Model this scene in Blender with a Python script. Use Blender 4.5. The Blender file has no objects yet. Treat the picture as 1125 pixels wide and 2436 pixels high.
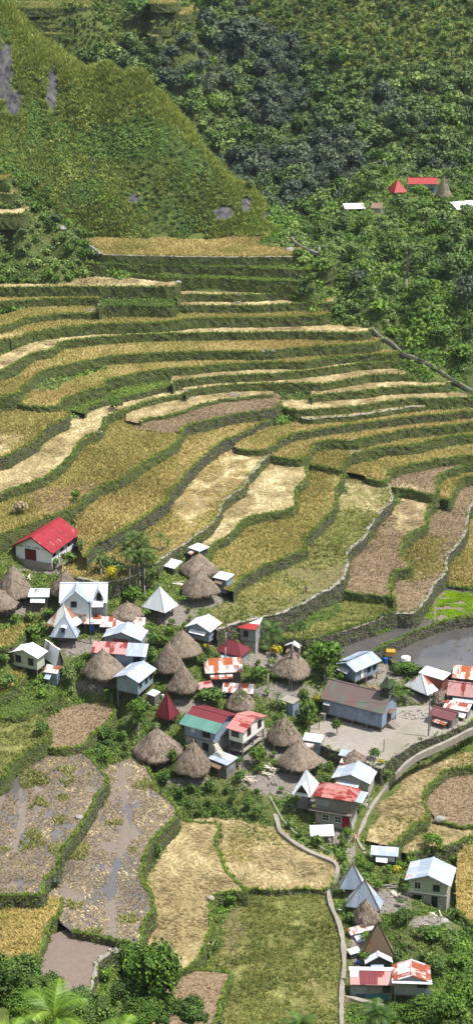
import bpy, math, random
import numpy as np
from mathutils import Vector, geometry
R = math.radians
rnd = random.Random(7)
rng = np.random.default_rng(11)
scene = bpy.context.scene
COL = scene.collection

# ---------------------------------------------------------------- camera
H, PITCH, FOV = 157.0, R(21), R(30)
F = 1218 / math.tan(FOV / 2)
SP, CP = math.sin(PITCH), math.cos(PITCH)
cam_d = bpy.data.cameras.new('camera'); cam = bpy.data.objects.new('camera', cam_d); COL.objects.link(cam)
cam.location = (0, 0, H); cam.rotation_euler = (R(90) - PITCH, 0, 0)
cam_d.sensor_fit = 'VERTICAL'; cam_d.angle = FOV; cam_d.clip_end = 5000; cam_d.clip_start = 1
scene.camera = cam

def P(px, py, z):
    """ground point seen at a photograph position, on the level z"""
    px = np.asarray(px, float); py = np.asarray(py, float)
    dx = (px - 562.5) / F; u = -(py - 1218) / F
    t = (z - H) / (-SP + u * CP)
    return np.stack([dx * t, (CP + u * SP) * t], -1)
def PD(px, py, D):
    dx = (px - 562.5) / F; u = -(py - 1218) / F
    v = np.array([dx, CP + u * SP, -SP + u * CP]); v = v / np.linalg.norm(v)
    return v * D + np.array([0, 0, H])
def proj(X, Y, Z):
    z = Z - H; d = Y * CP - z * SP; v = Y * SP + z * CP
    return 562.5 + F * X / d, 1218 - F * v / d
def sc(x, y, z):
    return F / (y * CP - (z - H) * SP)

# ---------------------------------------------------------------- noise
def vnoise(x, y, seed=0):
    xi = np.floor(x).astype(np.int64); yi = np.floor(y).astype(np.int64)
    fx = x - xi; fy = y - yi; fx = fx*fx*(3-2*fx); fy = fy*fy*(3-2*fy)
    def h(a, b):
        n = (a * 374761393 + b * 668265263 + seed * 1442695041) & 0xffffffff
        n = ((n ^ (n >> 13)) * 1274126177) & 0xffffffff
        return ((n ^ (n >> 16)) & 0xffff) / 65535.0
    return (h(xi, yi)*(1-fx) + h(xi+1, yi)*fx)*(1-fy) + (h(xi, yi+1)*(1-fx) + h(xi+1, yi+1)*fx)*fy
def fbm(x, y, o=4, seed=0):
    s = 0; a = .5
    for i in range(o):
        s = s + a * (vnoise(x, y, seed + i) - .5); x = x * 2.03 + 9.1; y = y * 2.03 - 4.7; a *= .5
    return s * 2

def smooth(pts, step=9):
    p = np.array(pts, float); q = np.vstack([2*p[0]-p[1], p, 2*p[-1]-p[-2]]); out = []
    for i in range(1, len(q)-2):
        a, b, c, d = q[i-1], q[i], q[i+1], q[i+2]
        n = max(1, int(np.linalg.norm(c-b) / step))
        for k in range(n):
            t = k / n
            out.append(.5*((2*b) + (-a+c)*t + (2*a-5*b+4*c-d)*t*t + (-a+3*b-3*c+d)*t**3))
    out.append(q[-2]); return np.array(out)
def inpoly(x, y, poly):
    ins = np.zeros(x.shape, bool); n = len(poly)
    for i in range(n):
        x1, y1 = poly[i]; x2, y2 = poly[(i+1) % n]
        if y1 == y2: continue
        c = ((y1 > y) != (y2 > y)) & (x < (x2-x1)*(y-y1)/(y2-y1) + x1)
        ins ^= c
    return ins

# ---------------------------------------------------------------- materials
def nodes(m):
    m.use_nodes = True; nt = m.node_tree; nt.nodes.clear(); return nt
class G_:
    def __init__(s, m): s.nt = nodes(m)
    def n(s, t, ins=None, **kw):
        nd = s.nt.nodes.new('ShaderNode' + t)
        for k, v in kw.items(): setattr(nd, k, v)
        for k, v in (ins or {}).items():
            if isinstance(v, bpy.types.NodeSocket): s.nt.links.new(v, nd.inputs[k])
            else:
                if isinstance(v, tuple) and len(v) == 3 and nd.inputs[k].type == 'RGBA': v = (*v, 1)
                nd.inputs[k].default_value = v
        return nd
    def mix(s, f, a, b, bt='MIX'):
        nd = s.n('Mix', data_type='RGBA', blend_type=bt)
        for i, v in ((0, f), (6, a), (7, b)):
            if isinstance(v, bpy.types.NodeSocket): s.nt.links.new(v, nd.inputs[i])
            else: nd.inputs[i].default_value = (*v, 1) if isinstance(v, tuple) and len(v) == 3 else v
        return nd.outputs[2]
    def noise(s, co, scale, detail=4, rough=.6, dist=0.0):
        return s.n('TexNoise', {'Vector': co, 'Scale': scale, 'Detail': detail, 'Roughness': rough, 'Distortion': dist}).outputs[0]
    def ramp(s, v, a, b, c=0.0, d=1.0):
        return s.n('MapRange', {0: v, 1: a, 2: b, 3: c, 4: d}).outputs[0]
    def math(s, op, a, b=0.0):
        return s.n('Math', {0: a, 1: b}, operation=op).outputs[0]
    def scaleco(s, co, v):
        return s.n('Mapping', {'Vector': co, 'Scale': v}).outputs[0]
    def bump(s, h, st=.5, d=.1):
        return s.n('Bump', {'Height': h, 'Strength': st, 'Distance': d}).outputs[0]
    def out(s, col, rough=.8, nrm=None, spec=.3, metal=0.0, trans=0.0):
        b = s.n('BsdfPrincipled', {'Base Color': col, 'Roughness': rough, 'Specular IOR Level': spec, 'Metallic': metal})
        if nrm is not None: s.nt.links.new(nrm, b.inputs['Normal'])
        sh = b.outputs[0]
        if trans:
            t = s.n('BsdfTranslucent', {'Color': col})
            mx = s.n('MixShader', {0: trans, 1: sh, 2: t.outputs[0]}); sh = mx.outputs[0]
        o = s.n('OutputMaterial'); s.nt.links.new(sh, o.inputs[0])
MATS = {}
def M(name): return MATS[name]
def newmat(name):
    m = bpy.data.materials.new(name); MATS[name] = m; return G_(m)
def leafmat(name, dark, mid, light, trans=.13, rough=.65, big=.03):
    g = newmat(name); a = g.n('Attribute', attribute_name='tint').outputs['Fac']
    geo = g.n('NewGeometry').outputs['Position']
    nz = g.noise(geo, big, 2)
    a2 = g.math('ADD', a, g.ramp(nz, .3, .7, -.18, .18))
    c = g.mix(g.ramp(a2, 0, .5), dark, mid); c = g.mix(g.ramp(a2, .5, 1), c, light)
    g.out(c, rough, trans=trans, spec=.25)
leafmat('leaf_forest', (.050,.085,.032), (.135,.205,.052), (.32,.41,.095))
leafmat('leaf_dark', (.040,.062,.044), (.088,.125,.066), (.19,.23,.11))
leafmat('leaf_bright', (.04,.085,.012), (.10,.19,.02), (.22,.34,.035))
leafmat('leaf_mid', (.035,.070,.014), (.090,.165,.026), (.20,.30,.045))
leafmat('leaf_cliff', (.065,.090,.017), (.185,.225,.040), (.40,.44,.095))
leafmat('leaf_yellow', (.20,.18,.01), (.42,.36,.02), (.6,.55,.05))
leafmat('leaf_palm', (.014,.034,.007), (.040,.085,.013), (.13,.20,.035), trans=.15, rough=.5)
leafmat('leaf_palm_bright', (.04,.085,.010), (.11,.20,.02), (.30,.42,.05), trans=.2, rough=.45)
leafmat('weed', (.040,.062,.014), (.120,.170,.030), (.27,.35,.060))
leafmat('bundgrass', (.045,.07,.012), (.12,.185,.02), (.27,.37,.045))
leafmat('gold', (.23,.18,.055), (.42,.335,.115), (.58,.48,.21), trans=.15, big=.05)
leafmat('goldgreen', (.18,.165,.045), (.35,.31,.090), (.50,.44,.165), trans=.15, big=.05)
leafmat('straw', (.24,.185,.085), (.45,.36,.175), (.70,.60,.35), trans=.1, big=.08)
leafmat('straw_dull', (.13,.10,.042), (.275,.215,.095), (.54,.44,.24), trans=.1, big=.08)
leafmat('brown', (.16,.12,.070), (.31,.24,.140), (.52,.42,.26), trans=.1, big=.08)
leafmat('stubble', (.08,.095,.022), (.20,.215,.055), (.42,.40,.15), trans=.15, big=.06)
leafmat('ricegreen', (.055,.075,.015), (.15,.18,.030), (.38,.36,.12), trans=.15, big=.05)
leafmat('seedling', (.16,.28,.008), (.32,.52,.012), (.50,.70,.03), trans=.3)
leafmat('thatchstraw', (.070,.050,.036), (.20,.150,.110), (.42,.34,.26), trans=0)

def groundmat(name, a, b, c, scale=1.2, bump=.6, rough=.95, dist=0.15):
    g = newmat(name); co = g.n('NewGeometry').outputs['Position']
    n1 = g.noise(co, .12, 3); n2 = g.noise(co, scale, 6, .7); n3 = g.noise(co, scale*5, 3, .7)
    col = g.mix(g.ramp(n2, .35, .65), a, b); col = g.mix(g.ramp(n1, .45, .7, 0, .8), col, c)
    col = g.mix(g.ramp(n3, .3, .7, 0, .5), col, (a[0]*.5, a[1]*.5, a[2]*.5))
    g.out(col, rough, g.bump(n3, bump, dist))
groundmat('g_gold', (.24,.16,.045), (.33,.23,.07), (.24,.20,.05))
groundmat('g_straw', (.24,.18,.085), (.36,.28,.14), (.25,.21,.08))
groundmat('g_brown', (.20,.14,.09), (.30,.21,.13), (.24,.17,.10))
groundmat('g_green', (.11,.12,.03), (.20,.19,.06), (.24,.20,.08))
groundmat('g_weed', (.05,.08,.015), (.09,.13,.02), (.07,.12,.02))
groundmat('g_mud', (.17,.13,.105), (.21,.165,.135), (.19,.15,.12), bump=.3)
groundmat('g_dirt', (.24,.215,.19), (.35,.31,.27), (.29,.255,.21), scale=.7, bump=.3)
groundmat('concrete', (.24,.215,.18), (.36,.325,.275), (.21,.195,.15), scale=1.5, bump=.25)
# wet mud with standing puddles
g = newmat('g_wet'); co = g.n('NewGeometry').outputs['Position']
st = g.scaleco(co, (1.0, .32, 1)); n = g.noise(st, .28, 5, .62, .6); m = g.ramp(n, .485, .55)
n2 = g.noise(co, 2.5, 5, .7)
cc = g.mix(g.ramp(n2, .3, .7), (.105,.080,.060), (.185,.145,.108)); cc = g.mix(m, cc, (.095,.088,.085))
nb = g.bump(g.math('MULTIPLY', n2, g.math('SUBTRACT', 1.0, m)), .6, .12)
g.out(cc, g.ramp(m, 0, 1, .7, .06), nb, .9)
# paddy water
g = newmat('water'); co = g.n('NewGeometry').outputs['Position']
n = g.noise(co, .9, 4); n1 = g.noise(co, .15, 3)
cc = g.mix(g.ramp(n1, .35, .65), (.10,.09,.082), (.062,.060,.060))
g.out(cc, .03, g.bump(n, .04, .02), 1.0)
# terrain
g = newmat('terrain'); co = g.n('NewGeometry').outputs['Position']
d = g.n('Attribute', attribute_name='dirt').outputs['Fac']; ck = g.n('Attribute', attribute_name='rock').outputs['Fac']
n = g.noise(co, .35, 6, .65); n2 = g.noise(co, 2.2, 5, .7); n3 = g.noise(co, 7, 3, .7)
gr = g.mix(g.ramp(n2, .3, .7), (.050,.070,.016), (.120,.150,.032)); gr = g.mix(g.ramp(n, .55, .7, 0, .6), gr, (.16,.15,.06))
di = g.mix(g.ramp(n2, .3, .7), (.14,.12,.10), (.30,.265,.225)); di = g.mix(g.ramp(n3, .45, .75, 0, .7), di, (.13,.115,.10))
dm = g.ramp(g.math('ADD', d, g.ramp(n2, .3, .7, -.35, .35)), .4, .6)
c = g.mix(dm, gr, di)
rk = g.mix(g.ramp(g.noise(g.scaleco(co, (1, 1, .25)), .6, 6, .75), .35, .65), (.020,.020,.024), (.13,.125,.125))
c = g.mix(g.ramp(g.math('ADD', ck, g.ramp(n, .3, .7, -.3, .3)), .45, .6), c, rk)
g.out(c, .95, g.bump(g.math('ADD', n2, n3), .8, .25))
# terrace wall faces
def wallmat(name, moss):
    g = newmat(name); co = g.n('NewGeometry').outputs['Position']
    v = g.n('TexVoronoi', {'Vector': g.scaleco(co, (1, 1, 1.5)), 'Scale': 2.6}); dist = v.outputs['Distance']; vc = v.outputs['Color']
    st = g.mix(g.ramp(dist, .1, .55), (.27,.24,.20), (.05,.045,.038)); st = g.mix(.35, st, vc, 'MULTIPLY')
    n = g.noise(co, .8, 5, .7); n2 = g.noise(co, 5, 4, .7)
    gr = g.mix(g.ramp(n2, .3, .7), (.045,.062,.016), (.135,.165,.040))
    c = g.mix(g.ramp(n, moss-.12, moss+.12), gr, st)
    g.out(c, .95, g.bump(g.math('SUBTRACT', n2, dist), .9, .25))
wallmat('wall_grassy', .60); wallmat('wall_mixed', .50); wallmat('wall_stone', .44)
leafmat('stone_rubble', (.10,.09,.08), (.24,.22,.195), (.42,.40,.36), trans=0, rough=.9)
# metal roofs
def roofmat(name, base, alt, rust, amt=.3, patch=.0, metal=.0, rough=.5, ax=0, seam=1.0):
    """sheets .9 m wide laid down the slope; rust in patches, streaks and whole sheets"""
    g = newmat(name); co = g.n('TexCoord').outputs['Object']
    sx = g.n('SeparateXYZ', {0: co}); X = sx.outputs[ax]; Y = sx.outputs[1-ax]
    cell = g.n('CombineXYZ', {0: g.math('FLOOR', g.math('MULTIPLY', X, 1.15)), 1: g.math('FLOOR', g.math('MULTIPLY', Y, .5)), 2: 0.0}).outputs[0]
    wn = g.n('TexWhiteNoise', {'Vector': cell}).outputs[0]
    sn = g.noise(g.scaleco(co, (4, .7, .7) if ax == 0 else (.7, 4, .7)), 1.0, 5, .7)
    bn = g.noise(co, .55, 5, .7)
    c = g.mix(g.ramp(g.math('ADD', wn, g.ramp(sn, .3, .7, -.3, .3)), .2, .9), base, alt)
    r = g.math('ADD', g.math('MULTIPLY', bn, .55), g.math('MULTIPLY', sn, .45))
    r = g.math('ADD', r, g.math('MULTIPLY', g.math('SUBTRACT', wn, .5), patch))
    th = .70 - amt * .42
    c = g.mix(g.ramp(r, th-.035, th+.035), c, rust)
    fr = g.math('FRACT', g.math('MULTIPLY', X, 1.15))
    c = g.mix(g.ramp(fr, .0, .07, .45*seam, 0), c, (.08,.06,.055))
    w = g.n('TexWave', {'Vector': co, 'Scale': 1.4}, bands_direction='XY'[ax]).outputs[1]
    rg = g.ramp(r, th-.05, th+.05, rough, .85)
    g.out(c, rg, g.bump(w, .35, .04), .18, metal)
roofmat('zinc', (.28,.33,.40), (.50,.54,.60), (.36,.22,.14), .22, .18)
roofmat('zinc_y', (.28,.33,.40), (.50,.54,.60), (.36,.22,.14), .22, .18, ax=1)
roofmat('zinc_white', (.50,.53,.57), (.72,.74,.77), (.42,.29,.20), .17, .2)
roofmat('zinc_white_y', (.50,.53,.57), (.72,.74,.77), (.42,.29,.20), .17, .2, ax=1)
roofmat('zinc_blue', (.26,.32,.40), (.46,.52,.60), (.28,.17,.11), .22, .18)
roofmat('zinc_blue_y', (.26,.32,.40), (.46,.52,.60), (.28,.17,.11), .22, .18, ax=1)
roofmat('rusty', (.48,.45,.44), (.60,.56,.53), (.25,.065,.035), .62, .35)
roofmat('rusty_y', (.48,.45,.44), (.60,.56,.53), (.25,.065,.035), .62, .35, ax=1)
roofmat('rusty_pink', (.40,.22,.21), (.52,.36,.34), (.20,.035,.032), .55, .30)
roofmat('rust_orange', (.55,.53,.51), (.45,.41,.37), (.30,.085,.03), .70, .30)
roofmat('red_paint', (.42,.028,.035), (.36,.022,.03), (.50,.20,.18), .03, .0, seam=.4)
roofmat('red_paint_y', (.27,.020,.030), (.19,.018,.024), (.38,.17,.15), .24, .12, ax=1, seam=.35)
roofmat('red_old', (.30,.035,.03), (.22,.03,.028), (.46,.16,.12), .22, .1)
roofmat('red_old_y', (.42,.19,.17), (.30,.05,.04), (.22,.03,.025), .45, .3, ax=1)
roofmat('maroon', (.155,.028,.035), (.12,.022,.028), (.22,.07,.05), .15)
roofmat('green_paint', (.08,.19,.16), (.10,.22,.18), (.16,.14,.12), .08)
roofmat('old_church', (.13,.10,.095), (.19,.075,.065), (.11,.13,.105), .40, .35)
roofmat('brown_rust', (.17,.12,.08), (.22,.15,.10), (.20,.07,.04), .40, .2)
roofmat('stripes', (.72,.74,.76), (.62,.62,.62), (.34,.14,.08), .52, .75)
roofmat('stripes_brown', (.55,.55,.55), (.42,.33,.26), (.30,.15,.09), .60, .6)
roofmat('maroon_wood', (.15,.06,.065), (.19,.08,.08), (.55,.50,.48), .16, .15)
def boardmat(name, a, b, dirt=.5, vert=True, sc_=3.0):
    g = newmat(name); co = g.n('TexCoord').outputs['Object']
    n = g.noise(g.scaleco(co, (sc_, sc_, .35) if vert else (.5, .5, sc_)), 1.2, 5, .7); n2 = g.noise(co, .9, 5, .65)
    c = g.mix(g.ramp(n, .3, .7), a, b); c = g.mix(g.ramp(n2, .5, .75, 0, dirt), c, (a[0]*.35, a[1]*.33, a[2]*.3))
    g.out(c, .8, g.bump(n, .4, .03))
boardmat('w_blue', (.17,.23,.31), (.25,.32,.40)); boardmat('w_teal', (.17,.26,.27), (.27,.33,.38))
boardmat('w_church', (.16,.21,.30), (.27,.32,.42), .7); boardmat('w_green', (.36,.40,.31), (.46,.50,.40), .25)
boardmat('w_white', (.66,.67,.69), (.72,.73,.75), .06); boardmat('w_cream', (.66,.66,.60), (.72,.72,.66), .2)
boardmat('w_wood', (.15,.135,.12), (.30,.275,.25), .6); boardmat('w_grey', (.22,.24,.26), (.33,.35,.37), .5)
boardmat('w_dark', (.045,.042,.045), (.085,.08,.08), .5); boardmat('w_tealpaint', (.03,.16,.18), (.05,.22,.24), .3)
boardmat('w_block', (.30,.28,.26), (.40,.38,.35), .4, False, 2.0); boardmat('w_oldwood', (.10,.085,.075), (.20,.175,.155), .5)
boardmat('w_paleblue', (.55,.60,.62), (.60,.66,.68), .2); boardmat('w_redbrown', (.20,.07,.05), (.27,.10,.07), .4)
def flat(name, c, rough=.6, spec=.3):
    g = newmat(name); co = g.n('TexCoord').outputs['Object']; n = g.noise(co, 3, 3)
    g.out(g.mix(g.ramp(n, .3, .7, 0, .35), c, tuple(v*.7 for v in c)), rough, None, spec)
for nm, c in dict(trim_white=(.8,.8,.8), trim_dark=(.05,.045,.05), door_red=(.13,.012,.02), door_crimson=(.40,.01,.04), glass=(.02,.025,.03), letter=(.06,.09,.14),
    trim_maroon=(.16,.015,.02), church_green=(.035,.055,.03), blue_tarp=(.015,.09,.33), yellow=(.42,.22,.02), skin=(.30,.16,.09), shirt_white=(.8,.8,.8), shirt_dark=(.05,.06,.08),
    shirt_pink=(.6,.2,.3), hat_straw=(.6,.3,.12), trousers=(.05,.06,.10), cloth_red=(.55,.03,.04), cloth_purple=(.13,.02,.10), cloth_yellow=(.7,.55,.15), cloth_white=(.8,.8,.78),
    cable=(.03,.03,.03), pipe=(.50,.55,.52), post_grey=(.16,.17,.19), bark=(.17,.15,.12), palebark=(.27,.25,.21), plank=(.62,.55,.44), awning=(.55,.58,.6), teal_bin=(.1,.3,.32), tank=(.85,.82,.80)).items():
    flat(nm, c, .15 if nm == 'glass' else .7)
# thatch
g = newmat('thatch'); co = g.n('TexCoord').outputs['Object']
n = g.noise(g.scaleco(co, (1, 1, .3)), 7, 5, .75); n2 = g.noise(co, 1.0, 4, .6); n3 = g.noise(co, 3, 4, .6)
ob = g.n('ObjectInfo').outputs['Random']; c = g.mix(g.ramp(n, .3, .7), (.075,.055,.040), (.275,.210,.155)); c = g.mix(g.ramp(ob, 0, 1, 0, .55), c, (.34,.265,.20)); c = g.mix(g.ramp(g.noise(g.scaleco(co, (1, 1, .5)), 2.2, 3), .5, .62, 0, .5), c, (.10,.09,.06)); c = g.mix(g.ramp(n2, .45, .7, 0, .6), c, (.30,.255,.215)); c = g.mix(g.ramp(n3, .55, .75, 0, .6), c, (.06,.05,.04))
g.out(c, .95, g.bump(n, .9, .15))

# ---------------------------------------------------------------- mesh helpers
def tagset(o, label=None, cat=None, group=None, kind=None):
    if label: o['label'] = label
    if cat: o['category'] = cat
    if group: o['group'] = group
    if kind: o['kind'] = kind
    return o
def empty(name, label, cat, loc=(0,0,0), rz=0, group=None):
    o = bpy.data.objects.new(name, None); COL.objects.link(o); o.empty_display_size = .2
    o.location = loc; o.rotation_euler = (0, 0, rz); return tagset(o, label, cat, group)
def quads_mesh(name, V, tint=None, mat=None, me_only=False, parent=None, midx=None):
    """V: (n,4,3) -> one mesh of loose quads with a tint per face"""
    V = np.asarray(V, np.float32); n = len(V); me = bpy.data.meshes.new(name)
    me.vertices.add(n*4); me.vertices.foreach_set('co', V.reshape(-1))
    me.loops.add(n*4); me.loops.foreach_set('vertex_index', np.arange(n*4, dtype=np.int32))
    me.polygons.add(n); me.polygons.foreach_set('loop_start', np.arange(0, n*4, 4, dtype=np.int32))
    if midx is not None: me.polygons.foreach_set('material_index', np.asarray(midx, np.int32))
    me.update(calc_edges=True)
    if tint is not None:
        at = me.attributes.new('tint', 'FLOAT', 'FACE'); at.data.foreach_set('value', np.asarray(tint, np.float32))
    for m in (mat if isinstance(mat, (list, tuple)) else [mat]):
        me.materials.append(M(m))
    if me_only: return me
    o = bpy.data.objects.new(name, me); COL.objects.link(o)
    if parent: o.parent = parent
    return o
class MB:
    def __init__(s): s.v = []; s.f = []; s.m = []
    def poly(s, pts, m=0):
        b = len(s.v); s.v += [tuple(map(float, p)) for p in pts]; s.f.append(tuple(range(b, b+len(pts)))); s.m.append(m)
    def box(s, x0, y0, z0, x1, y1, z1, m=0):
        b = len(s.v); s.v += [(x, y, z) for z in (z0, z1) for x, y in ((x0,y0),(x1,y0),(x1,y1),(x0,y1))]
        for f in ((0,3,2,1),(4,5,6,7),(0,1,5,4),(1,2,6,5),(2,3,7,6),(3,0,4,7)): s.f.append(tuple(b+i for i in f)); s.m.append(m)
        return s
    def slab(s, pts, th, m=0):
        """closed plate: pts is the top outline (ccw from above), th thick downwards"""
        n = len(pts); b = len(s.v); s.v += [tuple(map(float, p)) for p in pts] + [(float(p[0]), float(p[1]), float(p[2])-th) for p in pts]
        s.f.append(tuple(range(b, b+n))); s.f.append(tuple(range(b+2*n-1, b+n-1, -1))); s.m += [m, m]
        for i in range(n):
            j = (i+1) % n; s.f.append((b+i, b+n+i, b+n+j, b+j)); s.m.append(m)
        return s
    def tube(s, p0, p1, r0, r1=None, n=7, m=0):
        r1 = r0 if r1 is None else r1; p0 = Vector(p0); p1 = Vector(p1); d = (p1-p0).normalized()
        a = d.orthogonal().normalized(); c = d.cross(a); b = len(s.v)
        for p, r in ((p0, r0), (p1, r1)):
            for k in range(n):
                t = 2*math.pi*k/n; s.v.append(tuple(p + a*math.cos(t)*r + c*math.sin(t)*r))
        for k in range(n):
            j = (k+1) % n; s.f.append((b+k, b+j, b+n+j, b+n+k)); s.m.append(m)
        s.f.append(tuple(range(b+n-1, b-1, -1))); s.f.append(tuple(range(b+n, b+2*n))); s.m += [m, m]
        return s
    def path(s, pts, radii, n=7, m=0):
        for i in range(len(pts)-1): s.tube(pts[i], pts[i+1], radii[i], radii[i+1], n, m)
        return s
    def grid(s, A, m=0, close=False):
        """A[i][j] points"""
        A = np.asarray(A, float); ni, nj = A.shape[:2]; b = len(s.v); s.v += [tuple(p) for p in A.reshape(-1, 3)]
        for i in range(ni-1):
            for j in range(nj if close else nj-1):
                k = (j+1) % nj; s.f.append((b+i*nj+j, b+i*nj+k, b+(i+1)*nj+k, b+(i+1)*nj+j)); s.m.append(m)
        return s
    def mesh(s, name, mats, sm=False):
        me = bpy.data.meshes.new(name); me.from_pydata(s.v, [], s.f)
        for m in (mats if isinstance(mats, (list, tuple)) else [mats]): me.materials.append(M(m))
        me.polygons.foreach_set('material_index', s.m)
        if sm: me.polygons.foreach_set('use_smooth', [True]*len(s.f))
        me.update(); return me
    def build(s, name, mats, parent=None, sm=False):
        o = bpy.data.objects.new(name, s.mesh(name, mats, sm)); COL.objects.link(o)
        if parent: o.parent = parent
        return o
def merge(protos, which, pos, rz, scl, dt):
    """place copies of quad clouds: returns V, tint"""
    outV, outT = [], []
    for k, (V, T) in enumerate(protos):
        i = np.nonzero(which == k)[0]
        if not len(i): continue
        c, s = np.cos(rz[i]), np.sin(rz[i]); S = scl[i]
        if S.ndim == 1: S = np.stack([S, S, S], -1)
        x = V[None, ..., 0]*S[:, 0, None, None]; y = V[None, ..., 1]*S[:, 1, None, None]; z = V[None, ..., 2]*S[:, 2, None, None]
        c = c[:, None, None]; s = s[:, None, None]
        W = np.stack([x*c - y*s + pos[i, 0, None, None], x*s + y*c + pos[i, 1, None, None], z + pos[i, 2, None, None]], -1)
        outV.append(W.reshape(-1, 4, 3)); outT.append((T[None] + dt[i, None]).reshape(-1))
    return np.concatenate(outV), np.clip(np.concatenate(outT), 0, 1)
def quads_from(c, n, size, asp=1.0, r=None):
    """leaf quads at centres c facing n"""
    r = rng if r is None else r
    n = n / (np.linalg.norm(n, axis=1, keepdims=True) + 1e-9); a = r.normal(size=n.shape); u = np.cross(n, a); u /= np.linalg.norm(u, axis=1, keepdims=True) + 1e-9
    v = np.cross(n, u); s = (np.asarray(size)*np.ones(len(c)))[:, None]*.5
    u = u*s*asp; v = v*s
    return np.stack([c-u-v*.6, c+u*.6-v, c+u+v*.6, c-u*.6+v], 1)
def crown(n, lumps=9, leaf=.16, flatn=.8, seed=0, core=60, spread=.62, lr=.45):
    r = np.random.default_rng(seed); L = r.normal(size=(lumps, 3)); L /= np.linalg.norm(L, axis=1, keepdims=True)
    L *= spread * r.uniform(.55, 1, (lumps, 1)); L[:, 2] = np.abs(L[:, 2])*.9*flatn + .1; L[0] = (0, 0, .45*flatn)
    rad = lr*r.uniform(.7, 1.15, lumps); lt = r.uniform(-.22, .22, lumps)
    k = r.integers(0, lumps, n); d = r.normal(size=(n, 3)); d[:, 2] += .35; d /= np.linalg.norm(d, axis=1, keepdims=True)
    c = L[k] + d*rad[k, None]*r.uniform(.72, 1.12, (n, 1))*np.array([1, 1, flatn]); nn = d + r.normal(size=(n, 3))*.45
    V = quads_from(c, nn, leaf*r.uniform(.7, 1.3, n), 1.0, r); T = .45 + lt[k] + r.uniform(-.2, .2, n)
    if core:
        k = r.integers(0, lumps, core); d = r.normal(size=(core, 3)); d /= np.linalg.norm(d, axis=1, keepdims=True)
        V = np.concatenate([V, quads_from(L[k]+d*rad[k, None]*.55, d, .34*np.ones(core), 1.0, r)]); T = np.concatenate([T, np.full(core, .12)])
    return V, T
def shrubs(n, leaf, seed, up=.3):
    r = np.random.default_rng(seed); d = r.normal(size=(n, 3)); d[:, 2] = np.abs(d[:, 2])+.05; d /= np.linalg.norm(d, axis=1, keepdims=True)
    rr = 1 + .35*np.sin(d[:, 0]*5+seed)*np.cos(d[:, 1]*4+seed*2); c = d*rr[:, None]*r.uniform(.55, 1.05, (n, 1))*np.array([1, 1, .75]); nn = d + r.normal(size=(n, 3))*.55
    nn[:, 2] += up
    return quads_from(c, nn, leaf*r.uniform(.7, 1.3, n), .8, r), .45 + r.uniform(-.28, .28, n)
def tuft(n, h, w, seed, lean=.35, lie=0.0):
    """upright blades"""
    r = np.random.default_rng(seed); a = r.uniform(0, 6.283, n); q = []
    for k in range(n):
        b = np.array([r.uniform(-.5, .5)*w*2, r.uniform(-.5, .5)*w*2, 0]); t = np.array([math.cos(a[k]), math.sin(a[k]), 0])
        if lie: tip = np.array([r.normal()*.35, 1.0, 0])*h; tip[2] = h*r.uniform(.1, .35); side = np.array([1, .2*r.normal(), .3*r.normal()])*w*.5
        else: tip = b*0 + np.array([r.normal()*lean, r.normal()*lean, 1])*h*r.uniform(.7, 1.2); side = t*w*.5
        q.append([b-side, b+side, b+tip+side*.35, b+tip-side*.35])
    return np.array(q), .5 + r.uniform(-.3, .3, n)
# ---------------------------------------------------------------- terraces
# (z, drop, crop, wall, bund, lip in photograph positions, back outline or shift, label of the retaining wall)
SL = []
def S(z, h, crop, wall, bund, lip, back, label, vis=True):
    SL.append(dict(z=z, h=h, crop=crop, wall=wall, bund=bund, lip=lip, back=back, label=label, vis=vis))
# upper amphitheatre, from the top
S(47.5,3.2,'gold','g','pale',[(210,580),(235,596),(248,606),(400,610),(562,612),(650,611),(712,610),(722,600)],[(720,572),(600,563),(400,566),(262,562),(190,552),(180,560)],'overgrown terrace wall holding up the long golden field at the foot of the cliff')
S(45.3,2.2,'weed','g','grass',[(-200,628),(0,622),(150,618),(240,628),(500,634),(700,642),(770,640),(800,628)],34,'weedy bank one step under the golden field at the cliff foot')
S(43.0,3.2,'weed','g','grass',[(-200,650),(0,647),(100,650),(200,650),(300,652),(380,662),(500,662),(640,668),(740,668),(790,655)],36,'weedy bank two steps under the golden field, above a pale straw strip')
S(42.2,3.2,'straw','g','grass',[(-200,686),(0,685),(170,683),(300,683),(417,684),(428,672)],24,'tall dark terrace wall under the straight pale straw strip, with a boulder at its far end')
S(39.9,1.9,'straw','g','grass',[(420,712),(430,703),(500,702),(600,702),(640,700),(690,698)],24,'short terrace wall with a small landslip, highest under the tall straw-strip wall')
S(39.3,3.2,'weed','g','grass',[(235,735),(250,728),(330,727),(412,729),(418,720)],24,'short terrace wall topped by bright green weeds beside a rubble spill')
S(39.7,2.2,'gold','g','grass',[(-200,735),(0,720),(60,716),(173,711),(240,710),(245,700)],22,'terrace wall broken by a bright green slope and a heap of pale rubble')
S(38.2,2.1,'straw','g','grass',[(415,737),(425,729),(600,728),(725,722),(790,722),(800,712)],24,'even terrace wall running under a straw strip to a round green bush')
S(37.8,1.8,'goldgreen','g','grass',[(-200,810),(0,780),(40,768),(77,757),(150,748),(240,747),(255,738)],26,'low terrace wall rising along the narrow field under the rubble spill')
S(36.3,2.4,'goldgreen','g','grass',[(-200,860),(0,812),(33,807),(80,792),(117,785),(177,778),(250,773),(333,770),(417,766),(480,758),(600,757),(770,752),(785,745)],30,'long terrace wall with a leafy taro plant halfway and yellow-green rice above it')
S(34,2.3,'straw','g','grass',[(-200,950),(0,883),(33,867),(83,843),(133,830),(140,818),(160,812),(207,807),(267,802),(333,797),(417,794),(600,792),(725,791),(865,793),(880,785)],34,'terrace wall making a hooked corner at one end, weed-covered where it straightens')
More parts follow.
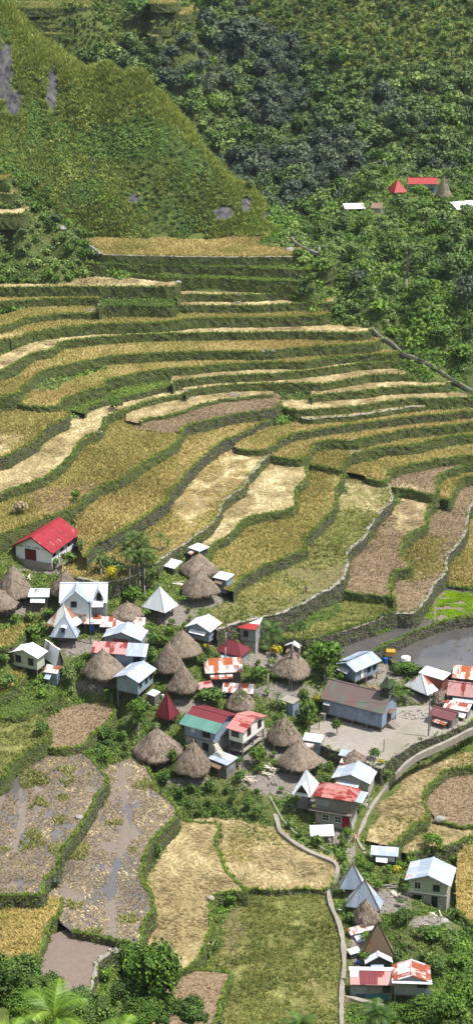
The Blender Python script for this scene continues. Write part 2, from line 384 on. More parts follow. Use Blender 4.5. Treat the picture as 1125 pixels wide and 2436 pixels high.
S(32,2.2,'gold','g','grass',[(-200,965),(0,945),(45,937),(60,917),(87,897),(117,880),(173,867),(233,855),(283,847),(375,842),(500,837),(620,838),(725,828),(813,824),(896,818),(905,812)],38,'long terrace wall split by a rubble gully, wrapping round the broad golden pocket field')
S(29.8,1.9,'gold','g','grass',[(-200,972),(0,962),(50,964),(90,970),(140,967),(150,953),(220,927),(247,920),(253,907),(300,897),(375,882),(467,875),(550,867),(650,863),(725,862),(813,850),(934,843),(950,838)],38,'longest terrace wall, starting round the yellow pocket field and ending at the stairway bushes')
S(28.6,2.6,'goldgreen','g','grass',[(-200,1130),(0,1092),(30,1080),(65,1060),(90,1045),(110,1020),(160,995),(165,982),(150,974)],[(130,950),(50,945),(0,940),(-200,960)],'curved grassy wall round the bright yellow field below a dark bush clump')
S(28.2,1.7,'straw','g','grass',[(410,915),(417,908),(517,897),(583,893),(650,890),(757,880),(851,867),(942,860),(955,850)],32,'green-topped terrace wall dotted with dark upright weeds')
S(27.2,1.3,'weed','g','grass',[(200,985),(213,967),(260,953),(333,937),(387,923),(430,915)],[(430,885),(300,880),(180,925),(150,970)],'low dark terrace wall below a weedy green slope with stumps')
S(26.0,2.4,'straw','g','grass',[(-200,1230),(0,1175),(60,1155),(110,1135),(140,1115),(172,1085),(195,1050),(240,1025),(255,995),(285,980),(333,962),(375,950),(437,940),(470,930)],[(470,900),(350,915),(250,945),(180,975),(120,1015),(0,1075),(-200,1130)],'wavy shrub-covered wall curling up to a big round green bush')
S(26.6,1.6,'straw','g','grass',[(440,940),(460,928),(550,917),(650,913),(725,913),(775,913),(832,903),(889,894),(972,892),(985,885)],30,'terrace wall crumbling into red earth at its near end')
S(25.0,1.2,'straw','g','grass',[(335,1008),(340,1000),(400,990),(435,980),(493,960),(557,950),(650,940)],[(650,912),(430,925),(300,970),(300,1000)],'low terrace wall behind the bending farmer')
S(24.4,2.3,'brown','g','grass',[(425,1032),(445,1017),(480,1005),(562,987),(640,976),(662,968),(668,955)],[(660,930),(550,935),(430,965),(330,1000),(320,1020)],'terrace wall ending at a small irrigation spout')
S(25.0,1.5,'straw','g','grass',[(740,947),(753,941),(851,933),(927,924),(1051,918),(1070,910)],26,'low grey terrace wall directly under the stone stairway wall')
S(24.1,2.4,'goldgreen','g','grass',[(-200,1345),(0,1278),(60,1252),(125,1230),(175,1210),(200,1190),(240,1160),(285,1145),(310,1125),(350,1100),(390,1075),(425,1050),(432,1030),(425,1015)],[(400,975),(300,975),(240,1015),(170,1075),(60,1145),(0,1165),(-200,1230)],'thick hedge-like terrace wall passing behind the white chapel with the red roof')
S(23.4,1.5,'straw','g','grass',[(668,968),(680,973),(700,977),(757,975),(851,968),(927,956),(995,949),(1013,950),(1125,945),(1300,935)],36,'low terrace wall that grows into a tall green one with a pale path on top')
S(22.0,2.9,'gold','s','grass',[(205,1328),(212,1312),(228,1295),(260,1280),(300,1260),(340,1235),(370,1215),(400,1190),(410,1170),(440,1135),(465,1105),(500,1075),(530,1050),(555,1042),(590,1025),(640,1003),(680,985)],[(680,955),(560,970),(430,995),(380,1045),(300,1105),(220,1155),(190,1200),(180,1250),(190,1310)],'tall stone terrace wall with bright grass lip beside the chapel')
S(22.0,1.4,'straw','g','pale',[(715,992),(730,998),(813,992),(889,983),(964,971),(1008,966),(1020,955)],26,'lowest narrow terrace wall with a thin pale rim')
S(20.6,1.8,'gold','g','grass',[(560,1066),(600,1072),(637,1070),(662,1050),(697,1035),(752,1025),(812,1015),(912,1002),(1012,990),(1125,980),(1300,965)],[(1300,930),(1000,938),(700,955),(660,985),(600,1015),(560,1045)],'bushy terrace wall bending down to a bright green thicket')
S(19.3,2.3,'gold','g','pale',[(172,1374),(205,1380),(240,1386),(300,1378),(350,1355),(400,1320),(440,1295),(460,1280),(500,1252),(511,1239),(522,1217),(533,1194),(561,1172),(583,1155),(592,1133),(611,1111),(642,1080)],[(630,1055),(540,1050),(480,1080),(400,1150),(300,1230),(230,1280),(190,1320),(150,1345),(150,1370)],'snaking terrace wall with a pale concrete footpath on its rim')
S(18.8,2.1,'gold','g','grass',[(640,1086),(700,1094),(728,1090),(740,1068),(762,1052),(847,1050),(862,1045),(962,1025),(1062,1015),(1125,1007),(1300,990)],[(1300,950),(1000,982),(700,1018),(660,1048),(640,1068)],'green terrace wall ending at a fresh pale landslip')
S(17.2,1.9,'straw','g','grass',[(490,1345),(497,1330),(511,1294),(544,1278),(578,1244),(611,1228),(694,1211),(706,1189),(708,1161),(731,1139),(731,1103)],[(720,1078),(620,1072),(560,1130),(520,1180),(450,1250),(440,1290),(460,1330)],'S-shaped grassy terrace wall round a field of flattened straw')
S(16.7,2.3,'goldgreen','g','grass',[(735,1106),(775,1112),(811,1117),(822,1095),(862,1077),(912,1065),(972,1062),(992,1057),(1062,1042),(1125,1035),(1300,1015)],[(1300,980),(1000,1018),(800,1035),(735,1060)],'dark bushy terrace wall curling round a weedy green hollow')
S(15.4,2.4,'goldgreen','g','grass',[(553,1408),(561,1389),(611,1356),(667,1333),(728,1305),(722,1289),(744,1267),(767,1239),(794,1217),(800,1172),(815,1145),(811,1122)],[(760,1085),(700,1085),(690,1150),(650,1190),(560,1230),(500,1290),(500,1340),(520,1395)],'long grassy terrace wall below the biggest golden field, running to the small shed by the huts')
S(14.4,1.9,'gold','g','grass',[(868,1132),(880,1142),(917,1146),(927,1125),(962,1110),(1002,1102),(1062,1092),(1125,1085),(1300,1070)],[(1300,1030),(1000,1048),(900,1068),(830,1085),(820,1122)],'curved terrace wall under the deep yellow field below a green hollow')
S(13.1,2.8,'stubble','s','pale',[(515,1500),(545,1490),(575,1480),(611,1472),(667,1458),(740,1425),(790,1397),(812,1383),(830,1350),(825,1325),(830,1310),(867,1277),(878,1255),(908,1217),(930,1190),(928,1150),(922,1140)],[(880,1105),(800,1105),(770,1200),(700,1270),(600,1340),(530,1400),(500,1450)],'stone terrace wall with pale rim beyond the standing farmer, bushy at its lower half')
S(12.6,1.9,'brown','g','grass',[(933,1161),(983,1169),(1036,1176),(1042,1139),(1061,1122),(1089,1114),(1125,1105),(1300,1085)],[(1300,1048),(1000,1075),(930,1105),(915,1150)],'grassy terrace wall bowed round a patch of swirled straw')
S(10.6,2.4,'brown','g','grass',[(812,1408),(860,1414),(933,1422),(936,1428),(930,1394),(939,1361),(978,1350),(955,1317),(961,1300),(972,1278),(1014,1250),(1017,1222),(1042,1180),(1040,1165)],[(1030,1125),(900,1120),(850,1200),(800,1300),(790,1390)],'bushy terrace wall with a sharp notch halfway, between two columns of brown stubble')
S(10.7,2.2,'gold','g','grass',[(1047,1186),(1072,1194),(1083,1155),(1100,1139),(1125,1133),(1300,1115)],[(1300,1080),(1080,1098),(1045,1135)],'short hooked grassy wall round the small field near the picture edge')
S(8.7,2.8,'ricegreen','s','grass',[(600,1532),(660,1520),(720,1522),(760,1518),(803,1503),(856,1484),(911,1465),(940,1455),(940,1430)],[(930,1400),(817,1388),(700,1435),(590,1480)],'stone terrace wall below the green stubble field above the flooded paddy')
S(8.4,2.9,'brown','s','pale',[(800,1508),(856,1488),(911,1469),(944,1458),(978,1460),(994,1451),(1022,1417),(1036,1389),(1061,1361),(1064,1322),(1089,1294),(1111,1261),(1117,1208),(1140,1190),(1200,1180),(1300,1175)],[(1300,1120),(1030,1155),(990,1250),(930,1330),(915,1400),(900,1440),(800,1480)],'stone terrace wall with pale rim curving down to the flooded paddies')
S(5.9,.6,'gold','s','grass',[(1036,1394),(1060,1395),(1090,1398),(1125,1400),(1300,1405)],[(1300,1200),(1130,1200),(1100,1230),(1060,1290),(1020,1370)],'lowest stone edge above the bright green seedbed')
S(5.4,2.0,'water','s','grass',[(868,1572),(872,1562),(883,1555),(911,1539),(972,1511),(1028,1489),(1089,1472),(1125,1468),(1300,1455)],[(1300,1375),(1050,1375),(980,1430),(850,1455),(700,1500),(700,1560),(830,1572)],'mossy stone dyke between the two flooded paddies')
S(3.4,.9,'water','s','none',[(935,1578),(1000,1590),(1080,1600),(1125,1599),(1300,1592)],[(1300,1460),(1125,1472),(1028,1492),(972,1512),(905,1548)],'low muddy edge of the flooded paddy behind the rusty roofed houses')
# village flats and lower fields
S(12.8,1.5,'gold','g','grass',[(-200,1590),(0,1545),(35,1540),(65,1500),(78,1478)],[(75,1462),(0,1458),(-200,1460)],'grassy bank with a thin pale path round the small field at the picture edge')
S(8.6,1.6,'goldgreen','g','grass',[(-200,1690),(0,1655),(35,1640),(60,1612),(62,1592)],[(40,1585),(0,1588),(-200,1600)],'bank of bushes under the pale field beside the green house')
S(6.9,1.3,'weed','g','grass',[(-200,1722),(0,1709),(60,1706),(90,1684),(130,1662),(150,1652)],[(130,1640),(60,1640),(-200,1680)],'low bank edged by a line of bright grass above the brown stubble')
S(6.0,2.8,'ricegreen','g','grass',[(-200,1930),(0,1856),(25,1828),(50,1800),(100,1772),(122,1748),(118,1735)],[(100,1700),(40,1690),(-200,1700)],'bush-covered wall beside the green field at the picture edge')
S(4.5,1.2,'brown','g','grass',[(90,1770),(130,1782),(200,1776),(222,1748),(260,1722),(275,1690),(262,1672)],[(230,1655),(120,1665),(80,1700),(70,1750)],'low grassy wall round the small brown stubble field above the muddy ones')
S(0,2.4,'dirt','s','stone',[(735,1755),(770,1775),(810,1792),(860,1812),(905,1830),(918,1817),(940,1799),(990,1767),(1065,1740),(1125,1716),(1300,1650)],[(1300,1560),(1100,1655),(1000,1665),(900,1640),(790,1655),(742,1700)],'rough dry-stone wall holding up the bare churchyard')
S(3.3,2.4,'wetbrown','g','grass',[(-200,2170),(0,2134),(60,2132),(104,2130),(112,2095),(135,2070),(143,2040),(162,2010),(200,1960),(215,1930),(242,1885),(255,1860),(250,1840),(225,1810),(195,1785)],[(190,1772),(110,1775),(40,1820),(0,1850),(-200,1900)],'sinuous grassy wall between the two muddy harvested fields')
S(.9,2.8,'wetstraw','g','grass',[(172,2217),(235,2228),(300,2242),(337,2246),(345,2200),(367,2160),(365,2130),(341,2090),(340,2060),(360,2015),(390,1975),(422,1940),(415,1910),(380,1880),(352,1815),(300,1780)],[(250,1775),(190,1780),(190,1900),(130,2000),(100,2110),(150,2200)],'steep grassy wall with a bright green rim, winding below the muddy field with a water channel')
S(1.2,2.4,'gold','g','grass',[(40,2360),(88,2290),(115,2218),(148,2172),(150,2140)],[(100,2125),(0,2125),(-200,2150),(-200,2420)],'grassy stone bank beside the flooded square mud plot')
S(-.2,1.2,'mud','s','stone',[(120,2360),(180,2375),(225,2350),(228,2310),(240,2285),(275,2265),(320,2252)],[(330,2230),(170,2205),(110,2230),(60,2330)],'curved line of pale boulders edging the bare mud plot')
S(-2.2,1.8,'lodged','g','grass',[(430,2312),(466,2290),(497,2236),(506,2192),(505,2146),(520,2131),(560,2127),(590,2122),(562,2095),(534,2058),(518,2007),(525,1970),(505,1958),(440,1952),(425,1940)],[(390,1930),(340,2000),(310,2080),(330,2160),(310,2250),(330,2320),(400,2330)],'bright-rimmed grassy wall with a square shaded corner in the straw fields')
S(-3.6,.9,'lodged','g','none',[(560,2122),(600,2118),(700,2116),(775,2113),(800,2080)],[(800,2040),(760,2030),(700,2005),(655,1950),(630,1900),(560,1875),(480,1878),(430,1890),(420,1930),(500,1985),(530,2060)],'faint grassy step between the swirled straw and the green field',)
S(-3.0,1.6,'brown','g','grass',[(330,2480),(516,2560),(510,2490),(516,2436),(525,2395),(543,2349),(553,2322),(543,2312),(465,2306),(423,2310)],[(380,2300),(300,2330),(280,2400)],'bright-rimmed grassy wall with a right-angle corner at the bottom of the picture')
S(-4.6,1.0,'ricegreen','g','none',[(300,2620),(600,2640),(812,2640)],[(822,2436),(820,2300),(812,2220),(790,2160),(780,2105),(700,2100),(560,2100),(480,2150),(460,2290),(420,2320),(300,2450)],None)
# fields beyond the yard path
S(-4.2,2.0,'lodged','g','grass',[(925,2012),(945,2010),(962,1990),(985,1967),(1012,1953),(1022,1935),(1012,1913),(1012,1887),(1033,1860),(1065,1836),(1125,1823),(1300,1790)],[(1300,1720),(1125,1755),(1030,1790),(960,1840),(915,1890),(885,1945),(870,2000)],'thick green hedge-like wall curving round the round brown field')
S(-5.6,1.4,'brown','g','grass',[(1040,1952),(1075,1965),(1125,1968),(1300,1960)],[(1300,1800),(1100,1830),(1030,1870),(1005,1910)],'low ragged edge with grey boulders below the round brown field')
S(-6.1,1.4,'lodged','g','grass',[(965,2035),(1000,2030),(1057,2015),(1080,2010),(1105,1999),(1125,1992),(1300,1960)],[(1300,1925),(1125,1955),(1050,1935),(985,1955),(950,1990)],'green mound-like edge beside the yellow-green bushes')
S(-6.8,1.2,'gold','g','grass',[(1085,2170),(1110,2195),(1150,2210),(1300,2215)],[(1300,1980),(1110,2010),(1088,2030),(1083,2100)],'grassy edge below the golden field beside the grey-roofed house')
# far terraces on the mountain and on the cliff shoulder
for i, (z, y, x0, x1, cr) in enumerate([(63.5,430,-120,28,'gold'),(60.5,463,-120,50,'straw'),(57,511,-120,68,'straw')]):
    S(z,2.4,cr,'g','grass',[(x0,y+2),(0,y),(x1-12,y-1),(x1,y-10)],22,['highest','middle','lowest'][i]+' of the three short terrace walls against the cliff shoulder')
FT = [(83.5,20,45,215,'ricegreen'),(81.4,30,48,200,'gold'),(79.1,52,60,215,'ricegreen'),(77.3,66,98,240,'ricegreen'),(75.5,81,100,182,'goldgreen'),
      (85.0,10,362,420,'goldgreen'),(82.4,24,364,420,'gold'),(80.6,37,366,452,'gold'),(79.0,50,366,415,'gold'),(77.3,68,366,405,'straw'),(75.2,88,360,382,'straw')]
for i, (z, y, x0, x1, cr) in enumerate(FT):
    S(z,1.4,cr,'g','grass',[(x0-8,y-8),(x0,y),((x0+x1)/2,y+1),(x1,y-1),(x1+6,y-9)],16,'distant terrace wall high on the mountain, %s from the top of the %s flight' % (['first','second','third','fourth','fifth'][i] if i < 5 else ['first','second','third','fourth','fifth','sixth'][i-5], 'wider' if i < 5 else 'narrower'))
PATCH = [([(795,1135),(930,1140),(915,1215),(790,1222)],'straw'),([(790,1222),(905,1222),(870,1290),(830,1330),(735,1335),(740,1290)],'ricegreen'),
 ([(940,1165),(1045,1175),(1010,1250),(960,1285),(930,1240)],'straw'),([(960,1290),(1070,1290),(1050,1370),(960,1380)],'goldgreen'),
 ([(610,1085),(735,1100),(710,1165),(605,1165)],'straw'),([(400,1190),(560,1060),(640,1080),(560,1180),(450,1270)],'straw'),([(410,1885),(640,1885),(650,1955),(430,1955)],'goldbrown'),
 ([(370,1990),(430,1990),(500,2160),(490,2290),(430,2310),(370,2200)],'goldbrown'),([(510,2135),(590,2135),(560,2260),(500,2260)],'brown'),([(60,1160),(220,1140),(240,1165),(100,1235)],'brown'),
 ([(-200,1010),(60,1030),(20,1090),(-200,1130)],'straw'),([(280,1180),(400,1180),(330,1240),(200,1300)],'gold'),([(-200,790),(60,800),(150,800),(60,850),(-200,950)],'straw'),([(550,1975),(620,1960),(660,1990),(600,2010)],'ricegreen')]

for s in SL:
    lp = smooth(s['lip'], 7); xy = P(lp[:, 0], lp[:, 1], s['z'])
    n = np.stack([np.gradient(xy[:, 1]), -np.gradient(xy[:, 0])], -1); n /= np.linalg.norm(n, axis=1, keepdims=True) + 1e-9
    w = fbm(xy[:, 0]*.35, xy[:, 1]*.35, 3, 5) * .55; w[0] = w[-1] = 0; xy = xy + n*w[:, None]
    s['lxy'] = xy; s['nrm'] = n
    bk = [(x, y - s['back']) for x, y in s['lip'][::-1]] if isinstance(s['back'], (int, float)) else s['back']
    bk = np.array(bk, float); s['poly'] = np.vstack([xy, P(bk[:, 0], bk[:, 1], s['z'])])

# ---------------------------------------------------------------- terrain height
CT = []
for s in SL:
    k = max(1, len(s['lxy']) // 9)
    for p in s['lxy'][::k]: CT.append((p[0], p[1], s['z'] - s['h'] * (.75 if s['h'] > 1.5 else 1) - .9))
def cz(L):
    for x, y, z in L: q = P(x, y, z); CT.append((q[0], q[1], z))
def cd(L):
    for x, y, D in L: CT.append(tuple(PD(x, y, D)))
cz([(40,1430,15.2),(-100,1400,17),(200,1445,14.6),(300,1475,13.0),(400,1475,12.6),(480,1425,14.2),(130,1352,18.3),(60,1342,18.4),(20,1315,19),(200,1325,18.6),(230,1408,16.2),(350,1420,15.2),(400,1385,16.4),(150,1540,11.2),(250,1530,11.2),(100,1480,13),
 (85,1620,8.2),(180,1580,9.4),(245,1625,7.6),(335,1660,6.0),(340,1590,9),(405,1605,8.4),(440,1570,9.4),(434,1655,6.2),(500,1530,10.2),(600,1545,8.4),(560,1575,7.6),(530,1628,5.6),(650,1645,4.6),(690,1620,5.4),(760,1580,5.4),(850,1632,2.2),
 (820,1560,3.9),(930,1605,2.0),(945,1575,2.8),(1000,1625,1.4),(1100,1612,1.8),(1000,1690,-.4),(900,1700,-.6),(800,1700,-.4),(1100,1740,-1.5),(1150,1700,-.6),(570,1690,3.4),(402,1725,3.2),(200,1652,5.4),(130,1650,6),(320,1720,3.4),
 (300,1755,2.2),(545,1815,.2),(640,1805,.4),(500,1700,3.2),(372,1814,.8),(330,1795,1.4),(680,1782,.6),(710,1838,-.8),(745,1795,-.2),(685,1702,2.2),(830,1812,-1.6),(838,1880,-3.0),(800,1978,-3.8),(766,2002,-4.3),(610,1850,-1.0),
 (460,1848,-.2),(530,1862,-1.2),(620,1872,-1.8),(680,1930,-2.9),(720,2000,-3.6),(860,2018,-4.8),(917,2068,-5.0),(825,2080,-4.8),(870,2160,-5.2),(960,2140,-5.2),(1020,2170,-5.6),(850,2225,-5.3),(940,2310,-5.6),(930,2400,-6.2),(1060,2250,-6.4),
 (1100,2200,-6.8),(1100,2350,-7),(1060,2420,-7),(1300,2300,-7),(830,2436,-5.2),(803,2160,-4.5),(822,2250,-4.7),(905,1850,-2.6),(885,1925,-3.4),(862,1968,-4.0),(852,1993,-4.5),(990,1795,-2.4),(1065,1763,-2.2),(1125,1733,-2.0),(1300,1690,-2),
 (930,1850,-4.4),(1000,1815,-4.4),(1080,1785,-4.2),(900,1930,-4.6),(890,2000,-5.0),(300,2320,-2),(260,2380,-2.4),(400,2400,-3.8),(100,2420,-1.6),(0,2420,-1.2),(700,2540,-6),(300,2560,-5),(900,2520,-7),(1100,2520,-7.5),(60,2520,-3),
 (850,1560,3.4),(895,1565,3.2),(1100,1560,2.2),(1100,1520,2.2),(1300,1500,2.2),(1300,1590,2.2),(1000,1560,2.2)])
# bank behind the stairway and the spur
cz([(905,812,31.5),(950,800,31.5),(1000,860,28.5),(960,850,29),(1060,905,25.6),(1125,930,24.4),(1125,890,27),(1125,830,30),(1300,880,27),(900,785,33.5),(1050,790,34),(1125,770,35.5),(1300,790,35),(1045,925,24),(1125,940,23),
 (1000,880,27.2),(800,700,38),(840,740,36.3),(790,660,41)])
cd([(722,600,474),(700,560,486),(760,600,480),(740,650,466),(780,560,498),(850,560,500),(850,640,478),(950,640,482),(1100,640,486),(1300,640,490),(780,520,512),(850,508,524),(920,498,532),(1000,500,534),(1125,505,540),(1300,500,545),
 (880,480,540),(935,458,545),(985,450,547),(1040,450,548),(1125,462,552),(1300,450,565),(900,720,464),(1000,730,462),(1125,730,466),(1300,730,468)])
# left bank and cliff
cz([(0,540,54.5),(90,530,53.5),(150,545,52),(180,575,50),(120,600,48.6),(0,600,48),(-200,560,56),(-200,610,49),(262,571,47.1),(400,569,47.2),(560,567,47.2),(668,567,47.0),(190,549,49),(0,640,44)])
cd([(110,470,492),(60,420,494),(0,395,495),(-200,380,495)])
ridge = [(-300,-260,548),(-150,-130,546),(0,15,540),(55,60,538),(100,104,535),(150,135,533),(200,168,532),(260,190,531),(310,214,530),(365,234,529),(410,262,527),(440,305,525),(480,352,521),(520,390,519),(562,424,515),(600,466,511),(632,512,505),(665,548,498)]
cd(ridge); cd([(150,350,512),(300,400,510),(450,450,506),(0,250,517),(-150,200,520),(560,500,502),(80,200,525),(250,480,499),(400,510,497),(130,440,500)])
for x, y, D in ridge:
    q = PD(x, y, D); b = q[2] - 34
    CT.append((q[0]+8, q[1]+30, max(24, q[2]-20))); CT.append((q[0]+14, q[1]+62, max(22, 24 + (q[2]-45)*.35)))
# valley and forested mountain
CT += [(x, y, 48.2) for x in (38, 50, 62, 76, 100) for y in (546, 562)]
for x in (60, 100, 140, 200, 280): CT.append((x, 600, 29)); CT.append((x, 584, 36))
CT += [(-15,598,18),(20,600,20),(45,598,24)]
cd([(x, 470+(20 if 500 < x < 700 else 0), 622) for x in (620,700,800)])
for y, D in ((380,642),(300,657),(200,676),(100,697),(0,719),(-120,745)):
    for x in (-300,-50,150,380,560,760,950,1150,1400):
        off = 14*math.exp(-((x-600-(300-y)*-.15)/130)**2) - 8*math.exp(-((x-950)/140)**2) + (4*math.sin(x*.013+y*.02))
        if y > 250 and x < 450: continue
        if y < 110 and 40 < x < 470: off = 0
        cd([(x, y, D+off)])
for X in range(-400, 401, 100): CT += [(X, 860, 190), (X, 1000, 300)]
# the hill under the viewpoint
for X in range(-160, 161, 40):
    for Y, m in ((204,5),(180,5),(150,6),(110,8),(70,9)): CT.append((X, Y, 157-.7265*Y-m+abs(X)*.12))
    CT += [(X, 40, 115), (X, 15, 126), (X, -20, 136), (X, -60, 140)]
CT = np.array(CT); K = len(CT)
cx_, cy_ = CT[:, 0]/100, CT[:, 1]/100
A = np.zeros((K+3, K+3)); A[:K, :K] = np.hypot(cx_[:, None]-cx_[None], cy_[:, None]-cy_[None]) - np.eye(K)*.0015
Q = np.stack([np.ones(K), cx_, cy_], 1); A[:K, K:] = Q; A[K:, :K] = Q.T
WT = np.linalg.solve(A, np.concatenate([CT[:, 2], np.zeros(3)]))
def ground(X, Y):
    X = np.atleast_1d(np.asarray(X, float)); Y = np.atleast_1d(np.asarray(Y, float)); out = np.empty(X.shape); xf, yf, of = X.ravel(), Y.ravel(), out.ravel()
    for i in range(0, len(xf), 20000):
        a, b = xf[i:i+20000]/100, yf[i:i+20000]/100
        of[i:i+20000] = np.hypot(a[:, None]-cx_[None], b[:, None]-cy_[None]) @ WT[:K] + WT[K] + WT[K+1]*a + WT[K+2]*b
    out = of.reshape(X.shape)
    far = np.clip((Y-478)/60, 0, 1); sp = np.clip((X-22)/20, 0, 1)*np.clip((575-Y)/30, 0, 1); far = far*(1-.8*sp)
    out = out + far*(fbm(X/26, Y/26, 4, 3)*7 + fbm(X/7, Y/7, 3, 8)*2.4 + np.clip((560-Y)/40, 0, 1)*fbm(X/8+Y/25, Y/40, 3, 17)*9) + (1-far)*fbm(X/6, Y/6, 3, 21)*.25
    return out
def gp(px, py):
    """point of the terrain seen at a photograph position"""
    z = 0.0; lo = 80.0
    # walk along the ray and stop at the first crossing
    dx = (px-562.5)/F; u = -(py-1218)/F; d = np.array([dx, CP+u*SP, -SP+u*CP]); ts = np.arange(180, 1000, 1.5)
    pts = d[None]*ts[:, None]; zz = pts[:, 2]+H; gg = ground(pts[:, 0], pts[:, 1]); k = np.nonzero(zz < gg)[0]
    if not len(k): return Vector((pts[-1, 0], pts[-1, 1], gg[-1]))
    k = k[0]; a = max(0, k-1); f = (zz[a]-gg[a])/((zz[a]-gg[a])-(zz[k]-gg[k])+1e-9); t = ts[a]+(ts[k]-ts[a])*f; p = d*t
    return Vector((p[0], p[1], float(p[2]+H)))

# ---------------------------------------------------------------- terrain mesh
xs = np.concatenate([np.arange(-420,-90,8), np.arange(-90,90,1.1), np.arange(90,421,8)])
ys = np.concatenate([np.arange(-40,215,6), np.arange(215,480,1.1), np.arange(480,760,2.2), np.arange(760,1100,14)])
GX, GY = np.meshgrid(xs, ys); GZ = ground(GX, GY); ny, nx = GX.shape
me = bpy.data.meshes.new('terrain'); me.vertices.add(nx*ny); me.vertices.foreach_set('co', np.stack([GX, GY, GZ], -1).astype(np.float32).reshape(-1))
ii = np.arange(nx*ny).reshape(ny, nx); fq = np.stack([ii[:-1, :-1], ii[:-1, 1:], ii[1:, 1:], ii[1:, :-1]], -1).reshape(-1, 4)
me.loops.add(fq.size); me.loops.foreach_set('vertex_index', fq.reshape(-1).astype(np.int32)); me.polygons.add(len(fq)); me.polygons.foreach_set('loop_start', np.arange(0, fq.size, 4, dtype=np.int32))
me.update(calc_edges=True); me.polygons.foreach_set('use_smooth', np.ones(len(fq), bool)); me.materials.append(M('terrain'))
DIRT = [(40,1445,75,22),(130,1352,100,18),(420,1462,60,36),(485,1428,62,22),(200,1540,80,26),(250,1630,95,26),(215,1470,40,20),(640,1572,85,26),(665,1645,110,26),(900,1603,75,34),(560,1800,70,40),(655,1862,110,36),(450,1858,70,12),
 (800,1992,50,20),(835,2030,16,30),(905,2145,84,38),(1020,2195,62,22),(850,2255,24,70),(360,1818,50,14),(760,1800,60,30),(680,1780,60,40),(520,1640,60,20),(840,1825,50,22),(1040,1660,90,40),(600,1745,50,30),(330,1500,30,40),(310,1575,30,20),(450,1680,60,20),(480,1530,40,16)]
def dirtmask(px, py):
    m = np.zeros(np.shape(px))
    for x, y, a, b in DIRT: m = np.maximum(m, 1.12 - .8*np.hypot((px-x)/a, (py-y)/b))
    return np.clip(m, 0, 1)
ppx, ppy = proj(GX, GY, GZ); dm = dirtmask(ppx, ppy)*(GY > 215)*(GY < 420)
rockp = [(8,170,24,80),(128,215,19,50),(530,508,30,18),(34,245,20,34),(222,400,11,42),(320,470,14,16),(588,488,18,26),(470,562,26,10),(700,480,90,40),(800,395,60,25),(660,520,40,30)]
rk = np.zeros(GX.shape)
for x, y, a, b in rockp: rk = np.maximum(rk, np.clip(1.2-.7*np.hypot((ppx-x)/a, (ppy-y)/b), 0, 1))
rk *= (GY > 485)
for nm, v in (('dirt', dm), ('rock', rk)):
    at = me.attributes.new(nm, 'FLOAT', 'POINT'); at.data.foreach_set('value', v.astype(np.float32).reshape(-1))
o = bpy.data.objects.new('hillside_terrain', me); COL.objects.link(o); o['kind'] = 'structure'

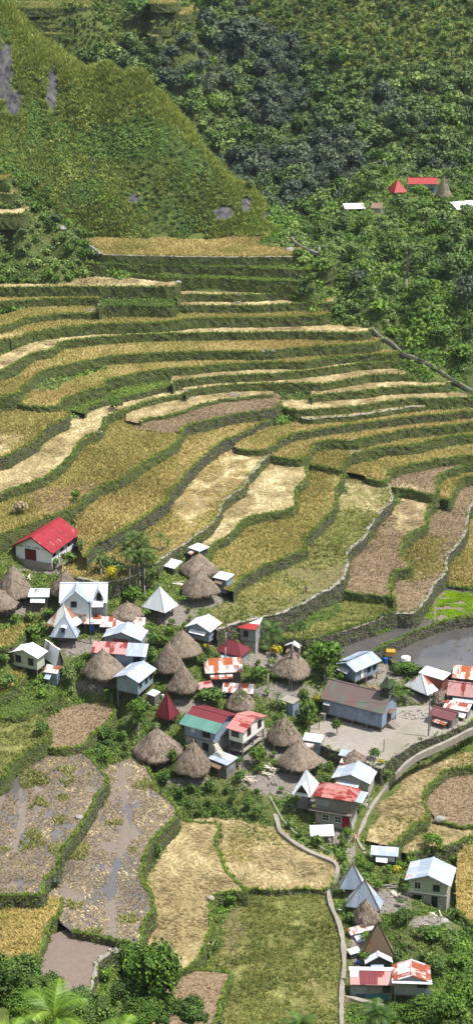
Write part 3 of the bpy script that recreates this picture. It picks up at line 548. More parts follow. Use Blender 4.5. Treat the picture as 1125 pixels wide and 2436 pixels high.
# ---------------------------------------------------------------- terrace meshes
GM = dict(gold='g_gold', goldgreen='g_gold', straw='g_straw', brown='g_brown', stubble='g_green', ricegreen='g_green', weed='g_weed', mud='g_mud', dirt='g_dirt', water='water', wetbrown='g_wet', wetstraw='g_wet', lodged='g_straw')
def weed_protos(leaf):
    ps = []
    for k in range(5):
        V, T = shrubs(16, leaf, 40+k); ps.append((V*np.array([.45, .45, .55]), T))
    return ps
WP = weed_protos(.42)
TP = [tuft(6, .42, .15, 60+k, .5) for k in range(5)]
for s in SL:
    if not s['vis']: continue
    z = s['z']; poly = s['poly']; pts = [Vector((p[0], p[1], z)) for p in poly]
    tri = geometry.tessellate_polygon([pts]); mb = MB(); mb.v = [tuple(p) for p in pts]
    mb.f = [tuple(t) for t in tri]; mb.m = [0]*len(mb.f)
    nm = 'paddy_water' if s['crop'] == 'water' else 'yard_ground' if s['crop'] == 'dirt' else 'field_ground'
    o = mb.build(nm, GM[s['crop']]); o['kind'] = 'structure'
    me = o.data
    if len(me.polygons) and me.polygons[0].normal.z < 0: me.flip_normals()
    xy = s['lxy']; n = s['nrm']; L = len(xy)
    ctr = poly.mean(0)
    # outward normal: the side away from the slab
    mid = L//2; t = xy[mid] + n[mid]*.6
    if inpoly(np.array([t[0]]), np.array([t[1]]), poly)[0]: n = -n; s['nrm'] = n
    far = xy[:, 1].mean() > 600
    if s['label'] is None: continue
    # retaining wall: rim, leaning stone face
    b = s['bund']; rw = {'grass': .55, 'pale': .65, 'stone': .5, 'none': .2}[b]; rh = {'grass': .16, 'pale': .12, 'stone': .22, 'none': .05}[b]
    arc = np.concatenate([[0], np.cumsum(np.linalg.norm(np.diff(xy, axis=0), axis=1))])
    wob = fbm(arc*.9, arc*0+z, 3, 3)
    prof = [(-rw, -.05), (-rw+.08, rh), (0, rh), (.07, 0)] + [(.07+.28*k/4, -(s['h']+1.2)*k/4) for k in range(1, 5)]
    A3 = []
    for k, (off, dz) in enumerate(prof):
        j = 0 if k < 3 else fbm(arc*1.3+k*7.7, arc*0+k+z, 3, 9)*.28
        q = xy + n*(off + j if np.ndim(j) else off + 0)[..., None] if np.ndim(j) else xy + n*off
        A3.append(np.concatenate([q, (z + dz + (wob*.08 if k in (1, 2) else 0))*np.ones((L, 1)) if np.ndim(wob*0) == 0 else (z+dz+(wob*.08 if k in (1, 2) else wob*0))[:, None]], 1))
    mb = MB(); mb.grid(A3[:4], 1); mb.grid(A3[3:], 0)
    w = mb.build('terrace_wall', ['wall_stone' if s['wall'] == 's' else (rnd.choice(['wall_grassy', 'wall_mixed']) if z < 29 else 'wall_grassy'), {'grass': 'g_weed', 'pale': 'concrete', 'stone': 'concrete', 'none': 'g_weed'}[b]])
    tagset(w, s['label'], 'terrace wall', 'retaining walls of the rice terraces')
    # plants on it
    ln = arc[-1]; px, py = proj(xy[:, 0], xy[:, 1], z)
    nf = int(ln*s['h']*(1.05 if s['wall'] == 'g' else .6)*(.6 if far else 1)); nr = int(ln*(3.4 if b in ('grass', 'none') else 1.4)*(.5 if far else 1))
    if nf+nr < 3: continue
    ss = rng.uniform(0, ln, nf+nr); i = np.clip(np.searchsorted(arc, ss)-1, 0, L-2); f = (ss-arc[i])/(arc[i+1]-arc[i]+1e-9)
    q = xy[i]*(1-f[:, None]) + xy[i+1]*f[:, None]; nn = n[i]; dep = rng.uniform(0, 1, nf)**.8*s['h']
    # clumps: dense where the noise is high
    off = np.concatenate([.1 + .07*dep + rng.uniform(0, .15, nf), rng.uniform(-rw, .15, nr)])
    zz = np.concatenate([z-dep, np.full(nr, z+rh*.6)]); q = q + nn*off[:, None]
    cl = fbm(ss*.25, ss*0+z*1.7, 3, 13); keep = np.concatenate([cl[:nf] + rng.uniform(-.4, .8, nf) > 0, np.ones(nr, bool)])
    which = np.concatenate([rng.integers(0, 5, nf), 5+rng.integers(0, 5, nr)])[keep]
    scl = np.concatenate([rng.uniform(.4, 1.0, nf)*(1+.7*np.clip(cl[:nf], 0, 1)), rng.uniform(.6, 1.2, nr)])[keep]*(1.3 if far else 1)
    V, T = merge(WP+TP, which, np.concatenate([q, zz[:, None]], 1)[keep], rng.uniform(0, 6.28, keep.sum()), scl, np.concatenate([rng.uniform(-.2, .12, nf), rng.uniform(-.15, .28, nr)+(.15 if z < 5 else 0)])[keep])
    sizes = np.array([len(p[0]) for p in WP+TP]); order = np.concatenate([np.repeat(k, (which == k).sum()*sizes[k]) for k in range(10)])
    v = quads_mesh('wall_weeds', V, T, ['weed', 'bundgrass'], parent=w, midx=(order >= 5).astype(int)); v['kind'] = 'stuff'

# seedbed in the upper flooded paddy
SEED = [(1046,1406),(1125,1411),(1300,1415),(1300,1452),(1125,1464),(1085,1470),(1056,1482),(1030,1478),(1008,1468),(1028,1440)]
q = P(*np.array(smooth(SEED+[SEED[0]], 12)).T, 5.43)[:-1]; mb = MB(); mb.slab([(*p, 5.47) for p in q[::-1]] if 1 else 0, .2); o = mb.build('seedbed', 'g_mud'); o['kind'] = 'structure'
lo, hi = q.min(0), q.max(0); sp_ = lo+rng.random((int((hi-lo).prod()*26), 2))*(hi-lo); sp_ = sp_[inpoly(sp_[:, 0], sp_[:, 1], q)]
rows = (np.abs(((sp_[:, 1]+sp_[:, 0]*.25+fbm(sp_[:, 0]*.2, sp_[:, 1]*.2, 2, 5)*2) % 2.6)-1.3) > .22) & (np.abs(((sp_[:, 0]-sp_[:, 1]*.1) % 9)-4.5) > .25) & (fbm(sp_[:, 0]*.25, sp_[:, 1]*.4, 3, 44) > -.3); sp_ = sp_[rows]
V, T = merge([tuft(6, .24, .12, 170+k, .4) for k in range(4)], rng.integers(0, 4, len(sp_)), np.concatenate([sp_, np.full((len(sp_), 1), 5.47)], 1), rng.uniform(0, 6.28, len(sp_)), rng.uniform(.8, 1.2, len(sp_)), fbm(sp_[:, 0]*.4, sp_[:, 1]*.4, 3, 45)*.5)
o = quads_mesh('rice_seedlings', V, T, 'seedling'); o['kind'] = 'stuff'
q = P(*np.array([(858,1812),(903,1829),(918,1815),(948,1792),(1005,1752),(1040,1738),(1030,1722),(975,1716),(935,1742),(895,1778)]).T, .012); mb = MB(); mb.poly([(*p, .012) for p in q]); o = mb.build('paved_path', 'concrete'); o['kind'] = 'structure'
if o.data.polygons[0].normal.z < 0: o.data.flip_normals()
for s in SL:
    if s['crop'] != 'water': continue
    p = s['poly']; lo, hi = p.min(0), p.max(0); n = int((hi-lo).prod()*1.1); q = lo+rng.random((n, 2))*(hi-lo); q = q[inpoly(q[:, 0], q[:, 1], p)]; q = q[fbm(q[:, 0]*.2, q[:, 1]*.2, 3, 91) > (-.05 if s['z'] < 4 else .15)]
    V, T = merge([tuft(5, .22, .09, 180+k, .6) for k in range(4)], rng.integers(0, 4, len(q)), np.concatenate([q, np.full((len(q), 1), s['z']-.02)], 1), rng.uniform(0, 6.28, len(q)), rng.uniform(.6, 1.2, len(q)), np.full(len(q), -.25)); o = quads_mesh('paddy_stubble', V, T, 'brown'); o['kind'] = 'stuff'
# ---------------------------------------------------------------- crops on the fields
CROPS = {  # kind: (material, plants per m2, protos, label)
 'gold': ('gold', 8.5, [tuft(5, .40, .16, 80+k, .8) for k in range(6)], 'ripe golden rice'),
 'goldgreen': ('goldgreen', 8.5, [tuft(5, .40, .16, 90+k, .8) for k in range(6)], 'ripening rice'),
 'straw': ('straw', 6.0, [tuft(5, .50, .10, 100+k, lie=1) for k in range(6)], 'pale cut straw'),
 'brown': ('brown', 9, [tuft(5, .26, .09, 110+k, .8) for k in range(6)], 'brown stubble'),
 'goldbrown': ('straw_dull', 6.0, [tuft(5, .6, .16, 115+k, lie=1) for k in range(6)], 'lodged rice'),
 'stubble': ('stubble', 4.0, [tuft(5, .45, .20, 120+k, .6) for k in range(6)], 'stubble'),
 'ricegreen': ('ricegreen', 7, [tuft(5, .42, .15, 130+k, .8) for k in range(6)], 'green rice'),
 'greenstraw': ('stubble', 7, [tuft(5, .45, .12, 140+k, lie=1) for k in range(6)], 'green rice'),
 'weed': ('weed', 2.2, [(V*.55, T) for V, T in (shrubs(16, .4, 70+k) for k in range(5))], 'weeds'),
 'lodged': ('straw_dull', 6.0, [tuft(6, .85, .11, 150+k, lie=1) for k in range(6)], 'straw'),
}
place = {k: [] for k in CROPS}; footprints = []
def crop_points():
    for s in SL:
        if s['crop'] in ('mud', 'dirt', 'water') or not s['vis']: continue
        base = {'wetbrown': 'brown', 'wetstraw': 'brown'}.get(s['crop'], s['crop']); dens = CROPS[base][1]*(1.5 if s['crop'][:3] == 'wet' else 1)
        far = s['lxy'][:, 1].mean() > 600
        if far: dens *= .5
        p = s['poly']; lo, hi = p.min(0), p.max(0); n = int((hi-lo).prod()*dens)
        if s['label'] is None: lo = np.maximum(lo, (-30, 214))
        q = lo + rng.random((n, 2))*(hi-lo); q = q[inpoly(q[:, 0], q[:, 1], p)]
        for t in SL:
            if t['z'] > s['z'] and len(q):
                a, b = t['poly'].min(0)-1, t['poly'].max(0)+1; m = ((q >= a) & (q <= b)).all(1)
                if m.any(): idx = np.nonzero(m)[0]; q = np.delete(q, idx[inpoly(q[idx, 0], q[idx, 1], t['poly'])], 0)
        if not len(q): continue
        px, py = proj(q[:, 0], q[:, 1], s['z']); m = (px > -160) & (px < 1285) & (py < 2560); q, px, py = q[m], px[m], py[m]
        m = ground(q[:, 0], q[:, 1]) < s['z']; q, px, py = q[m], px[m], py[m]
        # keep the rim clear
        d = np.full(len(q), 9.0)
        for a in s['lxy'][::2]: d = np.minimum(d, np.hypot(q[:, 0]-a[0], q[:, 1]-a[1]))
        m = d > .55; q, px, py = q[m], px[m], py[m]
        kind = np.full(len(q), base, object)
        if s['crop'] in ('wetbrown', 'wetstraw'):
            X, Y = q[:, 0], q[:, 1]; w = fbm(X*.28, Y*.28*.32, 5, 31)*.5+.5
            ch = np.exp(-((px-(300-(py-1850)*.09 + 12*np.sin(py*.02)))/12)**2) if s['crop'] == 'wetstraw' else np.exp(-((px-(45+10*np.sin(py*.03)))/12)**2)*(py < 2030)
            m = (rng.random(len(q)) > ch*1.3) & (fbm(X*.5, Y*.35, 4, 33) > -.30 + .0*w); q, px, py, kind = q[m], px[m], py[m], kind[m]
            kind[(fbm(q[:, 0]*.2, q[:, 1]*.15, 3, 35)+rng.normal(0, .25, len(q)) > (.25 if s['crop'] == 'wetbrown' else .02))] = 'straw' if s['crop'] == 'wetstraw' else 'goldbrown'; kind[(kind != 'brown') & (rng.random(len(q)) < .72)] = 'brown'; kind[fbm(q[:, 0]*.25, q[:, 1]*.25, 2, 39) > .33] = 'stubble'
        nz = fbm(q[:, 0]*.12, q[:, 1]*.12, 3, 51)
        if s['crop'] == 'gold': kind[nz + rng.normal(0, .08, len(nz)) > .04] = 'goldgreen'
        if s['crop'] == 'ricegreen' : kind[fbm(q[:, 0]*.3, q[:, 1]*.3, 3, 52) > .28] = 'greenstraw'
        if s['crop'] == 'stubble': kind[nz > .1] = 'goldgreen'; kind[nz < -.2] = 'brown'
        if s['crop'] == 'lodged': kind[nz+rng.normal(0, .1, len(nz)) > .2] = 'goldgreen'; kind[fbm(q[:, 0]*.35, q[:, 1]*.3, 3, 53)+rng.normal(0, .15, len(nz)) > .02] = 'goldbrown'
        for pl, k in PATCH:
            kind[inpoly(px + 30*nz + rng.normal(0, 9, len(px)), py + 24*nz + rng.normal(0, 7, len(px)), pl)] = k
        z = np.full(len(q), s['z'])
        for k in place:
            m = kind == k
            if m.any(): place[k].append(np.concatenate([q[m], z[m, None]], 1))
crop_points()
for k, L in place.items():
    if not L: continue
    q = np.concatenate(L); mt, dens, protos, lab = CROPS[k]; n = len(q)
    rz = rng.uniform(0, 6.28, n)
    if k in ('straw', 'lodged', 'goldbrown', 'greenstraw'): rz = fbm(q[:, 0]*.16, q[:, 1]*.16, 3, 61)*7 + rng.normal(0, .35, n)
    dt = fbm(q[:, 0]*.22, q[:, 1]*.22, 4, 62)*.26 + fbm(q[:, 0]*.05, q[:, 1]*.05, 2, 63)*.3 + rng.uniform(-.10, .10, n)
    if k in ('straw', 'lodged', 'goldbrown', 'greenstraw'): dt = dt + fbm(q[:, 0]*.8, q[:, 1]*.45, 3, 64)*.55
    scl = rng.uniform(.75, 1.25, n)*np.where(q[:, 1] > 600, 1.6, 1.0)*np.where(q[:, 1] < 300, .8, 1.0)
    V, T = merge(protos, rng.integers(0, len(protos), n), q, rz, scl, dt)
    o = quads_mesh({'gold':'ripe_rice','goldgreen':'ripening_rice','straw':'cut_straw','brown':'rice_stubble','goldbrown':'flattened_rice','stubble':'green_stubble','ricegreen':'green_rice','greenstraw':'drying_green_rice','weed':'field_weeds','lodged':'swirled_straw'}[k], V, T, mt); o['kind'] = 'stuff'
# ---------------------------------------------------------------- surfaces the houses stand on
def stand_(px, py):
    """height of what is seen at a photograph position: a terrace level or the terrain"""
    best = gp(px, py)
    for s in SL:
        q = P(px, py, s['z'])
        if inpoly(q[None, 0], q[None, 1], s['poly'])[0] and (s['z'] > best.z): best = Vector((q[0], q[1], s['z']))
    return best
for s in SL: s['bb'] = (*s['poly'].min(0), *s['poly'].max(0))
def pip(x, y, poly):
    c = False; j = len(poly)-1
    for i in range(len(poly)):
        if (poly[i][1] > y) != (poly[j][1] > y) and x < (poly[j][0]-poly[i][0])*(y-poly[i][1])/(poly[j][1]-poly[i][1])+poly[i][0]: c = not c
        j = i
    return c
def surf(X, Y):
    z = float(ground(X, Y)[0]); X = float(X); Y = float(Y)
    for s in SL:
        b = s['bb']
        if s['z'] > z and b[0] < X < b[2] and b[1] < Y < b[3] and pip(X, Y, s['pl']): z = s['z']
    return z
for s in SL: s['pl'] = s['poly'].tolist()
DBG = []; FOOT = []   # x, y, radius

# ---------------------------------------------------------------- buildings
def march(px, py, up):
    """first place along the line of sight that is `up` metres above the ground"""
    u = -(py-1218)/F; d = np.array([(px-562.5)/F, CP+u*SP, -SP+u*CP]); ts = np.arange(200, 620, 3.0); p = d[None]*ts[:, None]; zz = p[:, 2]+H-up
    g = ground(p[:, 0], p[:, 1])
    for s in SL:
        b = s['bb']; m = (p[:, 0] > b[0]) & (p[:, 0] < b[2]) & (p[:, 1] > b[1]) & (p[:, 1] < b[3]) & (g < s['z'])
        for i in np.nonzero(m)[0]:
            if pip(p[i, 0], p[i, 1], s['pl']): g[i] = s['z']
    k = np.nonzero(zz < g)[0]; k = int(k[0]) if len(k) else len(ts)-1; f = 1 if k == 0 else (zz[k-1]-g[k-1])/((zz[k-1]-g[k-1])-(zz[k]-g[k])+1e-9)
    t = ts[max(k-1, 0)] + 3*min(1, max(0, f)); return float(d[2]*t+H)
def fit(A, B, C, up):
    z = march((A[0]+C[0])/2, (A[1]+C[1])/2, up)
    a, b, c = P(*A, z), P(*B, z), P(*C, z); u = b-a; L = np.linalg.norm(u); u /= L; v = np.array([-u[1], u[0]])
    W = max(1.2, float(np.dot(c-b, v))); ctr = (a+b)/2 + v*W/2
    return ctr, math.atan2(u[1], u[0]), L, W, z
HG = 'sheet metal houses of the village'
def roof_fn(kind, z1, rise, L, W):
    if kind == 'x': return lambda x, y: z1 + rise*(1-abs(y)/(W/2))
    if kind == 'y': return lambda x, y: z1 + rise*(1-abs(x)/(L/2))
    if kind == 'shed': return lambda x, y: z1 + rise*(y+W/2)/W
    if kind == 'shedx': return lambda x, y: z1 + rise*(x+L/2)/L
    if kind == 'pyr': return lambda x, y: z1 + rise*(1-max(abs(x)/(L/2), abs(y)/(W/2)))
    if kind == 'hip': return lambda x, y: z1 + rise*min(1-abs(y)/(W/2), (L/2-abs(x))/(W/2)*1.0)
def add_roof(root, kind, z1, rise, cx, cy, L, W, mat, th=.09, cap=True):
    hx, hy = L/2, W/2; zr = z1+rise; mb = MB(); cm = MB()
    p = lambda x, y, z: (cx+x, cy+y, z)
    if kind == 'x':
        mb.slab([p(-hx,-hy,z1), p(hx,-hy,z1), p(hx,0,zr), p(-hx,0,zr)], th); mb.slab([p(-hx,.004,zr), p(hx,.004,zr), p(hx,hy,z1), p(-hx,hy,z1)], th)
        cm.box(cx-hx-.02, cy-.16, zr-.05, cx+hx+.02, cy+.16, zr+.035)
    elif kind == 'y':
        mb.slab([p(-hx,-hy,z1), p(0,-hy,zr), p(0,hy,zr), p(-hx,hy,z1)], th); mb.slab([p(.004,-hy,zr), p(hx,-hy,z1), p(hx,hy,z1), p(.004,hy,zr)], th)
        cm.box(cx-.16, cy-hy-.02, zr-.05, cx+.16, cy+hy+.02, zr+.035)
    elif kind == 'shed': mb.slab([p(-hx,-hy,z1), p(hx,-hy,z1), p(hx,hy,zr), p(-hx,hy,zr)], th); cap = False
    elif kind == 'shedx': mb.slab([p(-hx,-hy,z1), p(hx,-hy,zr), p(hx,hy,zr), p(-hx,hy,z1)], th); cap = False
    elif kind == 'pyr':
        c = [p(-hx,-hy,z1), p(hx,-hy,z1), p(hx,hy,z1), p(-hx,hy,z1)]; t = p(0,0,zr)
        for i in range(4): mb.poly([c[i], c[(i+1)%4], t]); cm.tube(c[i], t, .08, .07, 5)
        cl = [(x, y, z-th) for x, y, z in c]; mb.poly(cl[::-1])
        for i in range(4): mb.poly([cl[i], cl[(i+1)%4], c[(i+1)%4], c[i]])
        cm.tube((cx, cy, zr-.1), (cx, cy, zr+.45), .1, .05, 6)
    elif kind == 'hip':
        r = max(.2, hx-hy); c = [p(-hx,-hy,z1), p(hx,-hy,z1), p(hx,hy,z1), p(-hx,hy,z1)]; a, b = p(-r,0,zr), p(r,0,zr)
        mb.poly([c[0], c[1], b, a]); mb.poly([c[1], c[2], b]); mb.poly([c[2], c[3], a, b]); mb.poly([c[3], c[0], a])
        cl = [(x, y, z-th) for x, y, z in c]; mb.poly(cl[::-1])
        for i in range(4): mb.poly([cl[i], cl[(i+1)%4], c[(i+1)%4], c[i]])
        for q, s in ((c[0], a), (c[1], b), (c[2], b), (c[3], a), (a, b)): cm.tube(q, s, .07, .07, 5)
    o = mb.build('roof', mat, root)
    if cap and cm.v:
        k = cm.build('ridge_cap', mat if isinstance(cap, bool) else cap, o)
    return o
def add_walls(root, fn, x0, x1, y0, y1, zb, mat, name='wall', sink=0):
    mb = MB(); zb2 = zb - sink; xm, ym = 0, 0
    top = lambda x, y: max(zb+.3, fn(x, y)-.10)
    for (ax, ay), (bx, by) in (((x0,y0),(x1,y0)), ((x1,y0),(x1,y1)), ((x1,y1),(x0,y1)), ((x0,y1),(x0,y0))):
        n = 8; P_ = [(ax+(bx-ax)*k/n, ay+(by-ay)*k/n) for k in range(n+1)]
        mb.poly([(ax, ay, zb2), (bx, by, zb2)] + [(x, y, top(x, y)) for x, y in P_[::-1]])
    mb.poly([(x0,y0,zb2), (x0,y1,zb2), (x1,y1,zb2), (x1,y0,zb2)])
    return mb.build(name, mat, root)
def opening(root, ext, op):
    """face, position along it, height of the sill over the wall foot, width, height, kind"""
    x0, x1, y0, y1, zb = ext; face, t, h, w, hh, kind = op[:6]
    def pt(a, b, c):  # along, out, up
        if face == 'F': return (x0+(x1-x0)*t + a, y0 - b, zb+h+c)
        if face == 'R': return (x1 + b, y0+(y1-y0)*t + a, zb+h+c)
        if face == 'L': return (x0 - b, y1-(y1-y0)*t - a, zb+h+c)
    def bx(mb, a0, a1, b0, b1, c0, c1):
        p, q = pt(a0, b0, c0), pt(a1, b1, c1); mb.box(*[min(p[i], q[i]) for i in range(3)], *[max(p[i], q[i]) for i in range(3)])
    fm = op[6] if len(op) > 6 else 'trim_dark'; mb = MB(); f = .09
    if kind in ('win', 'grid'):
        for a0, a1, c0, c1 in ((-w/2-f, w/2+f, -f, 0), (-w/2-f, w/2+f, hh, hh+f), (-w/2-f, -w/2, 0, hh), (w/2, w/2+f, 0, hh)): bx(mb, a0, a1, .005, .07, c0, c1)
        bx(mb, -.03, .03, .04, .06, 0, hh)
        if kind == 'grid': bx(mb, -w/2, -.03, .04, .06, hh*.5-.03, hh*.5+.03); bx(mb, .03, w/2, .04, .06, hh*.5-.03, hh*.5+.03)
        o = mb.build('window', fm, root); m2 = MB(); bx(m2, -w/2+.002, w/2-.002, .01, .03, .002, hh-.002); m2.build('pane', 'glass', o)
    elif kind == 'dark':
        bx(mb, -w/2, w/2, .004, .03, 0, hh); mb.build('window', 'glass', root)
    elif kind == 'door':
        bx(mb, -w/2, w/2, .006, .06, 0, hh); o = mb.build('door', fm, root); m2 = MB()
        bx(m2, -w/2-f, -w/2, .005, .08, 0, hh); bx(m2, w/2, w/2+f, .005, .08, 0, hh); bx(m2, -w/2-f, w/2+f, .005, .08, hh, hh+f); m2.build('door_frame', 'trim_dark', o)
    elif kind == 'board':
        bx(mb, -w/2, w/2, .006, .05, 0, hh); mb.build('wall_panel', fm, root)
def house(name, cat, label, A, B, C, wh, rise, roof, wall, kind='x', leg=0.0, ov=.4, op=(), group=None, apex=None, posts=None, cap=True, low=None):
    ctr, rz, L, W, ze = fit(A, B, C, leg+wh); zg = ze-leg-wh; z1 = leg+wh; DBG.append((label[:40], round(float(zg), 1), round(float(L), 1), round(float(W), 1), [round(float(v)) for v in ctr]))
    if apex is not None:   # find the rise that puts the tip where the photograph has it
        zz = np.linspace(ze+.3, ze+9, 200); k = np.argmin(np.abs(proj(ctr[0], ctr[1], zz)[1]-apex)); rise = float(zz[k]-ze)
    root = empty(name, label, cat, (ctr[0], ctr[1], zg), rz, group); FOOT.append((ctr[0], ctr[1], math.hypot(L, W)/2*.82))
    add_roof(root, kind, z1, rise, 0, 0, L, W, roof, cap=cap); fn = roof_fn(kind, z1, rise, L, W)
    ov = min(ov, L*.15, W*.15); x0, x1, y0, y1 = -L/2+ov, L/2-ov, -W/2+ov, W/2-ov
    if wall:
        add_walls(root, fn, x0, x1, y0, y1, leg, wall, sink=0 if leg else 1.2)
        if leg: MB().box(x0-.06, y0-.06, leg-.16, x1+.06, y1+.06, leg-.003).build('floor_frame', 'w_oldwood', root)
    if low:    # an enclosed lower storey: material and inset
        add_walls(root, lambda x, y: leg-.07, x0+low[1], x1-low[1], y0+low[1], y1-low[1], 0, low[0], 'lower_wall', 1.2)
    elif leg or posts:
        nx_ = max(2, int((x1-x0)/2.6)+1); ny_ = max(2, int((y1-y0)/3)+1); e = .12
        for i in range(nx_):
            for j in range(ny_):
                if 0 < i < nx_-1 and 0 < j < ny_-1: continue
                x = x0+e+(x1-x0-2*e)*i/(nx_-1); y = y0+e+(y1-y0-2*e)*j/(ny_-1)
                MB().box(x-.1, y-.1, -1.6, x+.1, y+.1, (leg-.17) if wall else fn(x, y)-.12).build('post', posts or 'post_grey', root)
    for o_ in op: opening(root, (x0, x1, y0, y1, 0 if (len(o_) > 7 and o_[7]) else leg), o_)
    if group == HG and wall and not low and leg < 1.2 and rnd.random() < .75 and L > 2.6:
        f0_ = rnd.uniform(.0, .35); f1_ = rnd.uniform(.6, 1.0); xa, xb = x0+(x1-x0)*f0_, x0+(x1-x0)*f1_; zt = min(z1-.35, leg+wh-.3); dp = rnd.uniform(.8, 1.5)
        MB().slab([(xa, y0-dp, zt-.35), (xb, y0-dp, zt-.45), (xb, y0-.006, zt), (xa, y0-.006, zt)], .05).build('porch_roof', rnd.choice(['rusty', 'brown_rust', 'zinc', 'zinc_white']), root)
        for xx in (xa+.12, xb-.12): MB().box(xx-.05, y0-dp+.1, -1.3, xx+.05, y0-dp+.2, zt-.50).build('post', 'w_oldwood', root)
    return root, dict(x0=x0, x1=x1, y0=y0, y1=y1, z1=z1, L=L, W=W, fn=fn, leg=leg, rise=rise)
def sheet(root, d, x0, x1, y0, y1, mat, up=.05, name='roof_sheet'):
    """a patch of other sheeting lying on the roof; coordinates as fractions of the roof"""
    L, W = d['L'], d['W']; q = [(L*(x-.5), W*(y-.5)) for x, y in ((x0,y0),(x1,y0),(x1,y1),(x0,y1))]
    MB().slab([(x, y, d['fn'](x, y)+up) for x, y in q], .04).build(name, mat, root)
def straws(root_r, z1, rise, n, shape, seed):
    """loose straw lying down the slope of a thatched roof"""
    r = np.random.default_rng(seed); t = r.uniform(0, 1, n)**.65; a = r.uniform(0, 2*math.pi, n); R0 = shape(a, t)*(1.01)
    z = z1 + rise*(1-t)**.93; c = np.stack([R0*np.cos(a), R0*np.sin(a), z+.03], -1)
    rad = np.stack([np.cos(a), np.sin(a), -np.full(n, rise/root_r)], -1); rad /= np.linalg.norm(rad, axis=1, keepdims=True)
    rad += r.normal(size=(n, 3))*.16; side = np.stack([-np.sin(a), np.cos(a), np.zeros(n)], -1)*.045; ln = r.uniform(.25, .55, n)[:, None]; up = np.array([0, 0, .06])
    V = np.stack([c-side, c+side, c+rad*ln+side*.6+up*r.uniform(0, 1, (n, 1)), c+rad*ln-side*.6], 1)
    return V, np.clip(.45 + fbm(a*3, t*5, 3, seed)*.5 + r.uniform(-.25, .25, n), 0, 1)
HUTN = [0]
def hut(label, xl, xr, yb, ya, eave=1.7, sq=.0, posts=True, tuft_=True, name='thatched_hut', green=0, group='thatched huts of the village', box=True):
    HUTN[0] += 1; sd = HUTN[0]; cx = (xl+xr)/2; hw = (xr-xl)/2; cyp = yb - hw*.43
    z = march(cx, cyp, eave)
    q = P(cx, cyp, z); Rr = hw/sc(q[0], q[1], z); zg = z-eave
    zz = np.linspace(z+.5, z+9, 200); rise = float(zz[np.argmin(np.abs(proj(q[0], q[1], zz)[1]-ya))]-z)
    rz = rnd.uniform(0, 1.5); root = empty(name, label, 'hut', (q[0], q[1], zg), rz, group); FOOT.append((q[0], q[1], Rr*.95)); DBG.append((label[:40], round(float(zg), 1), round(float(Rr), 1), [round(float(v)) for v in q]))
    r = np.random.default_rng(sd); ph = r.uniform(0, 6, 4); sag = r.uniform(0, .22)
    def shape(a, t):
        s = 1/np.maximum(np.abs(np.cos(a)), np.abs(np.sin(a))); s = 1 + (np.minimum(s, 1.22)-1)*(.6+sq)
        return Rr*.93*s*(t**.92)*(1+.03*np.sin(3*a+ph[0])+.02*np.sin(7*a+ph[1])) + .10
    na, nt_ = 56, 15; A3 = []
    for i in range(nt_+1):
        t = i/nt_; a = np.arange(na)*2*math.pi/na; R0 = shape(a, t) + fbm(a*6, a*0+t*9+sd, 3, sd)*.26*min(1, t*3) + sag*np.cos(a-ph[3])*t + (.05 if i % 3 == 0 else 0)
        zc = eave + rise*(1-t)**.93 + fbm(a*4, a*0+t*6, 3, sd+50)*.24 - .25*t*t*np.clip(fbm(a*2, a*0+sd, 2, sd+9)*2, 0, 1) - (.06 if i % 3 == 0 else 0)
        A3.append(np.stack([R0*np.cos(a), R0*np.sin(a), zc], -1))
    a = np.arange(na)*2*math.pi/na; ed = A3[-1]
    A3.append(np.stack([ed[:, 0]*1.0, ed[:, 1]*1.0, ed[:, 2]-.26-rng.uniform(0, .10, na)], -1)); A3.append(np.stack([ed[:, 0]*.8, ed[:, 1]*.8, ed[:, 2]-.05], -1)); A3.append(np.stack([ed[:, 0]*.1, ed[:, 1]*.1, ed[:, 2]+rise*.5], -1))
    mb = MB(); mb.grid(np.array(A3), 0, True); roof = mb.build('thatched_roof', 'thatch', root, True)
    V, T = straws(Rr, eave, rise, int(230*Rr), shape, sd)
    # fringe at the eaves
    n = int(60*Rr); aa = r.uniform(0, 6.283, n); c = np.stack([shape(aa, 1.0)*np.cos(aa), shape(aa, 1.0)*np.sin(aa), np.full(n, eave+.02)], -1); s_ = np.stack([-np.sin(aa), np.cos(aa), aa*0], -1)*.05; dn = np.stack([np.cos(aa)*.12, np.sin(aa)*.12, -r.uniform(.2, .7, n)], -1)
    V = np.concatenate([V, np.stack([c-s_, c+s_, c+dn+s_*.4, c+dn-s_*.4], 1)]); T = np.concatenate([T, r.uniform(.2, .7, n)])
    quads_mesh('loose_straw', V, T, 'thatchstraw', parent=roof)
    if green:
        k = r.uniform(0, 1, green); ag = r.uniform(-2.4, -.4, green)-rz; c = np.stack([shape(ag, .6*k+.15)*np.cos(ag), shape(ag, .6*k+.15)*np.sin(ag), eave+rise*(1-(.6*k+.15))**.93+.15], -1)
        V, T = merge(WP, r.integers(0, 5, green), c, ag, np.full(green, .6), r.uniform(-.1, .3, green)); g_ = quads_mesh('moss_and_ferns', V, T, 'leaf_mid', parent=roof); g_['kind'] = 'stuff'
    if tuft_:
        mb = MB(); mb.tube((0, 0, eave+rise-.15), (0, 0, eave+rise+.35), .22, .10, 8); mb.build('ridge_knot', 'thatch', roof)
    w = Rr*.44
    if box:
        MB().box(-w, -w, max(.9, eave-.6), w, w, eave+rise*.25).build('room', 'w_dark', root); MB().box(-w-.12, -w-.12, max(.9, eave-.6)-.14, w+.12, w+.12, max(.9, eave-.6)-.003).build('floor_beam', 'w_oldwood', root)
    for sx in (-1, 1):
        for sy in (-1, 1): MB().tube((sx*w*.85, sy*w*.85, -1.0), (sx*w*.85, sy*w*.85, max(.9, eave-.6)-.15), .13, .10, 8).build('post', 'w_oldwood', root)
    return root
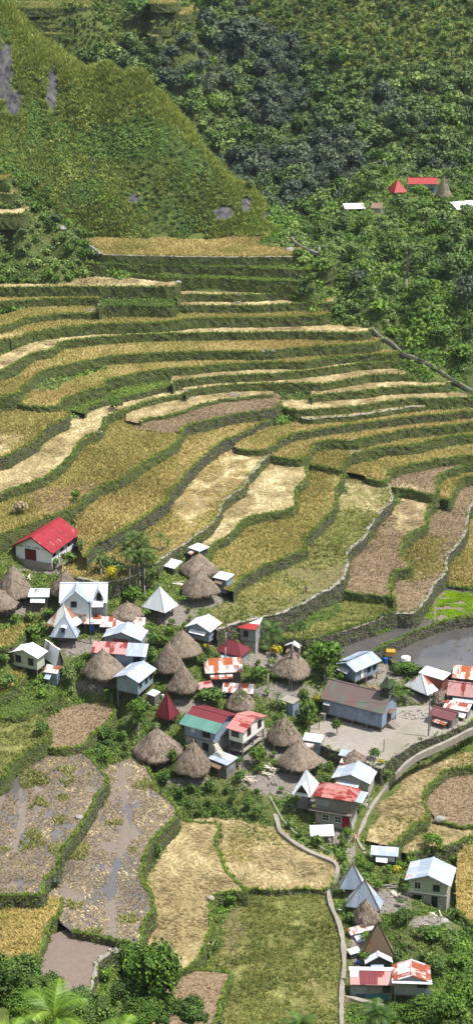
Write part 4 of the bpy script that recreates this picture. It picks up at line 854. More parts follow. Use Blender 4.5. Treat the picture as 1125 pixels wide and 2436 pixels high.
# --- thatched huts
for a in [('big brown thatched hut cut by the picture edge beside white sheds',-8,74,1424,1345),('thatched hut cropped by the picture edge just in front of the biggest one',-45,42,1452,1403),
 ('thatched hut half hidden behind the white cross-gabled house',122,192,1415,1358),('low ragged thatched hut squeezed between the white gables and the rusty pyramid roof',138,216,1466,1421),
 ('thatched hut whose cone shows behind the rusty pink sheet roof',268,340,1474,1433),('dark thatched hut behind its twin near the terraces, under a small white shed roof',433,514,1372,1317),
 ('thatched hut in front of its twin on the bare plot near the terraces',433,518,1419,1358),('wide grey thatched hut with a black finial beside the blue long house',200,291,1613,1545),
 ('round-topped thatched hut, hindmost of three in a row',392,476,1562,1498),('thatched hut in the middle of three in a row',368,438,1597,1530),('steep thatched hut, foremost of three in a row above a white sheet',400,470,1646,1582),
 ('thatched hut behind bare poles beside the leafy tree by the old church',648,738,1612,1546),
 ('shaggy thatched hut with a tuft of green growing on it, behind the white-panelled house',637,716,1769,1704,1.9,0,True,True,'thatched_hut',10),('wide thatched hut in front of the shaggy one, beside a small white shed',662,758,1829,1762),
 ('thatched hut above the muddy field with a blue cloth at its side',318,430,1808,1733,1.4),('steep thatched hut standing on the stone wall in front of the two-storey house',419,502,1840,1764,1.5),
 ('small dark thatched hut beside the churchyard corner',812,872,1822,1786,1.2),('round thatched hut tucked under the grey metal pyramid roofs',838,899,2194,2141,1.5),]:
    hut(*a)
hut('narrow grey-green thatched hut overgrown with plants behind the red roofs',538,606,1688,1636,1.4,green=34)
hut('tiny dome of thatch between the striped pyramid and the red-roofed house',1031,1063,1671,1641,.9,box=False)
hut('tall narrow thatched hut on the far green spur',1037,1070,470,422,1.2,green=14)
# --- the chapel with the red roof
PH = 'chapel'
r1, d = house('white_chapel','chapel','white chapel with a bright red gabled roof and maroon double door',(26,1300),(126,1317),(219,1272),2.6,2.6,'red_paint_y','w_white','y',ov=.7,
  op=[('F',.42,0,2.2,2.35,'door','door_red'),('R',.12,1.25,1.3,.55,'dark'),('R',.42,1.25,1.3,.55,'dark'),('R',.68,1.25,1.3,.55,'dark')])
for x in (.0, .28, .6, 1):
    mb = MB(); yy = d['y0']+(d['y1']-d['y0'])*x; mb.box(d['x1']+.004, yy-.12, -1, d['x1']+.16, yy+.12, d['z1']+.2); mb.build('pilaster', 'w_white', r1)
MB().box(d['x0']-.15, d['y0']-.18, -1.2, d['x1']+.15, d['y1']+.15, .22).build('plinth', 'g_dirt', r1)
mb = MB()
for s in (-1, 1): mb.slab([(0, -d['W']/2-.06, d['z1']+d['rise']+.05), (0, -d['W']/2-.001, d['z1']+d['rise']+.05), (s*d['L']/2, -d['W']/2-.001, d['z1']+.03), (s*d['L']/2, -d['W']/2-.06, d['z1']+.03)][::s], .3)
mb.build('bargeboard', 'trim_maroon', r1)
cu = bpy.data.curves.new('lettering', 'FONT'); cu.body = 'BATAD THE LORD CHAPEL'; cu.size = .62; cu.align_x = 'CENTER'; cu.extrude = .01; cu.space_character = 1.15
to = bpy.data.objects.new('lettering', cu); bpy.context.collection.objects.link(to); dg = bpy.context.evaluated_depsgraph_get(); tm = bpy.data.meshes.new_from_object(to.evaluated_get(dg)); bpy.data.objects.remove(to)
tm.materials.clear(); tm.materials.append(M('letter')); to = bpy.data.objects.new('lettering', tm); COL.objects.link(to); to.parent = r1; to.location = (0, d['y0']-.03, 2.62); to.rotation_euler = (R(90), 0, 0)
# --- the old church
rc, d = house('old_church','church','weathered blue-grey plank church on short piers with a mottled rust-green roof',(761,1661),(911,1699),(972,1669),2.9,2.5,'old_church','w_church','x',leg=.95,ov=.4,posts='concrete',
  op=[('R',.48,.0,1.3,2.1,'door','trim_dark'),('F',.06,.2,1.1,1.9,'board','w_oldwood')])
mb = MB()
for i in range(6): mb.box(d['x0']+ (d['x1']-d['x0'])*i/6+.02, d['y0']-.035, .95+.1, d['x0']+(d['x1']-d['x0'])*(i+1)/6-.05, d['y0']-.004, .95+2.3)
mb.build('siding', 'w_church', rc)
mb = MB(); ym = (d['y0']+d['y1'])/2; mb.slab([(d['x1']+.95, ym-.95, 3.0), (d['x1']+.95, ym, 3.45), (d['x1']+.005, ym, 3.45), (d['x1']+.005, ym-.95, 3.0)], .06); mb.slab([(d['x1']+.95, ym+.003, 3.45), (d['x1']+.95, ym+.95, 3.0), (d['x1']+.005, ym+.95, 3.0), (d['x1']+.005, ym+.003, 3.45)], .06); mb.build('door_awning', 'brown_rust', rc)
mb = MB(); mb.slab([(d['x0']+.3, d['y0']-.7, 3.0), (d['x0']+1.6, d['y0']-.7, 3.0), (d['x0']+1.6, d['y0']-.005, 3.25), (d['x0']+.3, d['y0']-.005, 3.25)], .05); mb.build('side_awning', 'awning', rc)
zr = d['z1']+d['rise']; tx = d['L']/2-1.1; t = empty('bell_tower', None, None); t.parent = rc; del t
bt = MB(); bt.box(tx-.85, -.85, zr-1.3, tx+.85, .85, zr+.35); bt.box(tx-.95, -.95, zr+.35, tx+.95, .95, zr+.42)
tw = bt.build('bell_tower', 'church_green', rc)
for sx in (-1, 0, 1):
    for sy in (-1, 0, 1):
        if sx or sy: MB().box(tx+sx*.75-.08, sy*.75-.08, zr+.43, tx+sx*.75+.08, sy*.75+.08, zr+1.45).build('column', 'church_green', tw)
mb = MB(); c = [(tx-1.1,-1.1,zr+1.45),(tx+1.1,-1.1,zr+1.45),(tx+1.1,1.1,zr+1.45),(tx-1.1,1.1,zr+1.45)]
for i in range(4):
    a, b = c[i], c[(i+1) % 4]; m1 = [(tx+(q[0]-tx)*.55, q[1]*.55, zr+2.1) for q in (a, b)]; mb.poly([a, b, m1[1], m1[0]]); mb.poly([m1[0], m1[1], (tx, 0, zr+3.3)])
mb.poly(c[::-1]); mb.build('spire', 'church_green', tw)
MB().box(tx-.04, -.04, zr+3.15, tx+.04, .04, zr+4.15).box(tx-.03, -.28, zr+3.72, tx+.03, .28, zr+3.80).build('cross', 'trim_dark', tw)
mb = MB(); mb.path([(tx, 0, zr+.95), (tx, 0, zr+1.3)], [.3, .16], 10); mb.build('bell', 'trim_dark', tw)
for o in list(rc.children):
    if o.type == 'EMPTY': bpy.data.objects.remove(o)
# steps up to its door
cs, sn = math.cos(rc.rotation_euler.z), math.sin(rc.rotation_euler.z)
def loc_of(root, x, y, z=0):
    c, s = math.cos(root.rotation_euler.z), math.sin(root.rotation_euler.z); return (root.location.x + x*c - y*s, root.location.y + x*s + y*c, root.location.z + z)
mb = MB()
for k in range(4): mb.box(.02+k*.38, -.9, -.6, .02+(k+1)*.38-.003, .9, .84-k*.21)
s_ = mb.build('stone_steps', 'concrete'); s_.location = loc_of(rc, d['x1']+.15, ym); s_.rotation_euler.z = rc.rotation_euler.z; tagset(s_, 'short flight of concrete steps at the old church door', 'steps')
mb = MB(); mb.box(-.35, -.3, -.5, .35, .3, 1.3); mb.box(-.42, -.37, 1.3, .42, .37, 1.38); s_ = mb.build('concrete_block', 'concrete'); s_.location = loc_of(rc, d['x0']+.6, d['y0']-1.0); s_.rotation_euler.z = rc.rotation_euler.z; tagset(s_, 'pale upright concrete block at the back corner of the old church', 'block')
# --- white house with cross gables
def wing(root, x0, x1, y0, y1, ze, rise, axis, roof, wall, zb=0, name='roof'):
    L, W = x1-x0, y1-y0; cx, cy = (x0+x1)/2, (y0+y1)/2; add_roof(root, axis, ze, rise, cx, cy, L, W, roof); f0 = roof_fn(axis, ze, rise, L, W)
    if wall: add_walls(root, lambda x, y: f0(x-cx, y-cy), x0+.25, x1-.25, y0+.25, y1-.1, zb, wall, sink=1 if zb == 0 else 0)
r2, d = house('cross_gabled_house','house','white sheet-metal house with a big cross gable and a narrow gabled dormer',(141,1434),(256,1434),(258,1401),2.6,2.6,'zinc_white','w_grey','x',ov=.3)
L, W = d['L'], d['W']
wing(r2, -L*.46, L*.20, -W*.5-1.5, -.2, 2.75, 2.75, 'y', 'zinc_y', 'w_paleblue')
opening(r2, (-L*.46, L*.20, -W*.5-1.25, 0, 0), ('F', .42, 2.35, .9, 1.0, 'win', 'trim_dark'))
wing(r2, L*.23, L*.43, -W*.5+.1, -.4, 3.3, 1.9, 'y', 'zinc_white_y', 'w_grey', 2.7)
opening(r2, (L*.23, L*.43, -W*.5+.35, 0, 0), ('F', .5, 2.75, .9, 1.6, 'dark'))
mb = MB(); mb.slab([(L*.18, -W*.5-1.2, 2.3), (L*.42, -W*.5-1.2, 2.3), (L*.42, -W*.5+.1, 2.6), (L*.18, -W*.5+.1, 2.6)], .06); mb.build('porch_roof', 'zinc_white', r2)
# --- the other houses
T_ = 'trim_white'
house('green_house','house','pale green gabled house on posts at the village edge, with two dark windows',(20,1552),(91,1567),(122,1550),2.5,1.1,'zinc_white_y','w_green','y',leg=1.5,ov=.5,op=[('F',.25,.8,.95,1.25,'win'),('F',.75,.7,.9,1.2,'win')],group=HG)
house('leaning_roof_shed','shed','steep rusty striped roof leaning behind the pale green house',(100,1560),(134,1585),(148,1574),.7,3.0,'stripes','w_dark','x',ov=.3,group=HG)
house('small_shed','shed','small blue shed with a rust-and-white roof beside the green house',(102,1598),(137,1603),(151,1592),1.9,.6,'rusty','w_blue','shed',ov=.2,group=HG)
house('long_rusty_house','house','long low house with a pink rusty roof behind the grey gabled one',(237,1491),(344,1494),(351,1482),1.6,1.1,'rusty','w_dark','shed',group=HG)
house('grey_gabled_house','house','grey gabled house with a brown gable wall, between two rusty roofs',(243,1516),(337,1525),(346,1499),2.2,1.35,'zinc_y','w_grey','y',ov=.35,op=[('F',.45,.5,2.8,1.6,'board','w_redbrown')],group=HG)
r3, d = house('half_rusty_house','house','long dark blue house, one half of its roof rusty red and the other pale metal',(217,1552),(346,1560),(355,1546),2.5,1.15,'rusty_pink','w_blue','shed',ov=.35,op=[('F',.36,.1,1.0,1.9,'door','door_crimson'),('F',.86,.9,1.2,1.1,'win')],group=HG)
sheet(r3, d, .64, 1.02, -.12, 1.0, 'zinc', .05)
r3, d = house('blue_stilt_house','house','blue-grey house on tall posts with a wide pale gabled roof',(269,1611),(331,1625),(392,1595),2.5,1.0,'zinc_y','w_teal','y',leg=1.7,ov=.5,op=[('R',.16,.95,.7,1.0,'win'),('R',.55,.9,.7,1.0,'win'),('R',.86,1.0,.9,.8,'win')],group=HG)
house('lean_shed','shed','little shed with a curved pale sheet roof under the blue stilt house',(349,1650),(368,1657),(379,1648),1.5,.3,'zinc_white','w_oldwood','shed',ov=.1,group=HG)
house('small_white_roof_shed','shed','white-roofed shed behind a potted palm, beside the biggest thatched hut',(67,1420),(118,1420),(126,1403),1.7,.9,'zinc_white','w_oldwood','x',group=HG)
house('balcony_house','house','blue house on posts with a white gabled roof and a slatted rail',(439,1491),(500,1504),(530,1482),2.1,1.2,'zinc_white_y','w_blue','y',leg=.9,ov=.45,op=[('F',.5,.8,.7,.9,'win'),('R',.5,.1,1.6,.5,'board','trim_dark')],group=HG)
r3, d = house('tall_narrow_house','house','tall narrow grey house with a white roof edged in red, beside the coconut palm',(564,1493),(611,1499),(624,1479),2.6,.9,'zinc_white','w_grey','shed',leg=1.9,ov=.35,low=('w_block', .05),op=[('F',.4,.9,.7,1.0,'win')],group=HG)
sheet(r3, d, 0, 1.0, -.02, .42, 'red_old', .05)
house('collapsed_red_house','house','low maroon hipped roof sagging beside the tall narrow house',(511,1548),(573,1563),(604,1546),.9,1.9,'maroon','w_teal','hip',ov=.4,group=HG)
r3, d = house('orange_roof_house','house','wooden house with a striped orange-and-white rusty roof',(488,1602),(578,1598),(570,1581),2.0,1.5,'rust_orange','w_oldwood','shed',ov=.4,op=[('F',.5,.7,3.2,.7,'board','w_dark')],group=HG)
house('flat_rusty_shed','shed','low shed with a pink and white roof under the foremost of three huts',(470,1641),(508,1633),(512,1624),1.3,.7,'rusty_pink','w_dark','shed',ov=.2,group=HG)
house('flat_rusty_shed','shed','low long shed with patchy rust-red sheets below the orange-roofed house',(527,1646),(602,1651),(600,1638),1.4,.9,'rusty','w_dark','shed',ov=.2,group=HG)
house('small_shed','shed','little shed with a cream rust-edged roof between palms and the leafy tree',(676,1536),(711,1542),(718,1529),1.7,.7,'zinc_white_y','w_oldwood','y',ov=.3,group=HG)
r3, d = house('blue_long_house','house','blue house with twin pale metal roofs beside the leafy tree, behind the church',(798,1579),(845,1599),(896,1566),2.2,1.0,'zinc_blue_y','w_blue','y',leg=.5,ov=.5,op=[('R',.3,.1,.9,1.8,'door','w_cream'),('R',.6,.7,.7,.9,'win'),('R',.85,.7,.6,.9,'win'),('F',.4,.8,.9,.9,'win')],group=HG)
sheet(r3, d, -.08, .45, .1, .95, 'zinc_blue_y', .28)
house('open_red_shed','shed','open-sided shed with a white sheet roof and rust-red edge beside the flooded paddy',(994,1600),(1053,1618),(1067,1603),2.1,.3,'zinc_white','w_redbrown','shed',ov=.9,posts='w_oldwood',group=HG)
house('red_roofed_house','house','dark house under a red and white weathered roof, at the picture edge by the paddy',(1061,1653),(1168,1665),(1180,1643),2.3,1.9,'rusty_pink','w_dark','x',ov=.4,op=[('F',.3,.8,1.2,1.0,'win')],group=HG)
house('orange_roofed_house','house','house with an orange rusty roof right beside the flooded paddy',(1073,1612),(1180,1623),(1188,1606),2.0,1.2,'rust_orange','w_dark','shed',ov=.3,group=HG)
r3, d = house('maroon_shed','shed','old plank shed with a streaked maroon roof on the churchyard edge',(1018,1699),(1076,1716),(1098,1698),1.7,1.0,'maroon_wood','w_wood','x',ov=.45,op=[('F',.45,.25,1.6,.9,'dark')],group=HG)
mb = MB(); mb.box(d['x0']-.3, d['y0']-.35, .25, d['x1']+.4, d['y0']-.12, .40); mb.build('bench', 'w_oldwood', r3)
house('patched_shed','shed','shed with patched rust and white sheets behind the maroon-roofed one',(1052,1682),(1112,1694),(1124,1682),1.5,.5,'rusty','w_wood','shed',ov=.2,group=HG)
r3, d = house('concrete_hut','hut','flat-roofed blue-grey concrete box among shrubs behind the church',(665,1664),(697,1675),(713,1665),1.9,.15,'concrete','w_blue','shed',ov=.15)
# two-storey house with red and green roof
r4, d = house('two_storey_house','house','big two-storey blue house with a dark red roof whose lower half is green',(429,1720),(514,1744),(600,1708),2.3,1.55,'maroon','w_blue','x',leg=2.3,ov=.55,low=('w_block', .1),
  op=[('F',.28,.9,.7,.85,'board','w_paleblue'),('F',.72,.7,1.3,1.0,'win'),('F',.3,.6,.9,1.1,'dark','x',1),('F',.68,.3,1.2,1.5,'dark','x',1)])
sheet(r4, d, -.02, 1.02, -.03, .26, 'green_paint', .06); MB().box(-d['L']/2-.1, -d['W']/2-.12, d['z1']-.22, d['L']/2+.1, -d['W']/2-.02, d['z1']-.02).build('gutter', 'trim_white', r4)
r5, d5 = house('white_panelled_annex','house','cream-panelled upper room on open posts, joined to the big blue two-storey house',(536,1731),(580,1744),(659,1709),2.3,1.1,'red_old_y','w_cream','x',leg=2.9,ov=.45,
  op=[('F',.45,.9,1.3,.9,'win'),('R',.28,.8,1.0,1.25,'win','trim_maroon'),('R',.78,.8,1.0,1.25,'win','trim_maroon')])
MB().box(d5['x0'], d5['y0'], 1.0, d5['x1'], d5['y1'], 1.15).build('lower_deck', 'concrete', r5); MB().box(d5['x1']-.9, d5['y0']+.9, 1.6, d5['x1']-.85, d5['y0']+1.9, 2.2).build('hanging_cloth', 'cloth_red', r5)
MB().box(d5['x1']-.9, d5['y0']+2.2, 1.6, d5['x1']-.85, d5['y0']+3.0, 2.2).build('hanging_cloth', 'cloth_white', r5)
mb = MB(); p0, p1 = Vector((.0, 0, 2.4)), Vector((2.6, -1.3, 0)); n_ = 9
for s in (-.4, .4): mb.tube(p0+Vector((s*.45, s*.9, 0)), p1+Vector((s*.45, s*.9, 0)), .07, .07, 6)
for k in range(n_): c = p0.lerp(p1, (k+.5)/n_); mb.box(c.x-.14, c.y-.42, c.z-.03, c.x+.14, c.y+.42, c.z+.03)
st = mb.build('wooden_stairs', 'plank'); mb = MB()
for s in (-.45,): mb.tube(p0+Vector((s*.45, s*.9, .9)), p1+Vector((s*.45, s*.9, .9)), .04, .04, 6); mb.tube(p0+Vector((s*.45, s*.9, 0)), p0+Vector((s*.45, s*.9, .9)), .04, .04, 6); mb.tube(p1+Vector((s*.45, s*.9, 0)), p1+Vector((s*.45, s*.9, .9)), .04, .04, 6)
mb.build('handrail', 'plank', st); q = loc_of(r4, d['x1']+.2, d['y0']-.3); st.location = q; st.rotation_euler.z = R(-18); tagset(st, 'rough wooden stairs with a handrail between the two halves of the big house', 'stairs')
house('wash_shed','shed','small plank shed with a flat pale roof below the wooden stairs',(494,1803),(540,1821),(565,1804),2.2,.25,'zinc','w_wood','shed',ov=.3,op=[('R',.5,.7,.9,.8,'board','w_blue')],group=HG)
house('small_shed','shed','dark little white-roofed shed between the shaggy thatched hut and the churchyard',(719,1760),(764,1767),(768,1757),1.8,.7,'zinc_white','w_blue','shed',ov=.25,group=HG)
house('small_shed','shed','low blue-roofed shed peeping behind the small dark thatched hut',(804,1796),(842,1804),(852,1793),1.6,.3,'zinc_blue','w_oldwood','shed',ov=.2,group=HG)
house('blue_gabled_house','house','house with a broad pale blue gabled roof below the churchyard wall',(787,1851),(880,1866),(893,1832),2.3,1.25,'zinc_y','w_block','y',ov=.45,group=HG)
r6, d = house('stone_and_wood_house','house','two-storey house of planks over stone under a red and white hipped roof',(742,1892),(842,1908),(874,1880),2.6,1.5,'red_old_y','w_wood','hip',leg=2.8,ov=.5,low=('w_block', -.02),
  op=[('F',.2,.7,2.2,1.1,'board','w_grey'),('F',.62,.8,2.0,.9,'board','w_wood'),('F',.28,.9,1.0,1.0,'grid','trim_white',1),('F',.62,.9,1.0,1.0,'grid','trim_white',1),('F',.84,.1,1.0,2.0,'door','door_crimson',1)])
MB().box(d['x0']-1.0, d['y0']-.75, 2.62, d['x1']+.1, d['y0']-.06, 2.76).build('ledge', 'w_oldwood', r6); mb = MB()
mb.slab([(d['L']/2-.3, -d['W']*.35, d['z1']-.25), (d['L']/2+1.2, -d['W']*.35, d['z1']-.4), (d['L']/2+1.2, d['W']*.5, d['z1']-.4), (d['L']/2-.3, d['W']*.5, d['z1']-.25)], .05); mb.build('side_awning', 'zinc', r6)
mb = MB(); [mb.tube((s*.25, 0, 0), (s*.25, .9, 3.2), .04, .04, 6) for s in (-1, 1)]; [mb.tube((-.25, .9*k/9, 3.2*k/9), (.25, .9*k/9, 3.2*k/9), .03, .03, 5) for k in range(1, 9)]
la = mb.build('ladder', 'plank'); la.location = loc_of(r6, d['x1']+.35, d['y0']+.1); la.rotation_euler.z = r6.rotation_euler.z+R(80); tagset(la, 'wooden ladder leaning on the side of the plank-over-stone house', 'ladder')
house('sheet_shelter','shelter','crumpled white sheet shelter in front of the plank-over-stone house',(738,1990),(795,1988),(795,1975),1.2,1.1,'zinc_white',None,'shed',ov=.2,posts='w_oldwood',group=HG)
house('open_shed','shed','small open shed with white curtains and a pale metal roof beside the lower straw field',(880,2033),(946,2038),(954,2022),1.9,.45,'zinc','w_dark','shed',leg=.3,ov=.35,op=[('F',.33,.7,1.5,.9,'board','w_white'),('F',.74,.7,1.5,.9,'board','w_white')],group=HG)
r7, d = house('grey_roofed_house','house','two-storey house, pale green boards over grey blocks, with a wide silver gabled roof',(961,2094),(1072,2109),(1085,2064),2.3,1.4,'zinc_y','w_green','y',leg=2.3,ov=.7,low=('w_block', 0),
  op=[('F',.22,.7,.9,1.2,'win','trim_white'),('F',.72,.7,.9,1.0,'win','trim_dark'),('F',.22,.8,1.3,1.0,'win','trim_dark',1),('F',.68,.1,1.0,1.9,'dark','x',1)])
MB().box(d['x0']-.08, d['y0']-.09, 2.25, d['x1']+.08, d['y0']-.062, 2.5).build('trim_band', 'trim_white', r7)
house('sheet_shelter','shelter','rust-and-white sheet shelter with bars on it below the round thatched hut',(834,2225),(893,2209),(892,2196),1.0,.4,'rusty','w_oldwood','shed',ov=.1,group=HG)
house('sheet_shelter','shelter','tiny white sheet shelter beside the brown pyramid roof',(833,2271),(859,2264),(858,2254),1.0,.2,'zinc_white','w_dark','shed',ov=.1,group=HG)
house('small_gabled_shed','shed','white gabled roof rising behind the patchwork rusty roofs',(868,2293),(934,2290),(941,2277),1.7,1.2,'zinc_white_y','w_dark','y',ov=.2,group=HG)
r8, d = house('patchwork_house','house','long shack with a maroon patchwork rusty roof and a teal-painted base, beside the footpath',(832,2342),(938,2344),(936,2322),2.5,1.0,'rusty_pink','w_wood','shed',ov=.3,
  op=[('F',.5,-.1,4.6,.9,'board','w_tealpaint'),('F',.16,.0,2.3,2.1,'board','w_grey'),('F',.86,1.1,1.0,1.1,'win')])
sheet(r8, d, .22, .62, .02, .9, 'maroon', .05); sheet(r8, d, .0, .2, .5, 1.02, 'zinc_white', .05); sheet(r8, d, -.02, 1.0, .92, 1.15, 'zinc_white', .1)
r9, d = house('rusty_gabled_house','house','shack on open posts with a red and white rusty gabled roof, next to the bushes',(933,2334),(1025,2337),(1028,2297),2.4,1.0,'rusty_y','w_grey','y',leg=1.8,ov=.3,op=[('F',.85,.0,2.6,.9,'board','w_teal'),('F',.8,1.2,1.4,.8,'dark')])
sheet(r9, d, -.02, 1.02, -.12, .16, 'zinc_white', .06)
house('small_white_shed','shed','small dark shed with a flat white roof behind the twin thatched huts',(447,1302),(475,1312),(489,1299),1.7,.15,'zinc_white','w_dark','shed',ov=.25,group=HG)
house('sheet_shelter','shelter','low white sheet shelter beside the terrace path',(385,1345),(415,1353),(427,1340),.8,.6,'zinc_white',None,'shed',ov=.15,posts='w_oldwood',group=HG)
house('small_shed','shed','little white and rust shed behind a small palm, next to the twin thatched huts',(506,1373),(540,1381),(552,1368),1.7,.3,'zinc_white','w_blue','shed',ov=.3,group=HG)
house('torn_roof_shelter','shelter','open shelter with a torn white and rusty roof beside the blue tarpaulin',(199,1484),(240,1484),(247,1466),1.9,.3,'rusty',None,'shed',ov=.2,posts='w_dark',group=HG)
# pyramid metal roofs
PG = 'huts with pyramid metal roofs'
def pyr(label, A, B, C, apex, mat, eave=1.8, cap=True, group=PG):
    return house('metal_roofed_hut','hut',label,A,B,C,eave,2,mat,None,'pyr',ov=1.2,posts='w_dark',apex=apex,group=group,cap=cap)
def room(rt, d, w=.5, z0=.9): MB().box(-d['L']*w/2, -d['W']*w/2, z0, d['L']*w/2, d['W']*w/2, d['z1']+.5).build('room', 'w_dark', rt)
for a in [('smooth white metal pyramid roof over dark posts on the bare plot',(338,1443),(392,1458),(426,1440),1396,'zinc_white'),
 ('grey metal pyramid roof with a small arched dormer',(119,1515),(184,1518),(189,1502),1464,'zinc'),('rusty striped pyramid roof rising behind the dormered grey one',(109,1486),(166,1500),(192,1478),1438,'stripes_brown'),
 ('dark red pyramid-roofed hut beside the two-storey house',(369,1702),(404,1713),(439,1702),1648,'maroon',2.0),('striped rust and white pyramid roof behind the old church',(960,1630),(1016,1654),(1025,1635),1602,'stripes',1.2),
 ('silver metal pyramid roof with brown ridges, hindmost by the lower footpath',(805,2114),(868,2118),(899,2102),2053,'zinc_blue',1.9,'brown_rust'),('silver metal pyramid roof overlapping the thatched hut',(820,2156),(904,2167),(925,2144),2093,'zinc_blue',1.9,'brown_rust'),
 ('mossy brown and red pyramid roof behind the white gabled roof',(859,2276),(938,2274),(942,2252),2193,'brown_rust',1.4,'church_green'),('faded red pyramid roof on the far green spur',(920,450),(937,459),(965,455),426,'red_old',1.0)]:
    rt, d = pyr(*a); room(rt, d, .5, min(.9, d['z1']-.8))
    if 'dormer' in a[0] and 'arched' in a[0]:
        y = -d['W']*.36; z = d['fn'](0, y)
        m2 = MB(); m2.box(-.45, y-.55, z-.1, .45, y+.5, z+.75); m2.build('dormer', 'w_grey', rt); k = MB()
        for i in range(6): a0, a1 = math.pi*i/6, math.pi*(i+1)/6; k.slab([(.62*math.cos(a0), y-.7, z+.7+.4*math.sin(a0)), (.62*math.cos(a0), y+.9, z+.7+.4*math.sin(a0)), (.62*math.cos(a1), y+.9, z+.7+.4*math.sin(a1)), (.62*math.cos(a1), y-.7, z+.7+.4*math.sin(a1))][::-1], .05)
        k.build('dormer_roof', 'zinc_white', rt); m2 = MB(); m2.box(-.3, y-.59, z+.02, .3, y-.555, z+.7); m2.build('window', 'glass', rt)
rt, d = pyr('white pyramid roof with a triangular vent, raised over an open platform',(694,1889),(741,1897),(762,1866),1831,'zinc_white',3.6); MB().box(d['x0'], d['y0'], .9, d['x1'], d['y1'], 1.05).build('platform', 'w_oldwood', rt)
y = -d['W']*.40; z = d['fn'](0, y); w_ = .9; m2 = MB(); m2.poly([(-w_, y-.35, z-.25), (w_, y-.35, z-.25), (0, y-.35, z+1.15)]); m2.build('vent', 'glass', rt)
m2 = MB(); [m2.slab([(0, y-.5, z+1.35), (s*1.15, y-.5, z-.3), (s*1.15, y+.5, z-.1), (0, y+1.1, z+1.35)][::s], .05) for s in (1, -1)]; m2.build('vent_roof', 'zinc_white', rt)
# spur houses
r9, d = house('far_long_house','house','long house with a red roof on the far green spur',(970,438),(1041,438),(1037,431),2.4,1.5,'red_old','w_teal','x',ov=.4,op=[('F',.8,.5,1.2,.8,'dark')])
house('far_shelter','shelter','open shelter with a white corrugated roof on the far spur edge',(820,497),(869,496),(862,488),1.9,.6,'zinc_white',None,'shed',ov=.3,posts='w_oldwood')
house('far_shed','shed','small brown shed between the white shelter and the red pyramid roof',(880,495),(907,496),(909,489),1.0,.7,'brown_rust','w_grey','shed',ov=.2)
house('far_white_house','house','white metal roof among the trees at the picture edge of the far spur',(1087,499),(1140,494),(1130,486),1.3,1.3,'zinc_white','w_oldwood','shed',ov=.2)
# ---------------------------------------------------------------- vegetation
def in_slabs(X, Y, Z, pad=0):
    m = np.zeros(len(X), bool)
    for s in SL:
        b = s['bb']; k = np.nonzero((X > b[0]) & (X < b[2]) & (Y > b[1]) & (Y < b[3]) & (Z < s['z']) & ~m)[0]
        if len(k): m[k[inpoly(X[k], Y[k], s['poly'])]] = True
    return m
PATHS = [  # footpaths: centre line in photograph positions, half width, kind
 ('footpath0', [(598,1886),(625,1892),(648,1920),(660,1955),(668,1977),(700,2003),(740,2026),(785,2044),(800,2056),(802,2072),(790,2095),(780,2115),(790,2160),(806,2195),(815,2240),(818,2300),(812,2360),(812,2436),(812,2540)], .34, 'concrete', .22),
 ('footpath', [(1220,1695),(1125,1731),(1065,1761),(998,1791),(964,1815),(940,1841),(913,1876),(881,1921),(860,1967),(849,1991),(858,2012),(866,2022)], .27, 'concrete', .2),
 ('footpath', [(815,2368),(850,2376),(890,2388),(940,2396),(990,2408),(1020,2420)], .35, 'concrete', .25),
 ('stone_stairway', [(885,778),(900,795),(920,806),(940,820),(955,836),(985,848),(1030,868),(1065,893),(1090,908),(1125,928),(1180,950)], .22, 'concrete', .3),
 ('stone_stairway', [(178,560),(205,577),(228,592),(240,604)], .32, 'concrete', .35),
 ('stone_stairway', [(690,548),(700,572),(730,590),(760,602)], .3, 'concrete', .35)]
PXY = []
for nm, pts, hw, mt, up in PATHS:
    lp = smooth(pts, 8); W_ = np.array([gp(*p) for p in lp]); z = np.array([surf(p[0], p[1]) for p in W_]); z = np.maximum(z, W_[:, 2])
    if nm == 'footpath0': nm = 'footpath'; z = np.interp(lp[:, 1], [1886, 2045, 2060, 2110, 2600], [-3.25, -3.3, -3.35, -4.2, -4.5])
    if nm == 'footpath':
        for _ in range(8): z[1:-1] = (z[:-2]+z[1:-1]*2+z[2:])/4
    xy = np.array([P(lp[i][0], lp[i][1], z[i]+up) for i in range(len(lp))]); n = np.stack([np.gradient(xy[:, 1]), -np.gradient(xy[:, 0])], -1); n /= np.linalg.norm(n, axis=1, keepdims=True)+1e-9
    zt = (z+up)[:, None]; j = fbm(np.arange(len(xy))*.6, np.zeros(len(xy)), 2, 7)[:, None]*.15
    if nm == 'footpath':
        A3 = [np.concatenate([xy+n*(o+np.sign(o)*j), zt+dz], 1) for o, dz in ((-hw, -1.2), (-hw, 0), (-hw+.06, .03), (hw-.06, .03), (hw, 0), (hw, -1.2))]
        mb = MB(); mb.grid(A3); o = mb.build(nm, mt)
    else:
        arc = np.concatenate([[0], np.cumsum(np.linalg.norm(np.diff(xy, axis=0), axis=1))]); mb = MB(); A3 = [[], [], [], []]
        for k in range(int(arc[-1]/.45)):
            zz = np.interp((k+.5)*.45, arc, z)+up+rnd.uniform(-.05, .05); w = hw*rnd.uniform(.75, 1.2)
            for sK in (k*.45, (k+.97)*.45):
                c = np.array([np.interp(sK, arc, xy[:, 0]), np.interp(sK, arc, xy[:, 1])]); nn_ = np.array([np.interp(sK, arc, n[:, 0]), np.interp(sK, arc, n[:, 1])])
                for r_, (o_, dz_) in enumerate(((-w, -.8), (-w, 0), (w, 0), (w, -.8))): A3[r_].append((*(c+nn_*o_), zz+dz_))
        mb.grid(A3)
        o = mb.build(nm, mt)
        tagset(o, {178:'stone stairway at the near end of the long golden field',885:'stone stairway running down beside the terraces to the picture edge',690:'steep little stone stairway below the far spur'}[pts[0][0]], 'stairway')
    if nm == 'footpath': o['kind'] = 'structure'
    PXY.append(xy)
